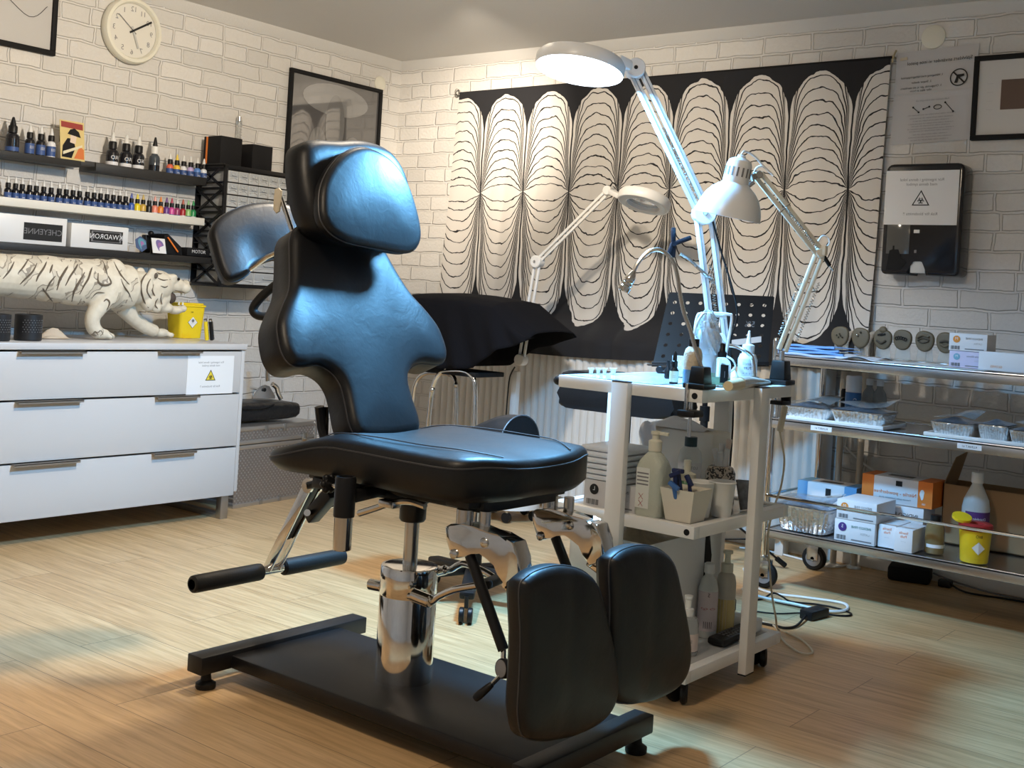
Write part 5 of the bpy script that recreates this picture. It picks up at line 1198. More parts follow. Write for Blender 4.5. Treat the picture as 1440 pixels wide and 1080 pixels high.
foil_dish('foil dish in the middle of the right tray, bare ridged side', -1.24, -1.13, 4.23, 4.39, ZM+.0055, .052, film=False)
foil_dish('foil dish at the right end of the right tray', -1.125, -1.0, 4.19, 4.38, ZM+.0055, .046)
def bottle(label, x, y, z, prof, m, cat='bottle', name='bottle', group=None, cap=None, capm=M_WHITEP, lab=None, labm=M_WHITELAB, txt=None, extra=None, seg=20, sy=1., facing=None):
    """turned bottle; lab=(r,z0,z1) sleeve; cap profile on top; lettering on the side towards facing (an angle)"""
    t = thing(name, label, cat, (x, y, z), 0, group); b = B(); b.lathe(prof, m, seg=seg, sy=sy); bo_ = b.obj('bottle_body', t, local=True)
    if cap: b = B(); b.lathe(cap, capm, seg=16); b.obj('cap', t, local=True)
    if lab or txt:
        b = B(); fa = math.radians(-57) if facing is None else facing
        if lab:
            r, z0, z1 = lab[:3]; span = lab[3] if len(lab) > 3 else 2*PI; k = 22
            vs = []; 
            for i in range(k+1):
                a = fa-span/2+span*i/k
                for zz in (z0, z1): vs.append((r*math.cos(a), sy*r*math.sin(a), zz))
            b.raw(vs, [(2*i, 2*i+2, 2*i+3, 2*i+1) for i in range(k)], labm)
        for tx, zz, sz, mm in (txt or ()):
            r = (lab[0] if lab else prof[1][0])+.0006; vs, fs = text_mesh(tx, 'CENTER')
            b.raw([(r*math.cos(fa-v[0]*sz/r), sy*r*math.sin(fa-v[0]*sz/r), zz+v[1]*sz) for v in vs], [f[::-1] for f in fs], mm)
        b.obj('label', bo_, local=True)
    if extra: extra(t)
    return t
p = ay(1199, 575, 4.52)
M_BLUECAN = mat('blue_can', (.05, .18, .42), .35)
def _cap(t): b = B(); b.lathe([(.031, .105), (.031, .165), (.028, .170), (0, .170)], M_WHITEP); b.obj('upper_cover', t, local=True)
bottle('blue and white spray can standing behind the foil dishes', p.x, 4.52, ZM, [(.029, .0), (.031, .004), (.031, .103), (.0, .105)], M_BLUECAN, 'spray can', 'spray_can', None, None, txt=[('steri', .045, .018, M_WHITELAB), ('o', .078, .03, M_WHITELAB)], lab=(.0313, .001, .002), extra=_cap)
p = ay(1186, 572, 4.60); bottle('slim beige topped tube standing left of the blue spray can', p.x, 4.60, ZM, [(.012, 0), (.012, .05), (.013, .055), (.013, .10), (.009, .11)], M_BLKPLAST, 'tube', 'tube', None, [(.010, .11), (.010, .15), (0, .152)], mat('beige_tip', (.5, .46, .38), .5))
for x, lb in ((1221, 'clear labelled bottle right of the blue spray can'), (1236, 'clear bottle with small label, farther right of the spray can')):
    p = ay(x, 574, 4.58); bottle(lb, p.x, 4.58, ZM, [(.026, 0), (.028, .004), (.028, .085), (.024, .105), (.012, .125), (.012, .14)], mat('cloudy_bottle', (.50, .52, .52), .25, trans=.5, ior=1.25), 'bottle', 'bottle', 'clear bottles on the middle tier', [(.014, .135), (.014, .16), (0, .161)], M_WHITEP, (.0283, .035, .055, 1.8), txt=[('DESINF', .045, .009, M_INK)])
# --- bottom tier
gx = lambda px, Y: ay(px, 720, Y).x
glove_box('white and blue nitrile glove box at the left of the bottom tier', -1.955, -1.715, 4.40, 4.53, ZB, .165, M_BOXW, M_BLUEP, None, '', 'Nitrile - powderfree', 'glove boxes on the bottom tier')
foil_dish('shiny plastic wrapped foil tub before the blue glove box on the bottom tier', -1.96, -1.735, 4.19, 4.37, ZB, .095, film=True)
glove_box('white glove box with pale logo supporting the orange nitrile box', -1.69, -1.455, 4.40, 4.53, ZB, .13, M_BOXW, None, M_LOGO_O, 'M', 'INDIGO FINE', 'glove boxes on the bottom tier', M_INK)
glove_box('white and orange nitrile glove box on top of another on the bottom tier', -1.692, -1.425, 4.395, 4.535, ZB+.1305, .098, M_BOXW, M_ORANGE, None, '', 'Nitrile - powderfree', 'glove boxes on the bottom tier')
glove_box('white glove box with purple logo at the front of the bottom tier', -1.705, -1.553, 4.182, 4.36, ZB, .080, M_BOXW, None, M_LOGO_P, 'S', 'INDIGO FINE', 'glove boxes at the front', mat('teal_print', (.05, .22, .20), .6))
glove_box('white glove box with orange logo stacked on the purple-logo box', -1.70, -1.550, 4.18, 4.37, ZB+.0805, .072, M_BOXW, None, M_LOGO_O, 'M', 'INDIGO FINE', 'glove boxes at the front')
for x0, y0, lb in ((-1.547, 4.20, 'small white carton with orange lettering beside the purple-logo box'), (-1.478, 4.175, 'small white carton with orange lettering beside the amber bottle')):
    t = thing('small_carton', lb, 'carton', (x0+.03, y0+.06, ZB), 0, 'small white cartons'); b = B(); b.box2((x0, y0, ZB+.0005), (x0+.064, y0+.15, ZB+.082), M_BOXW, .001); q = b.obj('carton', t); b = B()
    b.text('Sterile', (x0+.032, y0-.0006, ZB+.068), (1, 0, 0), (0, 0, 1), .013, M_ORANGE); b.text('Pads', (x0+.032, y0-.0006, ZB+.055), (1, 0, 0), (0, 0, 1), .013, M_ORANGE); b.text('- - -', (x0+.032, y0-.0006, ZB+.038), (1, 0, 0), (0, 0, 1), .010, M_GREYINK); b.obj('lettering', q, smooth=0)
bottle('amber glass bottle with black cap on the bottom tier', -1.367, 4.27, ZB, [(.031, 0), (.034, .005), (.034, .085), (.029, .102), (.014, .110), (.014, .12)], mat('amber_glass', (.42, .30, .14), .1, trans=.5, ior=1.3), 'bottle', 'bottle', None, [(.018, .112), (.018, .135), (0, .136)], M_BLKPLAST, (.0344, .022, .034, 2.4))
def _lid(t):
    pass
YB = thing('sharps_bin', 'round yellow sharps bin with red rim and open yellow flap on the steel trolley', 'sharps bin', (-1.22, 4.24, ZB)); b = B(); b.lathe([(.044, .0006), (.046, .004), (.054, .118)], M_YELLOW, (-1.22, 4.24, ZB), seg=28); q = b.obj('tub', YB)
b = B(); b.lathe([(.056, .112), (.058, .118), (.056, .132), (.05, .136), (.03, .134), (.028, .12)], M_RED, (-1.22, 4.24, ZB), seg=28, cap=False); b.obj('rim', YB)
b = B(); b.lathe([(.030, 0), (.033, .003), (.033, .012), (.0, .014)], M_YELLOW, (-1.265, 4.225, ZB+.142), (.2, -.25, .9), 24); b.obj('flap', YB)
b = B(); fa = math.radians(-60); 
for rr_, mm in ((.0, M_PAPER),): b.raw([V((-1.22+(.0495+u_*0)*math.cos(fa+u_*.5), 4.24+.0495*math.sin(fa+u_*.5), ZB+.055+v_*.022)) + V((math.cos(fa), math.sin(fa), 0))*.004 for u_, v_ in ((0, -1), (.9, 0), (0, 1), (-.9, 0))], [(0, 1, 2, 3)], mm)
b.text('BIO', V((-1.22, 4.24, ZB+.095))+V((math.cos(fa), math.sin(fa), 0))*.055, (-math.sin(fa), math.cos(fa), 0), (0, 0, 1), .014, M_INK); b.text('. . .', V((-1.22, 4.24, ZB+.02))+V((math.cos(fa), math.sin(fa), 0))*.0505, (-math.sin(fa), math.cos(fa), 0), (0, 0, 1), .014, M_INK); b.obj('label', q, smooth=0)
bottle('tall white bottle with purple label behind the round yellow bin', -1.275, 4.42, ZB, [(.045, 0), (.048, .006), (.048, .16), (.043, .19), (.018, .245), (.018, .26)], M_FROST, 'bottle', 'bottle', None, [(.021, .25), (.021, .288), (0, .289)], M_WHITEP, (.0484, .06, .15, 2.2), mat('purple_label', (.09, .03, .17), .5), [('Plus', .082, .028, M_WHITELAB), ('Disinfekt', .125, .013, M_WHITELAB)])
CB = thing('cardboard_box', 'open brown cardboard box at the right of the bottom tier', 'box', (-1.25, 4.58, ZB)); b = B()
x0, x1, y0, y1, h = -1.42, -1.05, 4.50, 4.66, .22
for a, c in (((x0, y0, ZB+.0005), (x1, y1, ZB+.003)), ((x0, y0, ZB), (x1, y0+.003, ZB+h)), ((x0, y1-.003, ZB), (x1, y1, ZB+h)), ((x0, y0, ZB), (x0+.003, y1, ZB+h)), ((x1-.003, y0, ZB), (x1, y1, ZB+h))): b.box2(a, c, M_BROWNC)
b.obj('carton', CB, smooth=0); b = B(); b.prism([V((x0+.001, y0, ZB+h)), V((x0+.001, y1, ZB+h)), V((x0+.035, y1-.01, ZB+h+.115)), V((x0+.03, y0+.03, ZB+h+.10))], (.003, 0, 0), M_BROWNC); b.obj('flap', CB, smooth=0)
b = B(); b.box2((x0+.02, y0+.02, ZB+h-.06), (x1-.02, y1-.02, ZB+h-.03), M_BLKMATT); b.obj('packing', CB, smooth=0)

# ================================================================ draped stool behind the chair
STO = thing('chrome_stool', 'chrome tubular stand carrying a black draped bundle behind the tattoo chair', 'stand', (-3.3, 4.2, 0))
def yz(x, y, Y=4.12): return ay(x, y, Y)
for k, (pts, Y) in enumerate(((((602, 600), (606, 560), (611, 538), (618, 526), (628, 522), (650, 522), (661, 527), (668, 542), (668, 600)), 4.10), (((583, 545), (588, 533), (598, 525), (612, 524), (630, 526), (640, 534), (642, 560), (641, 600)), 4.42))):
    P = [ay(x, y, Y) for x, y in pts]; b = B(); lo = P[0]+(P[0]-P[1]).normalized()*.0; 
    A = V((P[0].x-.05, Y, .012)); Z = V((P[-1].x+.01, Y, .012)); b.tube([A]+bez(P, 5)+[Z], .0115, M_CHROME, 10); b.obj('frame_tube', STO)
for x, y in ((608, 548), (641, 541)): 
    b = B(); p = ay(x, y, 4.095 if x < 620 else 4.405); b.sphere(p, .014, M_CHROME2, 10, 8); b.obj('joint', STO)
b = B(); a = ay(592, 521, 4.1); c = ay(676, 518, 4.1); b.box2((a.x, 4.09, a.z-.004), (c.x-.02, 4.30, a.z+.018), M_BLKMATT, .004); b.obj('board', STO)
for x in (a.x+.06, c.x-.06): b = B(); b.lathe([(.014, 0), (.014, .012)], M_RUBBER, (x, 4.42, 0)); b.obj('foot', STO)
topL = [(540, 418), (585, 413), (626, 413), (660, 416), (684, 420), (707, 425), (717, 434), (730, 446), (745, 459), (756, 468)]
botL = [(540, 520), (585, 519.5), (630, 519), (660, 518), (672, 510), (688, 500), (703, 491), (722, 486), (740, 479), (757, 474)]
def interp(L, x):
    for i in range(len(L)-1):
        if L[i][0] <= x <= L[i+1][0]: t = (x-L[i][0])/(L[i+1][0]-L[i][0]); return L[i][1]*(1-t)+L[i+1][1]*t
    return L[-1][1] if x > L[-1][0] else L[0][1]
def drape(u, v):
    x = 541+u*215; yt, yb_ = interp(topL, x), interp(botL, x); Y0 = 4.06
    T = ay(x, yt, Y0+.10); Bt = ay(x, yb_, Y0); zt, zb = T.z, Bt.z; xx = T.x
    fold = .012*math.sin(u*24)+.008*math.sin(u*47+1)
    k = v*4
    if k < 1.3: t = k/1.3; return V((Bt.x*(1-t)+xx*t, Y0+fold*(1-t)+.03*t*t, zb+(zt-.03-zb)*t))
    if k < 1.9: t = (k-1.3)/.6; return V((xx, Y0+.03+.09*t, zt-.03+.03*math.sin(t*PI/2)))
    if k < 2.9: t = (k-1.9)/1.; return V((xx, Y0+.12+.26*t, zt+.008*math.sin(PI*t)))
    t = (k-2.9)/1.1; return V((xx, Y0+.38+.04*t+fold*t, zt-(zt-zb)*t))
b = B(); b.grid(drape, 70, 44, M_CLOTHBLK); o = b.obj('draped_cover', smooth=80); md = o.modifiers.new('thick', 'SOLIDIFY'); md.thickness = .003; md.offset = -1
tag(o, 'black cloth draped over the stand between the chair and the tapestry', 'cloth')

# ---- rolling stool with rolled seat end, behind the tattoo chair
p0 = az(664, 822, .06); RS = thing('rolling_stool', 'low black saddle stool on a five arm castor base behind the tattoo chair', 'stool', (p0.x, p0.y, 0))
sz = ay(600, 594, p0.y).z-.03
def sst(u, v):
    x = p0.x-.30+u*.47; k = sstep((u-.42)/.5); a = PI*v; hw = .14-.075*k*0; hh = .035+.085*k
    return V((x, p0.y+.0-.13*math.cos(a)*(1-.15*k), sz-.02+hh*math.sin(a)**.8*(1-.25*math.exp(-((u)/.08)**2))))
b = B(); b.grid(sst, 40, 22, LEATHER)
b.raw([sst(1, j/22) for j in range(23)], [tuple(range(23))], LEATHER); b.raw([sst(0, j/22) for j in range(23)][::-1], [tuple(range(23))], LEATHER)
b.box2((p0.x-.30, p0.y-.128, sz-.035), (p0.x+.17, p0.y+.112, sz-.0195), M_BLKPLAST, .005); st_ = b.obj('seat', RS, smooth=55)
b = B(); b.tube([sst(.995, j/22)+V((.001, 0, .001)) for j in range(23)], .003, M_STITCH, 6); b.obj('piping', st_)
b = B(); b.cyl((p0.x, p0.y, .13), (p0.x, p0.y, sz-.02), .02, M_CHROME); b.cyl((p0.x, p0.y, .08), (p0.x, p0.y, .26), .028, M_BLKPLAST); b.obj('gas_lift', RS)
for k in range(5):
    a = math.radians(18+k*72); d = V((math.cos(a), math.sin(a), 0)); e = V((p0.x, p0.y, 0))+d*.27
    b = B(); b.bar(V((p0.x, p0.y, .115)), e+V((0, 0, .088)), .05, .026, M_BLKPLAST, .008); am = b.obj('base_arm', RS)
    b = B(); b.cyl(e+V((0, 0, .05)), e+V((0, 0, .088)), .007, M_BLKPLAST); t_ = d.cross(V((0, 0, 1)))
    for s in (-1, 1): b.cyl(e+t_*(s*.006)+V((0, 0, .026)), e+t_*(s*.022)+V((0, 0, .026)), .026, M_BLKPLAST, bev=.003)
    b.obj('castor', am)

# ---- floor magnifier lamp (unlit) by the radiator
FL = thing('floor_magnifier_lamp', 'unlit white magnifier lamp on a floor stand by the radiator', 'lamp', (-3.2, 4.45, 0)); YL = 4.45
P = {k: ay(*v, YL) for k, v in dict(top=(733, 506), bot=(722, 560), el=(756, 368), hd=(856, 268)).items()}
b = B(); zt = ay(726, 522, YL); b.box2((zt.x-.016, YL-.016, .09), (zt.x+.016, YL+.016, zt.z), M_WHITEM, .003); b.obj('pole', FL)
b = B(); c0 = V((zt.x, YL, .0)); b.lathe([(.15, .06), (.15, .085), (.02, .10)], M_WHITEM, c0, seg=28)
for k in range(5): a = k*2*PI/5+.3; b.cyl(c0+V((.13*math.cos(a), .13*math.sin(a)-.01, .025)), c0+V((.13*math.cos(a), .13*math.sin(a)+.01, .025)), .024, M_BLKPLAST); b.cyl(c0+V((.13*math.cos(a), .13*math.sin(a), .025)), c0+V((.13*math.cos(a), .13*math.sin(a), .065)), .008, M_CHROME2)
b.obj('castor_base', FL)
def disc(b, c, n, r, t, m): n = V(n).normalized(); b.cyl(V(c)-n*t/2, V(c)+n*t/2, r, m, seg=24, bev=min(.003, t*.3))
def twin(b, A, C, s, r, m, n=(0, -1, 0)):
    A, C = V(A), V(C); d = (C-A).normalized(); w = d.cross(V(n)).normalized()
    for k in (-1, 1): b.bar(A+w*(k*s), C+w*(k*s), r*1.6, r*2, m, r*.4, up=w)
b = B(); disc(b, P['top'], (0, -1, 0), .028, .045, M_WHITEM); twin(b, P['top'], P['el'], .014, .0065, M_WHITEM); b.obj('lower_arm', FL)
b = B(); disc(b, P['el'], (0, -1, 0), .030, .045, M_WHITEM); b.lathe([(.006, 0), (.006, .003)], M_CHROME2, P['el']+V((0, -.025, 0)), (0, -1, 0)); twin(b, P['el'], P['hd'], .010, .0065, M_WHITEM); b.obj('upper_arm', FL)
b = B(); disc(b, P['hd'], (0, -1, 0), .022, .04, M_WHITEM); h1 = ay(872, 276, YL-.03); b.bar(P['hd'], h1, .03, .024, M_WHITEM, .004); b.tube(bez([ay(858, 262, YL-.03), ay(862, 257, YL-.03), ay(868, 262, YL-.03), ay(871, 272, YL-.03)], 4), .003, M_BLKPLAST, 6); b.obj('head_joint', FL)
def ring_head(parent, c, n, r, t, m, glass, lit=None):
    n = V(n).normalized(); b = B(); b.lathe([(r*.62, -t*.5), (r*.96, -t*.5), (r, -t*.35), (r, t*.25), (r*.93, t*.5), (r*.70, t*.55), (r*.64, t*.3), (r*.62, -t*.5)], m, c, n, 48, cap=False); h = b.obj('lamp_head', parent)
    b = B(); b.lathe([(r*.64, -.003), (r*.4, -.007), (0, -.008)], glass, c, n, 40, cap=False); b.lathe([(r*.64, .003), (r*.4, .007), (0, .008)], glass, c, n, 40, cap=False); b.obj('lens', h)
    b = B(); b.lathe([(r*.92, -t*.5-.001), (r*.66, -t*.5-.001)], lit or M_FROST, c, n, 48, cap=False); b.obj('light_ring', h); return h
hc = ay(906, 282, YL-.05); up_ = (RIGHT*.24+UP*.96+FWD*.20)
ring_head(FL, hc, up_, .118, .045, M_WHITEM, M_GLASS)
b = B(); b.tube(bez([ay(724, 516, YL-.03), ay(717, 530, YL-.03), ay(714, 555, YL-.03), ay(712, 580, YL-.03), V((zt.x-.03, YL-.02, .4)), V((zt.x-.02, YL, .12))], 6), .0035, M_BLKPLAST, 6); b.obj('power_cord', FL)
# ================================================================ WHITE WORK TROLLEY
WT = thing('work_trolley', 'white three tier work trolley on castors beside the tattoo chair', 'trolley', (-1.73, 3.03, 0))
WX0, WX1, WY0, WY1 = -1.965, -1.50, 2.745, 3.318
M_TOPW = mat('white_laminate', (.74, .75, .76), .3); M_GLSH = mat('grey_glass_shelf', (.50, .51, .52), .12)
def wtier(z0, z1, pm, name):
    b = B(); s = .03
    b.box2((WX0, WY0, z0), (WX1, WY0+s, z1), M_WHITEM, .002); b.box2((WX0, WY1-s, z0), (WX1, WY1, z1), M_WHITEM, .002)
    b.box2((WX0, WY0+s, z0), (WX0+s, WY1-s, z1), M_WHITEM, .002); b.box2((WX1-s, WY0+s, z0), (WX1, WY1-s, z1), M_WHITEM, .002)
    f = b.obj(name, WT); b = B(); b.box2((WX0+s, WY0+s, z1-.012), (WX1-s, WY1-s, z1-.001 if pm is M_TOPW else z1-.004), pm); b.obj('panel', f, smooth=0)
    b = B(); b.cyl((WX1-.022, WY0+.0005, (z0+z1)/2), (WX1-.022, WY0-.0015, (z0+z1)/2), .0085, M_BLKPLAST); b.obj('hole_plug', f); return f
wtier(.808, .842, M_TOPW, 'top_tier'); wtier(.449, .482, M_GLSH, 'middle_tier'); wtier(.067, .100, M_GLSH, 'bottom_tier')
for (x, y, dx, dy) in ((-1.742, WY0-.0125, .052, .025), (-1.742, WY1+.0125, .052, .025), (WX1+.0125, 3.07, .025, .052), (WX0-.0125, 3.07, .025, .052)):
    b = B(); b.box2((x-dx/2, y-dy/2, .034), (x+dx/2, y+dy/2, .842), M_WHITEM, .002); q = b.obj('post', WT)
    b = B(); b.box2((x-dx/2, y-dy/2, .8422), (x+dx/2, y+dy/2, .845), M_BLKPLAST, .001); b.box2((x-dx/2, y-dy/2, .030), (x+dx/2, y+dy/2, .0338), M_BLKPLAST, .001); b.obj('end_cap', q)
for x, y in ((WX0+.05, WY0+.05), (WX1-.05, WY0+.05), (WX0+.05, WY1-.05), (WX1-.05, WY1-.05)):
    b = B(); b.cyl((x, y, .04), (x, y, .068), .009, M_BLKPLAST)
    for s in (-1, 1): b.cyl((x+.008+s*.004, y-.006, .029), (x+.008+s*.022, y+.004, .029), .029, M_BLKPLAST, seg=20, bev=.006)
    b.obj('castor', WT)
b = B(); b.sphere(ay(786, 535, 2.76), .014, M_BLKPLAST, 12, 8, (1.3, .8, 1)); b.cyl(ay(786, 535, 2.76), (WX0+.01, 2.76, .826), .008, M_BLKPLAST); b.obj('handle_end', WT)
ZW, ZW2, ZW3 = .8435, .4805, .0985
random.seed(11)
b = B(); b.grid(lambda u, v: V((WX0+.012+(WX1-WX0-.16)*u, WY0+.006+(.50)*v, ZW+.0006+.0016*max(0, math.sin(13*u+3*v)*math.sin(9*v+4*u)))), 40, 40, mat('thin_film', (.72, .78, .84), .2, trans=.3, ior=1.2, coat=.5)); tag(b.obj('work_film', smooth=80), 'thin crinkled plastic film covering the white trolley top', 'film')
# --- ink caps
cp0 = None
for i, (x, r, lb) in enumerate(((831, .0085, 'first small ink cup from the left on the trolley film'), (841, .0075, 'second small ink cup on the trolley film'), (850, .0078, 'third small ink cup on the trolley film'), (862, .0105, 'largest ink cup, rightmost in the row on the trolley film'))):
    p = az(x, 527.0, ZW); b = B(); b.lathe([(r*.62, .003), (r*.8, .016), (r*1.12, .018), (r*1.12, .020), (r*.75, .0195), (r*.5, .006), (0, .006)], M_FROST, (p.x, p.y, ZW)); tag(b.obj('ink_cup'), lb, 'ink cup', 'ink caps on the trolley')
# --- bottles and tools on the top
p = az(947, 541, ZW); bottle('small black dropper bottle with pale green label at the front of the trolley top', p.x, p.y, ZW+.002, [(.0115, 0), (.012, .003), (.012, .038), (.007, .045), (.007, .05)], M_BLKPLAST, 'dropper bottle', 'dropper_bottle', None, [(.0085, .047), (.0085, .062), (.006, .064), (.0055, .082), (.002, .09), (0, .0905)], M_BLKPLAST, (.0123, .006, .036, 3.2), mat('pale_green_label', (.58, .64, .46), .6), [('::::', .022, .012, M_GREYINK)])
p = az(940, 534, ZW); b = B(); b.lathe([(.009, .002), (.010, .006), (.010, .03), (.005, .036), (.005, .055), (0, .056)], M_BLKPLAST, (p.x-.015, p.y+.02, ZW)); tag(b.obj('dropper_bottle'), 'slim all black vial beside the pale green labelled dropper bottle', 'dropper bottle')
p = az(967, 545, ZW)
def two(t):
    b = B(); b.lathe([(.0245, .045), (.025, .06), (.025, .086), (.021, .1), (.013, .108)], mat('beige_foam', (.58, .50, .38), .5, bump=.6, bscale=60), seg=22); b.obj('foam_layer', t, local=True)
bottle('bottle of blue and beige settling liquid with black cap on the trolley top', p.x, p.y+.02, ZW+.002, [(.024, 0), (.025, .004), (.025, .046)], mat('blue_liquid', (.14, .34, .62), .2, bump=.4, bscale=70, var=.3, vscale=60), 'bottle', 'bottle', None, [(.0145, .108), (.0145, .128), (.0, .129)], M_BLKPLAST, None, extra=two)
SB = thing('spray_bottle', 'tall white translucent squeeze bottle wrapped in clear film on the trolley top', 'spray bottle', (-1.60, 2.955, ZW)); q = az(990, 541, ZW); sx, sy = q.x-.01, q.y+.02
b = B(); b.lathe([(.034, .002), (.036, .006), (.036, .135), (.031, .15), (.022, .158)], mat('milky_plastic', (.74, .80, .86), .35, trans=.25, ior=1.3), (sx, sy, ZW), seg=26); b.lathe([(.0363, .004), (.0363, .035)], mat('green_tint', (.35, .62, .35), .3), (sx, sy, ZW), seg=26, cap=False); sbb = b.obj('bottle_body', SB)
b = B(); b.lathe([(.020, .158), (.021, .175), (.013, .18), (.011, .20), (.0, .202)], M_WHITEP, (sx, sy, ZW)); b.tube(bez([(sx, sy, ZW+.195), (sx-.005, sy-.02, ZW+.198), (sx-.012, sy-.04, ZW+.17), (sx-.02, sy-.046, ZW+.12)], 6), .004, M_WHITEP, 8); b.obj('nozzle', SB)
random.seed(2)
b = B(); b.grid(lambda u, v: V((sx, sy, ZW+.085+.125*v))+V((math.cos(2*PI*u), math.sin(2*PI*u), 0))*((.040+.010*math.sin(7*2*PI*u+9*v)*math.sin(11*v+2*2*PI*u)+.006*math.sin(13*2*PI*u+20*v))*(1-.75*v*v)), 48, 14, mat('crinkled_clear_film', (.86, .92, .96), .08, trans=.75, ior=1.15), closed_u=True); b.obj('film_wrap', SB, smooth=20)
p = az(1012, 543, ZW); b0 = (p.x-.004, p.y+.012)
def trig(t):
    b = B(); b.lathe([(.012, .080), (.013, .092), (.009, .096), (.007, .118), (0, .12)], M_BLKPLAST); b.obj('spray_head', t, local=True)
bottle('clear spray bottle with black label strip and trace of green liquid', b0[0], b0[1], ZW+.0005, [(.025, 0), (.0265, .004), (.0265, .058), (.022, .072), (.011, .08)], M_CLEAR, 'spray bottle', 'spray_bottle', None, None, M_BLKPLAST, (.0269, .010, .060, .9), M_BLKMATT, [('|', .035, .02, M_GREYINK)], trig, facing=math.radians(-42))
b = B(); p = az(1003, 540, ZW); b.lathe([(.0262, .003), (.0262, .025)], mat('green_liquid', (.28, .55, .25), .2, trans=.4), (b0[0], b0[1], ZW), seg=20); tag(b.obj('green_residue'), 'green liquid at the bottom of the clear spray bottle', 'liquid')
TB = thing('cream_tube', 'grey printed squeeze tube lying on the trolley top', 'tube', (-1.58, 3.12, ZW)); A, C = az(1040, 540, ZW+.014), az(1086, 532, ZW+.010)
b = B(); d = C-A; wdir = V((0, 0, 1)).cross(d.normalized())
rows = [(0, .017, .017), (.25, .017, .016), (.6, .019, .010), (.9, .021, .0035), (1., .0215, .0018)]
vs = []; 
for t_, a_, c_ in rows: vs += [A+d*t_+wdir*(a_*math.cos(k*2*PI/18))+V((0, 0, c_*math.sin(k*2*PI/18)-(.0165-c_)*.9+.002)) for k in range(18)]
fs = [(i*18+k, i*18+(k+1) % 18, (i+1)*18+(k+1) % 18, (i+1)*18+k) for i in range(4) for k in range(18)]+[tuple(range(18))[::-1], tuple(range(72, 90))]
b.raw(vs, fs, mat('grey_tube', (.60, .58, .52), .35, .2, var=.3, vscale=90)); q = b.obj('tube_body', TB)
b = B(); b.cyl(A-d*.30, A+d*.0, .013, mat('cream_cap', (.68, .58, .36), .4), r2=.0165); b.obj('tube_cap', TB)
b = B(); b.grid(lambda u, v: az(1020+22*u, 541-10*v, ZW+.001)+V((0, 0, .028*math.sin(PI*u)*(.5+.5*v)+.004*math.sin(9*u+4*v))), 10, 6, mat('cream_tissue', (.70, .66, .52), .7)); tag(b.obj('cream_tissue'), 'crumpled cream tissue between the spray bottle and the tube', 'tissue')
p = az(1066, 531, ZW); bottle('white printed bottle with long pointed nozzle at the back of the trolley top', p.x+.06, p.y-.20, ZW+.0005, [(.028, 0), (.0295, .004), (.0295, .065), (.024, .08), (.019, .082), (.019, .108), (.0085, .112), (.003, .152), (.0, .153)], M_WHITEP, 'bottle', 'bottle', None, None, M_WHITEP, (.0298, .012, .066, 3.), mat('grey_white_label', (.70, .71, .74), .5), [('Stencil', .052, .014, M_GREYINK), ('STUFF', .038, .011, M_INK), ('= = = =', .022, .011, M_GREYINK)])
b = B(); A, C = az(922, 524, ZW), az(942, 522, ZW); b.cyl(A+V((.03, -.03, .012)), C+V((.03, -.03, .012)), .012, M_BLKPLAST, bev=.002); tag(b.obj('machine_grip'), 'black cylindrical grip lying at the back left of the trolley top', 'machine grip')
CR = thing('clear_card_box', 'small clear printed pack standing behind the dropper bottle', 'pack', (-1.75, 3.05, ZW)); b = B(); c = az(950, 533, ZW); b.box((c.x-.02, c.y+.06, ZW+.034), (.05, .02, .066), M_CLEAR, .001); q = b.obj('pack', CR); b = B(); b.box((c.x-.02, c.y+.0485, ZW+.03), (.046, .001, .05), mat('print_mix', (.45, .45, .43), .5, var=.9, vscale=120)); b.obj('insert', CR)
WH = thing('wire_holder', 'white bent wire hoop standing behind the bottles on the trolley', 'wire holder', (-1.68, 3.1, ZW)); Dw = 3.45
b = B(); b.tube(bez([V((ad(976, 520, Dw).x, ad(976, 520, Dw).y, ZW+.001)), ad(977, 470, Dw), ad(980, 447, Dw), ad(985, 441, Dw), ad(1000, 440.5, Dw), ad(1024, 442, Dw), ad(1029, 446, Dw), ad(1026, 470, Dw), ad(1019, 510, Dw), V((ad(1017, 520, Dw).x, ad(1017, 520, Dw).y, ZW+.001))], 6), .0042, M_WHITEP, 8); b.obj('hoop', WH)
b = B(); b.tube(bez([ad(986, 470, Dw-.1), ad(986, 452, Dw-.1), ad(992, 444, Dw-.09), ad(1006, 444, Dw-.05), ad(1020, 446, Dw)], 6), .0035, M_WHITEP, 8); b.tube(bez([ad(1019, 500, Dw), ad(1030, 506, Dw-.02), ad(1034, 516, Dw-.02), ad(1026, 524, Dw-.02)], 6), .003, M_WHITEP, 8); b.obj('inner_wire', WH)

# ================================================================ big lit magnifier lamp
ML = thing('magnifier_lamp', 'lit white magnifier lamp with bright round head clamped to the work trolley', 'lamp', (-1.76, 3.33, .842))
mb = V((-1.752, 3.30, .845)); D1, D2, D3 = 3.66, 3.62, 3.57
elb = ad(990, 300, D2); hdj = ad(893, 97, D3); hc = ad(816, 92, 3.50); base_top = ad(1011, 478, D1)
M_LAMPW = mat('white_lamp_metal', (.78, .79, .80), .3)
b = B(); b.box2((mb.x-.035, 3.245, .8435), (mb.x+.035, 3.335, .862), M_BLKPLAST, .004); b.box2((mb.x-.03, 3.32, .77), (mb.x+.03, 3.338, .86), M_BLKPLAST, .003); b.box2((mb.x-.03, 3.27, .772), (mb.x+.03, 3.338, .785), M_BLKPLAST, .003); b.cyl((mb.x, 3.30, .785), (mb.x, 3.30, .807), .007, M_CHROME2); b.obj('table_clamp', ML)
b = B(); b.cyl((mb.x, 3.30, .86), base_top, .012, M_LAMPW); disc(b, base_top, RIGHT*.0-FWD, .022, .04, M_LAMPW); b.obj('swivel_post', ML)
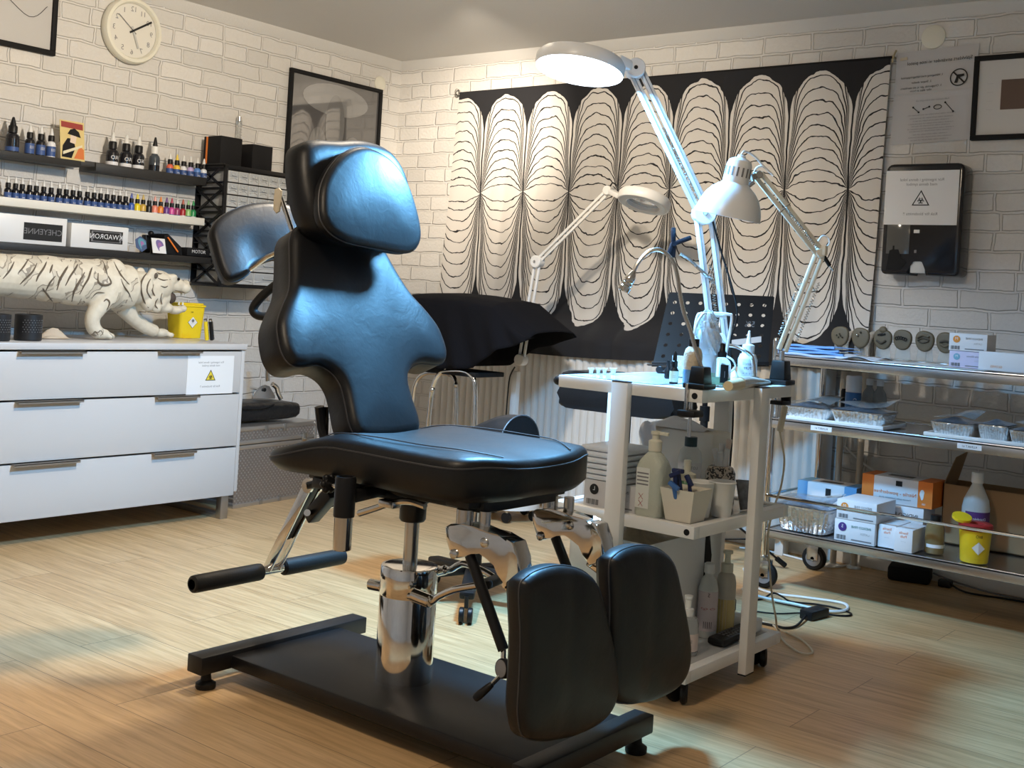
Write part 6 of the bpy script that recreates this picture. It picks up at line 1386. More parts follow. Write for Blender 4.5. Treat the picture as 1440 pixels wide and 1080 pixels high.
def channel_arm(A, C, name, w=.026, gap=.020, n=-FWD):
    b = B(); A, C = V(A), V(C); d = (C-A).normalized(); s = d.cross(n).normalized()
    for k in (-1, 1):
        b.bar(A+s*(k*gap), C+s*(k*gap), .022, .020, M_LAMPW, .003, up=s)
        b.bar(A+s*(k*gap)+n*.0115, C+s*(k*gap)+n*.0115, .004, .003, mat('grey_groove', (.30, .32, .36), .4), up=s)
    o = b.obj(name, ML); b = B(); L = (C-A).length; k_ = 26; pts = [A+d*(.1*L)+d*(L*.5*i/(k_*6))+n*(.004*math.sin(i*PI/3))+s*(.005*math.cos(i*PI/3)) for i in range(k_*6)]; b.tube(pts, .0012, M_CHROME2, 5); b.obj('spring', o); return o
channel_arm(base_top, elb, 'lower_arm', gap=.021); b = B(); disc(b, elb, -FWD, .036, .052, M_LAMPW); disc(b, elb-FWD*.028, -FWD, .008, .006, M_CHROME2); b.obj('elbow_joint', ML)
channel_arm(elb, hdj, 'upper_arm', gap=.015); b = B(); disc(b, hdj, -FWD, .030, .055, M_LAMPW); disc(b, hdj-FWD*.029, -FWD, .006, .004, M_BLKPLAST); b.bar(hdj+V((0, 0, .0)), ad(868, 84, 3.52), .028, .032, M_LAMPW, .006); b.obj('head_joint', ML)
HNRM = (UP*.955+FWD*.13+RIGHT*.12).normalized()      # points up and away: the lit side looks down towards the chair
M_GLOW = mat('lamp_diffuser', (.9, .95, 1.), .4, emit=(.80, .90, 1.), estr=9.)
R_ = .134; b = B(); b.lathe([(R_*.98, -.018), (R_*1.0, -.010), (R_*1.0, .012), (R_*.94, .024), (R_*.70, .030), (R_*.62, .024), (0, .020)], M_LAMPW, hc, HNRM, 56, cap=False); lh = b.obj('lamp_head', ML)
b = B(); b.lathe([(R_*.95, -.0165), (R_*.6, -.0185), (0, -.019)], M_GLOW, hc, HNRM, 56, cap=False); b.obj('lit_diffuser', lh)
b = B(); b.tube([hc+HNRM*.02+V((0, 0, 0))]+[hdj+V((0, 0, .02))], .004, M_LAMPW, 6); b.obj('cable', lh)
b = B(); b.tube(bez([elb+V((.03, 0, -.02)), elb+V((.05, .02, -.10)), base_top+V((.045, .02, .10)), base_top+V((.03, .02, 0)), V((mb.x+.03, 3.33, .87)), V((mb.x+.03, 3.36, .7)), V((mb.x+.02, 3.37, .4)), V((mb.x, 3.40, .12)), V((mb.x+.05, 3.45, .008))], 8), .0032, M_BLKPLAST, 6); b.obj('power_cord', ML)
ll = bpy.data.lights.new('magnifier_light', 'AREA'); ll.shape = 'DISK'; ll.size = R_*1.75; ll.energy = LAMP_W = 84; ll.color = (.18, .55, 1.)
lo = bpy.data.objects.new('magnifier_light', ll); COL.objects.link(lo); lo.location = hc-HNRM*.022; lo.rotation_euler = HNRM.to_track_quat('Z', 'Y').to_euler()

# ================================================================ white desk lamp on the far corner
DL = thing('desk_lamp', 'white spring arm desk lamp with bell shade clamped to the trolley corner', 'lamp', (-1.53, 3.30, .842)); Dd = 3.53
M_IVORY = mat('ivory_enamel', (.78, .70, .56), .35)
def px(x, y, D=Dd): return ad(x, y, D)
b = B(); c = V((-1.535, 3.285, .8435)); b.box2(c+V((-.035, -.035, 0)), c+V((.035, .03, .014)), M_BLKPLAST, .003); b.box(c+V((0, -.002, .042)), (.042, .042, .058), M_BLKPLAST, .004, taper=1.2)
b.box2(c+V((-.02, .028, -.06)), c+V((.02, .042, .012)), M_BLKPLAST, .003); b.box2(c+V((-.02, -.02, -.062)), c+V((.02, .042, -.05)), M_BLKPLAST, .002); b.cyl(c+V((0, 0, -.10)), c+V((0, 0, -.036)), .006, M_CHROME2); b.obj('table_clamp', DL)
bs = c+V((0, 0, .07)); el = px(1153, 356); sh = px(1066, 246, 3.42)
b = B(); b.cyl(bs-V((0, 0, .01)), bs+V((0, 0, .03)), .008, M_CHROME2); low = bs+V((.0, 0, .03)); dirn = (el-low).normalized(); sd = dirn.cross(-FWD).normalized()
b.bar(low+sd*.010, el+sd*.010, .012, .014, M_IVORY, .002, up=sd); b.bar(low-sd*.010, el-sd*.010, .012, .014, M_IVORY, .002, up=sd); la = b.obj('lower_arm', DL)
b = B()
for k in (-1, 1): A = low+dirn*.04+sd*(k*.028)-FWD*.01; n_ = 160; b.tube([A+dirn*(.19*i/n_)+(sd*math.cos(i*.9)+FWD*math.sin(i*.9))*.004 for i in range(n_)], .0011, M_CHROME2, 5)
b.tube(bez([low+dirn*.20+sd*.03, low+dirn*.22, low+dirn*.20-sd*.03], 5), .002, M_CHROME2, 5); b.obj('spring', la)
b = B(); disc(b, el, -FWD, .014, .03, M_IVORY); b.box(el+V((.004, 0, .008)), (.034, .02, .03), M_IVORY, .003); b.cyl(el+RIGHT*.01-UP*.005, px(1167, 374), .006, M_BLKPLAST, bev=.001); b.cyl(px(1166, 373), px(1172, 381), .0025, M_CHROME2); b.obj('elbow_joint', DL)
d2 = (sh-el).normalized(); s2 = d2.cross(-FWD).normalized(); b = B()
b.bar(el+s2*.010, sh+s2*.010, .012, .013, M_IVORY, .002, up=s2); b.bar(el-s2*.010, sh-s2*.010, .012, .013, M_IVORY, .002, up=s2); ua = b.obj('upper_arm', DL)
b = B(); n_ = 170; A = el+d2*.02-FWD*.012; b.tube([A+d2*(.17*i/n_)+(s2*math.cos(i*.9)+FWD*math.sin(i*.9))*.0045 for i in range(n_)], .0011, M_CHROME2, 5); b.tube([el+d2*.19+s2*.022-FWD*.005, el+d2*.19-s2*.022-FWD*.005], .003, M_CHROME2, 6); b.obj('spring', ua)
b = B(); disc(b, sh, -FWD, .012, .03, M_CHROME2); b.bar(sh, px(1056, 250, 3.40), .014, .018, M_CHROME2, .003); b.cyl(px(1052, 262, 3.40), px(1060, 256, 3.40), .007, M_CHROME2); b.obj('shade_joint', DL)
sc_ = px(1023, 305, 3.36); st = px(1041, 222, 3.36); axn = (st-sc_).normalized(); axn = (axn-FWD*.10).normalized(); Ls = (st-sc_).length; Rs = .0935
prof = [(Rs, 0), (Rs*.985, Ls*.10), (Rs*.93, Ls*.22), (Rs*.82, Ls*.35), (Rs*.66, Ls*.46), (Rs*.46, Ls*.545), (Rs*.40, Ls*.57), (Rs*.40, Ls*.60), (Rs*.385, Ls*.88), (Rs*.33, Ls*.95), (Rs*.20, Ls*.985), (Rs*.13, Ls*1.0), (Rs*.12, Ls*1.03), (Rs*.07, Ls*1.04), (0, Ls*1.04)]
b = B(); b.lathe(prof, M_LAMPW, sc_, axn, 48, cap=False); b.lathe([(Rs, 0), (Rs*.97, .001), (Rs*.95, Ls*.10), (Rs*.9, Ls*.22), (Rs*.79, Ls*.35), (Rs*.63, Ls*.45), (Rs*.4, Ls*.54), (0, Ls*.54)], mat('shade_inside', (.70, .74, .78), .4), sc_, axn, 48, cap=False); shd = b.obj('lamp_shade', DL)
b = B(); tt = V((0, 0, 1)).cross(axn).normalized(); uu = axn.cross(tt)
for k in range(16):
    a = k*2*PI/16; dr = tt*math.cos(a)+uu*math.sin(a); b.bar(sc_+dr*(Rs*.398)+axn*(Ls*.68), sc_+dr*(Rs*.392)+axn*(Ls*.83), .005, .0015, M_GREYINK, up=dr)
b.obj('vent_slots', shd)
b = B(); b.sphere(sc_+axn*(Ls*.30), .028, mat('frosted_bulb', (.75, .76, .78), .3), 16, 10); b.obj('bulb', shd)
for P_, r_ in (([st+axn*.005, px(1047, 213, 3.38), px(1060, 219, 3.4), px(1075, 235, 3.42), px(1088, 247, 3.42)], .003), ([px(1060, 243, 3.41), px(1064, 236, 3.42), px(1072, 234, 3.42), px(1080, 240, 3.42)], .003), ([px(1150, 340), px(1156, 332), px(1164, 334), px(1166, 342), px(1160, 350)], .0028)):
    b = B(); b.tube(bez(P_, 6), r_, M_WHITEP, 6); b.obj('lamp_cable', DL)
# inline switch and its cord down to the floor loop
SW = thing('inline_switch', 'ivory inline switch with cord hanging from the desk lamp to the floor', 'cord switch', (-1.46, 3.36, 0)); M_IVP = mat('ivory_plastic', (.66, .60, .47), .45)
XY = lambda x, y: ad(x, y, 3.60)
b = B(); A, C = XY(1104, 571), XY(1096, 607); b.bar(A, C, .026, .016, M_IVP, .004); b.obj('switch_body', SW)
fl = [az(x, y, .006) for x, y in ((1094, 884), (1112, 892), (1128, 900), (1142, 914), (1140, 919), (1126, 918), (1108, 907), (1097, 895), (1093, 886), (1085, 878), (1062, 872), (1048, 866))]
b = B(); b.tube(bez([XY(1107, 545), XY(1106, 560), XY(1103, 573)], 5), .003, M_IVP, 6)
b.tube(bez([XY(1096, 606), XY(1100, 625), XY(1103, 650), XY(1098, 685), XY(1088, 715), XY(1080, 752), XY(1082, 795), XY(1086, 840), XY(1091, 868)]+fl, 6), .0032, M_IVP, 6); b.obj('cord', SW)

# ================================================================ gooseneck lamp on the near corner, clip holder
GL = thing('gooseneck_lamp', 'small chrome gooseneck spotlight clamped to the near corner of the work trolley', 'lamp', (-1.52, 2.77, .842)); Dg = 3.13
c = V((-1.525, 2.775, .8435)); b = B(); b.box2(c+V((-.035, -.032, 0)), c+V((.03, .035, .014)), M_BLKPLAST, .003); b.box(c+V((0, 0, .036)), (.04, .04, .046), M_BLKPLAST, .004, taper=1.2)
b.box2(c+V((-.022, -.041, -.07)), c+V((-.013, -.033, .013)), M_CHROME2, .002); b.box2(c+V((-.04, -.045, -.075)), c+V((.012, .01, -.058)), M_BLKPLAST, .003); b.cyl(c+V((-.018, -.01, -.13)), c+V((-.018, -.01, -.038)), .005, M_CHROME2); b.obj('table_clamp', GL)
gp = [ad(x, y, D) for x, y, D in ((891, 382, 3.22), (897, 370, 3.22), (908, 357, 3.22), (922, 351, 3.22), (935, 355, 3.22), (947, 369, 3.21), (953, 390, 3.2), (956, 412, 3.19), (962, 440, 3.17), (971, 465, 3.15), (979, 495, 3.13))]+[c+V((0, 0, .058))]
def neck(b, pts, r):
    P = bez(pts, 14); b.tube(P, r, M_CHROME2, 8, rs=[r*(1.+.10*(i % 2)) for i in range(len(P))])
b = B(); neck(b, gp, .0055); b.obj('gooseneck', GL)
b = B(); h0, h1 = ad(892, 381, 3.22), ad(877, 408, 3.22); b.lathe([(.006, 0), (.012, .014), (.0145, .024), (.0145, .034), (.0135, .036), (.0155, .038), (.0155, .044), (.0135, .046), (.017, .050), (.017, .062), (.014, .063), (.013, .057), (0, .057)], M_CHROME, h0, h1-h0, 20); b.obj('light_head', GL)
CHD = thing('clip_holder', 'black spring clip on a chrome gooseneck holder behind the work trolley bottles', 'clip holder', (-1.6, 3.25, .842)); Dc = 3.62
q = az(1068, 533, ZW); np_ = [ad(956, 357, Dc), ad(968, 364, Dc), ad(980, 375, Dc), ad(994, 388, Dc), ad(1010, 405, 3.72), ad(1014, 440, 3.72), ad(1012, 470, 3.68), ad(1019, 484, 3.60), ad(1034, 487, 3.52), ad(1048, 494, 3.48), ad(1058, 504, 3.48)]
b = B(); neck(b, np_+[V((np_[-1].x+.01, np_[-1].y, ZW+.02))], .0055); b.lathe([(.025, 0), (.025, .008), (.012, .02)], M_BLKPLAST, (np_[-1].x+.01, np_[-1].y, ZW+.0005)); b.obj('gooseneck', CHD)
M_NAVY = mat('navy_black_plastic', (.006, .008, .014), .35)
b = B(); piv = ad(947, 343, Dc)
for tip, jaw, w in ((ad(947, 320, Dc), ad(940, 362, Dc), .016), (ad(972, 334, Dc), ad(945, 362, Dc), .016)):
    b.bar(tip, piv, w*.9, .012, M_NAVY, .003, up=-FWD); b.bar(piv, jaw, w*1.2, .012, M_NAVY, .003, up=-FWD)
b.cyl(piv-FWD*.014, piv+FWD*.014, .008, M_NAVY); b.obj('spring_clip', CHD)

# ================================================================ middle tier
p = V((-1.665, 2.80, ZW2)); GB = thing('gel_bottle', 'large clear pump bottle of gel at the front of the middle trolley tier', 'bottle', p)
b = B(); rect = lambda sx_, sy_, z, r=.02: [V((p.x+cx*(sx_-r)+r*math.cos(a0+k*PI/8), p.y+cy*(sy_-r)+r*math.sin(a0+k*PI/8), ZW2+z)) for cx, cy, a0 in ((1, 1, 0), (-1, 1, PI/2), (-1, -1, PI), (1, -1, 1.5*PI)) for k in range(5)]
rings = [rect(.040, .033, .001), rect(.042, .035, .006), rect(.042, .035, .135), rect(.036, .030, .152), rect(.023, .021, .170), rect(.0165, .0165, .176, .016), rect(.0165, .0165, .186, .016)]
b.raw([v for r in rings for v in r], [(i*20+k, i*20+(k+1) % 20, (i+1)*20+(k+1) % 20, (i+1)*20+k) for i in range(6) for k in range(20)]+[tuple(range(20))[::-1], tuple(range(120, 140))], M_GEL); gb = b.obj('bottle_body', GB)
b = B(); b.lathe([(.019, .178), (.019, .205), (.015, .208), (.010, .21), (.010, .222), (.014, .224), (.014, .232), (0, .234)], mat('cream_pump', (.68, .66, .54), .4), (p.x, p.y, ZW2)); b.bar(V((p.x, p.y, ZW2+.228)), V((p.x+.035, p.y+.01, ZW2+.226)), .014, .010, mat('cream_pump', (.68, .66, .54), .4), .003); b.obj('pump', GB)
b = B(); b.box((p.x-.012, p.y-.0357, ZW2+.078), (.042, .001, .11), mat('pale_label', (.72, .74, .70), .5))
for z in (.118, .108, .098, .088): b.box((p.x-.012, p.y-.0364, ZW2+z), (.036, .0006, .004), M_GREYINK)
for z in (.055, .036): b.bar(V((p.x-.022, p.y-.0364, ZW2+z-.008)), V((p.x-.008, p.y-.0364, ZW2+z+.008)), .0006, .002, M_RED, up=(0, -1, 0)); b.bar(V((p.x-.008, p.y-.0364, ZW2+z-.008)), V((p.x-.022, p.y-.0364, ZW2+z+.008)), .0006, .002, M_RED, up=(0, -1, 0))
b.obj('label', gb, smooth=0)
TU = thing('plastic_tub', 'square cream plastic tub holding blue razors on the middle trolley tier', 'tub', (-1.572, 2.815, ZW2)); b = B(); cx, cy, w0, w1, h = -1.572, 2.82, .038, .052, .088
lo_ = [(-1, -1), (1, -1), (1, 1), (-1, 1)]; P = [V((cx+a*w0, cy+c_*w0, ZW2+.0008)) for a, c_ in lo_]+[V((cx+a*w1, cy+c_*w1, ZW2+h)) for a, c_ in lo_]+[V((cx+a*(w1-.004), cy+c_*(w1-.004), ZW2+h)) for a, c_ in lo_]+[V((cx+a*(w0-.003), cy+c_*(w0-.003), ZW2+.006)) for a, c_ in lo_]
b.raw(P, [(3, 2, 1, 0), (0, 1, 5, 4), (1, 2, 6, 5), (2, 3, 7, 6), (3, 0, 4, 7), (4, 5, 9, 8), (5, 6, 10, 9), (6, 7, 11, 10), (7, 4, 8, 11), (8, 9, 13, 12), (9, 10, 14, 13), (10, 11, 15, 14), (11, 8, 12, 15), (12, 13, 14, 15)], mat('cream_tub_plastic', (.72, .68, .58), .4)); b.obj('tub', TU)
M_NAVYR = mat('navy_razor', (.02, .03, .10), .25); M_BLUER = mat('blue_razor', (.06, .16, .42), .25)
for k, (a0, a1, m, lb) in enumerate((((-.02, -.012, .03), (-.012, -.045, .128), M_NAVYR, 'dark navy disposable razor, leftmost in the cream tub'), ((.0, -.01, .03), (-.012, -.030, .135), M_NAVYR, 'dark navy razor with square head standing tallest in the cream tub'), ((-.005, -.03, .03), (-.006, -.058, .098), M_BLUER, 'bright blue razor handle hooked over the front of the cream tub'), ((.02, .0, .03), (.012, -.01, .110), M_NAVYR, 'dark navy razor at the back of the cream tub'))):
    A, C = V((cx, cy, ZW2))+V(a0), V((cx, cy, ZW2))+V(a1); t = thing('razor', lb, 'razor', A, 0, 'razors in the tub'); b = B(); b.bar(A, C, .012, .009, m, .003); b.obj('handle', t); b = B(); d = (C-A).normalized(); b.box(C, (.034, .014, .012), m, .003, M=Matrix.Rotation(.5*(k-1), 3, 'Y')); b.obj('razor_head', t)
for x, y, lb in ((-1.575, 2.905, 'white paper cup right behind the cream tub'), (-1.54, 2.965, 'white ribbed plastic cup nearest the trolley post')):
    t = thing('paper_cup', lb, 'cup', (x, y, ZW2), 0, 'white cups on the middle tier'); b = B(); b.lathe([(.027, .001), (.0275, .004), (.037, .094), (.039, .096), (.037, .099), (.0345, .094), (.026, .006), (0, .006)], mat('white_cup', (.74, .74, .72), .5), (x, y, ZW2), seg=28); b.obj('cup', t)
q = (-1.70, 3.06); bottle('frosted bottle with dark green cap and bilingual label on the middle tier', q[0], q[1], ZW2, [(.033, 0), (.035, .004), (.035, .135), (.031, .155), (.020, .168), (.016, .172)], M_FROST, 'bottle', 'bottle', None, [(.0185, .168), (.0185, .197), (0, .198)], mat('dark_green_cap', (.01, .035, .045), .4), (.0354, .03, .125, 2.6), M_WHITELAB, [('LOTION', .11, .012, M_GREYINK), ('= = =', .09, .012, M_GREYINK), ('oo', .07, .012, M_INK)])
q = (-1.665, 2.985); bottle('small foam pump bottle with green contents between the gel bottle and the green capped bottle', q[0], q[1], ZW2, [(.027, 0), (.028, .004), (.028, .075), (.022, .084)], mat('green_soap', (.10, .30, .12), .3, trans=.3), 'bottle', 'bottle', None, [(.026, .082), (.026, .10), (.017, .104), (.011, .107), (.011, .138), (.007, .14), (0, .141)], mat('cream_pump', (.68, .66, .54), .4))
b = B(); b.lathe([(.030, .001), (.031, .005), (.031, .085), (.025, .095), (.025, .10)], M_CLEAR, (-1.79, 2.83, ZW2), seg=22); t_ = thing('lidded_jar', 'clear jar with tilted black lid half hidden by the trolley post', 'jar', (-1.79, 2.83, ZW2)); b.obj('jar', t_); b = B(); b.lathe([(.034, 0), (.034, .022), (.030, .025), (0, .025)], M_BLKPLAST, (-1.79, 2.83, ZW2+.103), (.2, .1, 1), 22); b.obj('lid', t_)
# terrazzo-like jar with paper straws
def speckle():
    n = NT('speckled_granules'); tc = n.node('ShaderNodeTexCoord'); vo = n.node('ShaderNodeTexVoronoi'); vo.inputs['Scale'].default_value = 190; n.t.links.new(tc.outputs['Object'], vo.inputs['Vector'])
    r = n.sep(vo.outputs['Color'])[0]; n.t.links.new(n.mixc(n.math('GREATER_THAN', r, .56), (.62, .52, .42), (.06, .05, .045)), n.b.inputs['Base Color']); n.b.inputs['Roughness'].default_value = .25; return n.m
q = (-1.635, 3.13); SJ = thing('granule_jar', 'glass jar of speckled granules holding white paper tubes on the middle tier', 'jar', (q[0], q[1], ZW2)); b = B(); b.lathe([(.040, .001), (.044, .006), (.044, .095), (.036, .112), (.03, .115)], speckle(), (q[0], q[1], ZW2), seg=26); b.obj('jar', SJ)
for k, (dx, dy, h_) in enumerate(((-.012, -.01, .165), (.004, -.014, .158), (.016, -.004, .168), (-.004, .008, .18), (.012, .012, .195))): b = B(); b.cyl((q[0]+dx*.6, q[1]+dy*.6, ZW2+.116), (q[0]+dx*1.3, q[1]+dy*1.3, ZW2+h_), .0085, M_PAPER if k < 4 else mat('pale_pink_paper', (.72, .58, .50), .7), seg=10); tag(b.obj('paper_tube'), ['white paper tube at front left in the granule jar', 'white paper tube at the front middle of the granule jar', 'white paper tube at the front right of the granule jar', 'white paper tube at the back of the granule jar', 'tallest pinkish paper tube in the granule jar'][k], 'paper tube', 'paper tubes in the granule jar')
PB = thing('tissue_pack', 'opened beige paper pack spilling white tissue at the back of the middle tier', 'tissue pack', (-1.75, 3.24, ZW2)); b = B(); b.box2((-1.915, 3.18, ZW2+.001), (-1.69, 3.29, ZW2+.20), mat('beige_paper_pack', (.74, .70, .62), .7, bump=.4, bscale=25), .006); b.obj('pack', PB, smooth=30)
b = B(); b.grid(lambda u, v: V((-1.93+.20*u, 3.165+.10*v, ZW2+.203+.030*math.sin(PI*u)*math.sin(PI*v)+.005*math.sin(12*u)*math.sin(10*v))), 18, 12, M_PAPER2)
b.grid(lambda u, v: V((-1.945+.055*u+.02*v, 3.155+.015*math.sin(5*u+6*v), ZW2+.10+.11*v+.006*math.sin(9*u))), 10, 12, M_PAPER2); b.obj('tissue', PB, smooth=60)
BGY = thing('zip_bag', 'grey printed plastic bag leaning by the right trolley post', 'bag', (-1.545, 3.12, ZW2)); b = B(); b.grid(lambda u, v: V((-1.545-.02*v+.01*math.sin(4*u), 3.11+.12*u, ZW2+.002+.085*v*(1-.15*u))), 8, 8, mat('grey_print_bag', (.20, .20, .21), .25, var=.8, vscale=45)); o = b.obj('bag', BGY); md = o.modifiers.new('thick', 'SOLIDIFY'); md.thickness = .012
# left end of the middle tier: glove box with a wrapped stack on it
glove_box('grey-white glove box with black logo at the left end of the middle trolley tier', -1.875, -1.70, 2.775, 2.90, ZW2, .075, mat('grey_white_carton', (.60, .60, .62), .6), None, M_INK, 'L', 'INDIGO FINE', 'glove boxes on the work trolley', M_INK)
WS = thing('wrapped_stack', 'shiny plastic wrapped stack of white pads on the grey-white glove box', 'pads', (-1.80, 2.84, ZW2+.076)); b = B()
for k in range(6): b.box2((-1.89+.004*math.sin(k*2), 2.765+.005*math.cos(k), ZW2+.0765+k*.016), (-1.73, 2.93, ZW2+.0765+k*.016+.0145), mat('blue_white_pad', (.70, .74, .80), .4), .006)
b.obj('pad_stack', WS)
# --- bottom tier
WB = thing('white_bin', 'white plastic bin with crumpled foil on the bottom trolley tier behind the leg rests', 'bin', (-1.82, 2.95, ZW3)); b = B(); x0, x1, y0, y1 = -1.93, -1.665, 2.80, 3.12
for a, c_ in (((x0, y0, ZW3+.001), (x1, y1, ZW3+.006)), ((x0, y0, ZW3+.001), (x1, y0+.004, ZW3+.30)), ((x0, y1-.004, ZW3+.001), (x1, y1, ZW3+.30)), ((x0, y0, ZW3+.001), (x0+.004, y1, ZW3+.30)), ((x1-.004, y0, ZW3+.001), (x1, y1, ZW3+.30))): b.box2(a, c_, M_WHITEP, .0015)
b.obj('bin_body', WB); b = B(); b.grid(lambda u, v: V((x0+.01+(x1-x0-.02)*u, y0+.01+(y1-y0-.02)*v, ZW3+.27+.05*math.sin(PI*u)*math.sin(PI*v)*(1+.5*math.sin(11*u+5*v)))), 18, 18, mat('brown_white_wrap', (.45, .36, .26), .4, .2, .5, 30, var=.7, vscale=22)); b.obj('crumpled_contents', WB)
q = az(970, 925, ZW3); bottle('clear soap pump bottle on the bottom tier partly behind the leg rest', q.x-.03, q.y+.03, ZW3, [(.030, 0), (.032, .004), (.032, .085), (.026, .1), (.014, .106)], M_CLEAR, 'bottle', 'bottle', None, [(.016, .104), (.016, .124), (.009, .126), (.009, .15), (.012, .152), (.012, .16), (0, .161)], M_WHITEP, (.0324, .012, .06, 2.6), mat('pale_pink_label', (.66, .56, .52), .5), [('SOAP', .04, .012, M_GREYINK)])
q = az(992, 897, ZW3); bottle('white bottle with pink warning label on the bottom tier', q.x-.01, q.y+.02, ZW3, [(.027, 0), (.029, .004), (.029, .14), (.023, .165), (.013, .178), (.013, .19)], M_FROST, 'bottle', 'bottle', None, [(.016, .186), (.016, .212), (.012, .215), (0, .216)], M_WHITEP, (.0293, .02, .135, 3.), mat('pink_white_label', (.66, .58, .60), .5), [('S', .125, .016, M_INK), ('<!> <x>', .085, .014, M_RED), ('|||||', .04, .022, M_INK)])
q = az(1017, 893, ZW3)
def yl_(t): b = B(); b.lathe([(.0297, .004), (.0297, .105)], mat('yellow_soap', (.58, .46, .20), .25), seg=22); b.obj('liquid', t, local=True)
bottle('tall pump bottle half filled with yellow soap on the bottom tier', q.x-.01, q.y+.02, ZW3, [(.028, 0), (.0295, .004), (.0295, .15), (.025, .172), (.016, .182)], mat('cloudy_white_bottle', (.60, .56, .48), .35, trans=.2), 'bottle', 'bottle', None, [(.018, .182), (.018, .207), (.009, .209), (.009, .235), (.015, .237), (.015, .245), (0, .246)], mat('cream_pump', (.68, .66, .54), .4), None, extra=yl_)
RM = thing('foot_pedal_remote', 'black remote with buttons lying on the bottom tier behind the right post', 'remote', (-1.56, 3.15, ZW3)); A, C = az(1006, 903, ZW3+.012), az(1062, 878, ZW3+.012); C = A+(C-A)*.80; b = B(); b.bar(A, C, .055, .022, M_BLKPLAST, .008); q = b.obj('remote_body', RM); b = B(); d = (C-A).normalized(); s_ = V((0, 0, 1)).cross(d)
for i in range(7):
    for j in (-1, 0, 1): b.box(A+d*(.05+i*.017)+s_*(j*.014)+V((0, 0, .0118)), (.008, .008, .002), M_GREYINK, .001)
b.obj('buttons', q)
PS = thing('power_strip', 'white power strip with plugs on the bottom tier by the back post', 'power strip', (-1.62, 3.26, ZW3)); b = B(); b.box2((-1.80, 3.235, ZW3+.001), (-1.545, 3.285, ZW3+.04), M_WHITEP, .006); b.obj('strip_body', PS)
for k in range(3): b = B(); b.box((-1.58-k*.07, 3.26, ZW3+.062), (.04, .04, .042), M_WHITEP if k != 1 else M_BLKPLAST, .008); b.obj('plug', PS)
BF = thing('black_pouch', 'black fabric pouch leaning diagonally behind the bottles on the bottom tier', 'pouch', (-1.70, 3.2, ZW3)); b = B(); P = [ad(x, y, 3.62) for x, y in ((962, 838), (972, 800), (992, 758), (998, 735), (1001, 780), (996, 838))]; b.prism(P, FWD*.05, mat('black_nylon', (.012, .012, .013), .6), .008); b.obj('pouch', BF)
PK = thing('beige_pouch', 'crumpled beige bag with dark cord behind the leg rests under the trolley', 'bag', (-1.63, 3.2, ZW3)); b = B(); b.grid(lambda u, v: ad(947+26*u+3*math.sin(6*v), 762+66*v, 3.56+.02*math.sin(7*u)*math.sin(5*v)), 12, 14, mat('beige_nylon', (.50, .38, .28), .6, bump=.5, bscale=30)); o = b.obj('bag', PK); md = o.modifiers.new('thick', 'SOLIDIFY'); md.thickness = .03
b = B(); b.tube(bez([ad(952, 764, 3.54), ad(957, 785, 3.53), ad(967, 800, 3.53), ad(964, 822, 3.53)], 6), .003, M_BLKPLAST, 6); b.obj('cord', PK)

# ================================================================ arm rest stand and music stand behind the trolley
AR = thing('arm_rest_stand', 'black padded arm rest on a stand just behind the work trolley', 'arm rest', (-1.95, 3.5, 0)); A, C = ay(789, 540, 3.42), ay(940, 581, 3.42); z0, z1_ = ay(792, 573, 3.42).z, .80
b = B(); ap = smooth2([(A.x, z0+.005), (A.x-.004, z0+.05), (A.x+.0, z1_), (A.x+.15, z1_+.008), (C.x, z1_), (C.x+.004, z0+.05), (C.x-.005, z0+.004), (A.x+.15, z0)], 4)
b.prism([V((x, 3.42, z)) for x, z in ap], (0, .16, 0), LEATHER, .012); b.obj('arm_pad', AR)
px_ = (A.x+C.x)/2+.01; b = B(); b.cyl((px_, 3.50, .02), (px_, 3.50, z0+.01), .016, M_BLKMETAL)
for k in range(3): a = PI/2+k*2*PI/3; b.bar((px_, 3.50, .06), (px_+.22*math.cos(a), 3.50+.22*math.sin(a), .012), .03, .02, M_BLKMETAL, .004)
b.obj('stand', AR)
MS = thing('music_stand', 'black perforated music stand on a folding tripod in front of the tapestry', 'music stand', (-2.2, 4.3, 0)); Dm = 4.72
TLm, TRm, BRm, BLm = ad(941, 411, Dm+.05), ad(1089, 417, Dm+.05), ad(1080, 512, Dm-.06), ad(918, 512, Dm-.06)
def md_(u, v): return TLm*(1-u)*(1-v)+TRm*u*(1-v)+BLm*(1-u)*v+BRm*u*v
eu = (TRm-TLm).length; ev_ = (BLm-TLm).length; outer = [(.012, 0), (.988, 0), (1, .015), (1, 1), (0, 1), (0, .015)]
# desk sheet with punched holes: triangulated around each hole
pts2 = []; edg = []; holes = []
def addloop(L):
    i0 = len(pts2); pts2.extend([V((x*eu, y*ev_)) for x, y in L]); edg.extend([(i0+i, i0+(i+1) % len(L)) for i in range(len(L))])
addloop(outer); hr = .0205
for r_ in range(6):
    for c_ in range(8):
        if r_ >= 3 and 3 <= c_ <= 4: continue
        cx_, cy_ = (.075+c_*.120), (.14+r_*.150); holes.append((cx_*eu, cy_*ev_)); addloop([(cx_+hr*math.cos(-k*2*PI/14)*.38/eu, cy_+hr*math.sin(-k*2*PI/14)*.38/ev_) for k in range(14)])
rr_ = delaunay_2d_cdt(pts2, edg, [], 1, 1e-7)
b = B(); vs = [md_(p.x/eu, p.y/ev_) for p in rr_[0]]; fsx = []
for f in rr_[2]:
    c0 = sum((rr_[0][i] for i in f), V((0, 0)))/len(f)
    if any((c0.x-h[0])**2+(c0.y-h[1])**2 < (hr*.38)**2 for h in holes): continue
    fsx.append(tuple(f))
b.raw(vs, fsx, M_BLKMETAL); o = b.obj('desk', MS, smooth=0); md = o.modifiers.new('thick', 'SOLIDIFY'); md.thickness = .0025; md.offset = 0
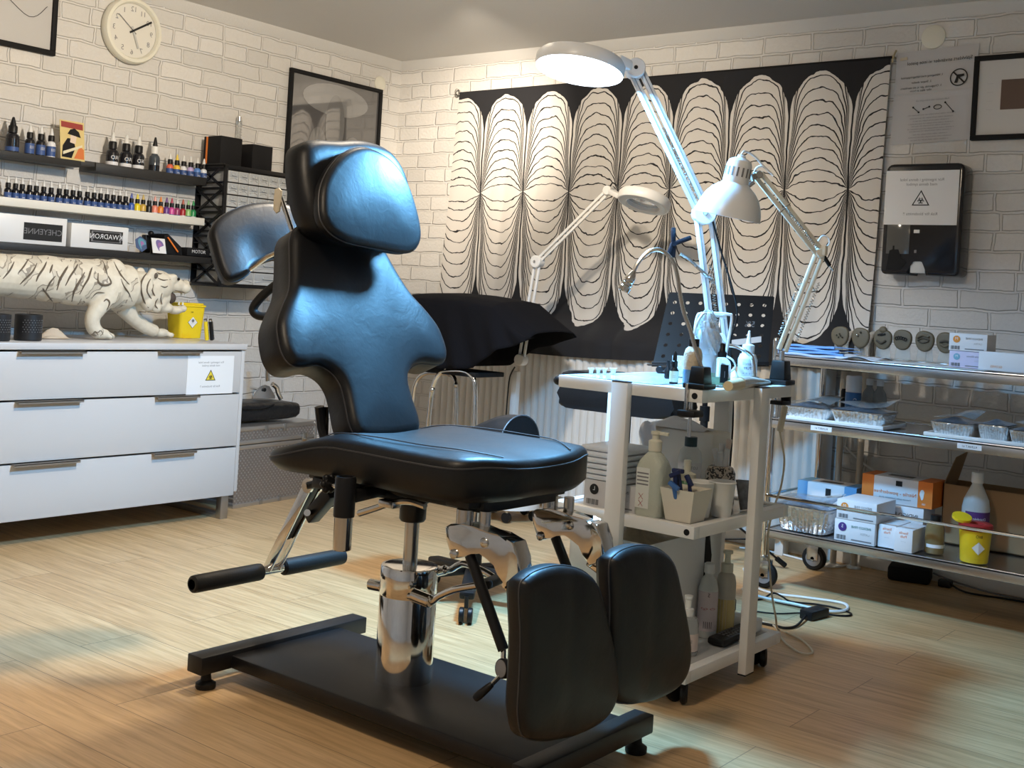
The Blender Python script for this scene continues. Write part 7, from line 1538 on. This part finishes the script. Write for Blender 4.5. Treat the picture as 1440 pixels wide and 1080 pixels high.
b = B(); b.bar(md_(-.01, 1.0), md_(1.01, 1.0), .004, .02, M_BLKMETAL, .001); b.bar(md_(-.01, 1.01)-V((0, .03, 0)), md_(1.01, 1.01)-V((0, .03, 0)), .05, .004, M_BLKMETAL, .001); b.obj('ledge', MS)
b = B(); c_ = md_(.80, .72); nn = (TRm-TLm).cross(BLm-TLm).normalized(); nn = nn if nn.dot(-FWD) > 0 else -nn
b.prism([md_(u, v)+nn*.003 for u, v in ((.66, .745), (.655, .66), (.915, .60), (.92, .685))], nn*.0004, mat('grey_tape', (.50, .50, .50), .5)); b.text('5%', md_(.80, .43)+nn*.003, TRm-TLm, TLm-BLm, .035, mat('chalk_grey', (.16, .16, .17), .8)); b.obj('tape_strip', MS, smooth=0)
mc = md_(.45, .55); hub = V((mc.x-.03, mc.y+.05, .26)); b = B(); b.tube([mc-nn*.012, mc-nn*.04+V((0, 0, -.06)), V((hub.x, hub.y, .62))], .011, M_BLKMETAL, 10); b.cyl(V((hub.x, hub.y, .62)), V((hub.x, hub.y, .10)), .016, M_BLKMETAL); b.cyl(V((hub.x, hub.y, .60)), V((hub.x, hub.y, .66)), .021, M_BLKPLAST); b.obj('pole', MS)
for tx, ty in ((1104, 795), (900, 760), (985, 800)):
    e = az(tx, ty, .012) if tx != 985 else V((hub.x+.02, hub.y-.40, .012))
    if tx == 900: e = V((hub.x-.38, hub.y+.15, .012))
    b = B(); b.bar(V((hub.x, hub.y, .30)), e, .016, .008, M_BLKMETAL, .001); b.bar(V((hub.x, hub.y, .12)), V((hub.x, hub.y, .30))+(e-V((hub.x, hub.y, .30)))*.62, .012, .005, M_BLKMETAL, .001); d = (e-V((hub.x, hub.y, .30))).normalized(); b.cyl(e-d*.05, e, .011, M_RUBBER); b.obj('tripod_leg', MS)
# ================================================================ floor cables
def fcable(name, label, P, r, m): b = B(); b.tube(bez([az(x, y, z) for x, y, z in P], 7), r, m, 6); return tag(b.obj(name), label, 'cable')
fcable('white_cable', 'thick white cable looped on the floor by the steel trolley castor', [(1046, 800, .006), (1058, 822, .006), (1085, 834, .006), (1130, 840, .006), (1180, 847, .006), (1192, 853, .006), (1186, 859, .006), (1160, 859, .008), (1120, 850, .012), (1085, 843, .012), (1055, 835, .012), (1044, 828, .012)], .0055, M_WHITEP)
fcable('black_cable', 'thin black cable looped under the white cable on the floor', [(1048, 845, .005), (1072, 842, .005), (1087, 834, .018), (1100, 839, .018), (1113, 846, .005), (1150, 850, .005), (1180, 856, .004), (1197, 863, .004), (1190, 866, .004), (1165, 864, .004), (1140, 858, .006), (1120, 852, .005), (1090, 846, .004)], .0035, M_BLKPLAST)
fcable('white_cable', 'white cable running along the floor behind the steel trolley castors', [(1040, 770, .006), (1085, 776, .006), (1140, 790, .006), (1165, 797, .006), (1190, 795, .006), (1215, 787, .006), (1235, 780, .02)], .0045, M_WHITEP)
AD = thing('power_adapter', 'black rectangular power adapter with cords on the floor beside the work trolley', 'power adapter', az(1145, 870)); c = az(1145, 869); u_ = (az(1159, 865)-az(1131, 872)).normalized(); b = B(); b.bar(c-u_*.055+V((0, 0, .017)), c+u_*.055+V((0, 0, .017)), .05, .032, M_BLKPLAST, .004); b.obj('adapter_block', AD)
b = B(); b.tube(bez([c-u_*.055+V((0, 0, .015)), az(1120, 880, .006), az(1105, 883, .005), az(1090, 880, .005), az(1060, 874, .005)], 6), .0045, M_BLKPLAST, 6); b.tube(bez([c-u_*.05+V((0, 0, .02)), az(1125, 862, .006), az(1100, 863, .005), az(1080, 862, .005), az(1058, 859, .005)], 6), .003, M_BLKPLAST, 6); b.obj('cords', AD)
LG = thing('power_unit', 'black box with plugs lying on the floor under the steel trolley', 'power unit', az(1272, 818)); A, C = az(1242, 815, .0), az(1302, 824, .0); b = B(); d = (C-A).normalized(); b.bar(A+V((0, .06, .031)), C+V((0, .06, .031)), .11, .06, M_BLKMATT, .012); b.obj('housing', LG)
b = B(); b.box(C+V((.06, .05, .015)), (.05, .04, .028), M_BLKPLAST, .005); b.tube(bez([C+V((.08, .05, .015)), C+V((.16, .0, .006)), C+V((.3, .03, .005)), C+V((.5, .05, .005))], 6), .004, M_BLKPLAST, 6); b.tube(bez([C+V((.0, .08, .04)), C+V((.1, .08, .02)), C+V((.28, .07, .006)), C+V((.5, .12, .005))], 6), .004, M_GREYINK, 6); b.obj('plug_and_cords', LG)
# ---------------------------------------------------------------- light
w = bpy.data.worlds.new('world'); SC.world = w; w.use_nodes = True
w.node_tree.nodes['Background'].inputs[0].default_value = (1., .93, .84, 1); w.node_tree.nodes['Background'].inputs[1].default_value = .035
def spot(name, loc, tgt, watts, col, ang, blend=.6, size=.06):
    l = bpy.data.lights.new(name, 'SPOT'); l.energy = watts; l.color = col; l.spot_size = math.radians(ang); l.spot_blend = blend; l.shadow_soft_size = size
    o = bpy.data.objects.new(name, l); COL.objects.link(o); o.location = loc
    o.rotation_euler = (V(tgt)-V(loc)).to_track_quat('-Z', 'Y').to_euler(); return o
WARM = (1., .86, .69)
# ceiling lamp over the chair, added front fill, ceiling spot on the tapestry
def point(name, loc, watts, col, size):
    l = bpy.data.lights.new(name, 'POINT'); l.energy = watts; l.color = col; l.shadow_soft_size = size
    o = bpy.data.objects.new(name, l); COL.objects.link(o); o.location = loc; return o
spot('ceiling_and_fill_lamp', (-2.48, 2.70, 2.22), (-4.60, 3.4, .7), 140, (1., .86, .68), 176, .55, .05)
point('ceiling_and_fill_lamp', (-1.45, .95, 2.22), 44, (1., .82, .62), .10)  # added fill from the front, brightens the work trolley shelves
spot('ceiling_spot', (-3.3, 3.75, 2.28), (-4.10, 4.9, 1.86), 170, WARM, 56, 1., .03)
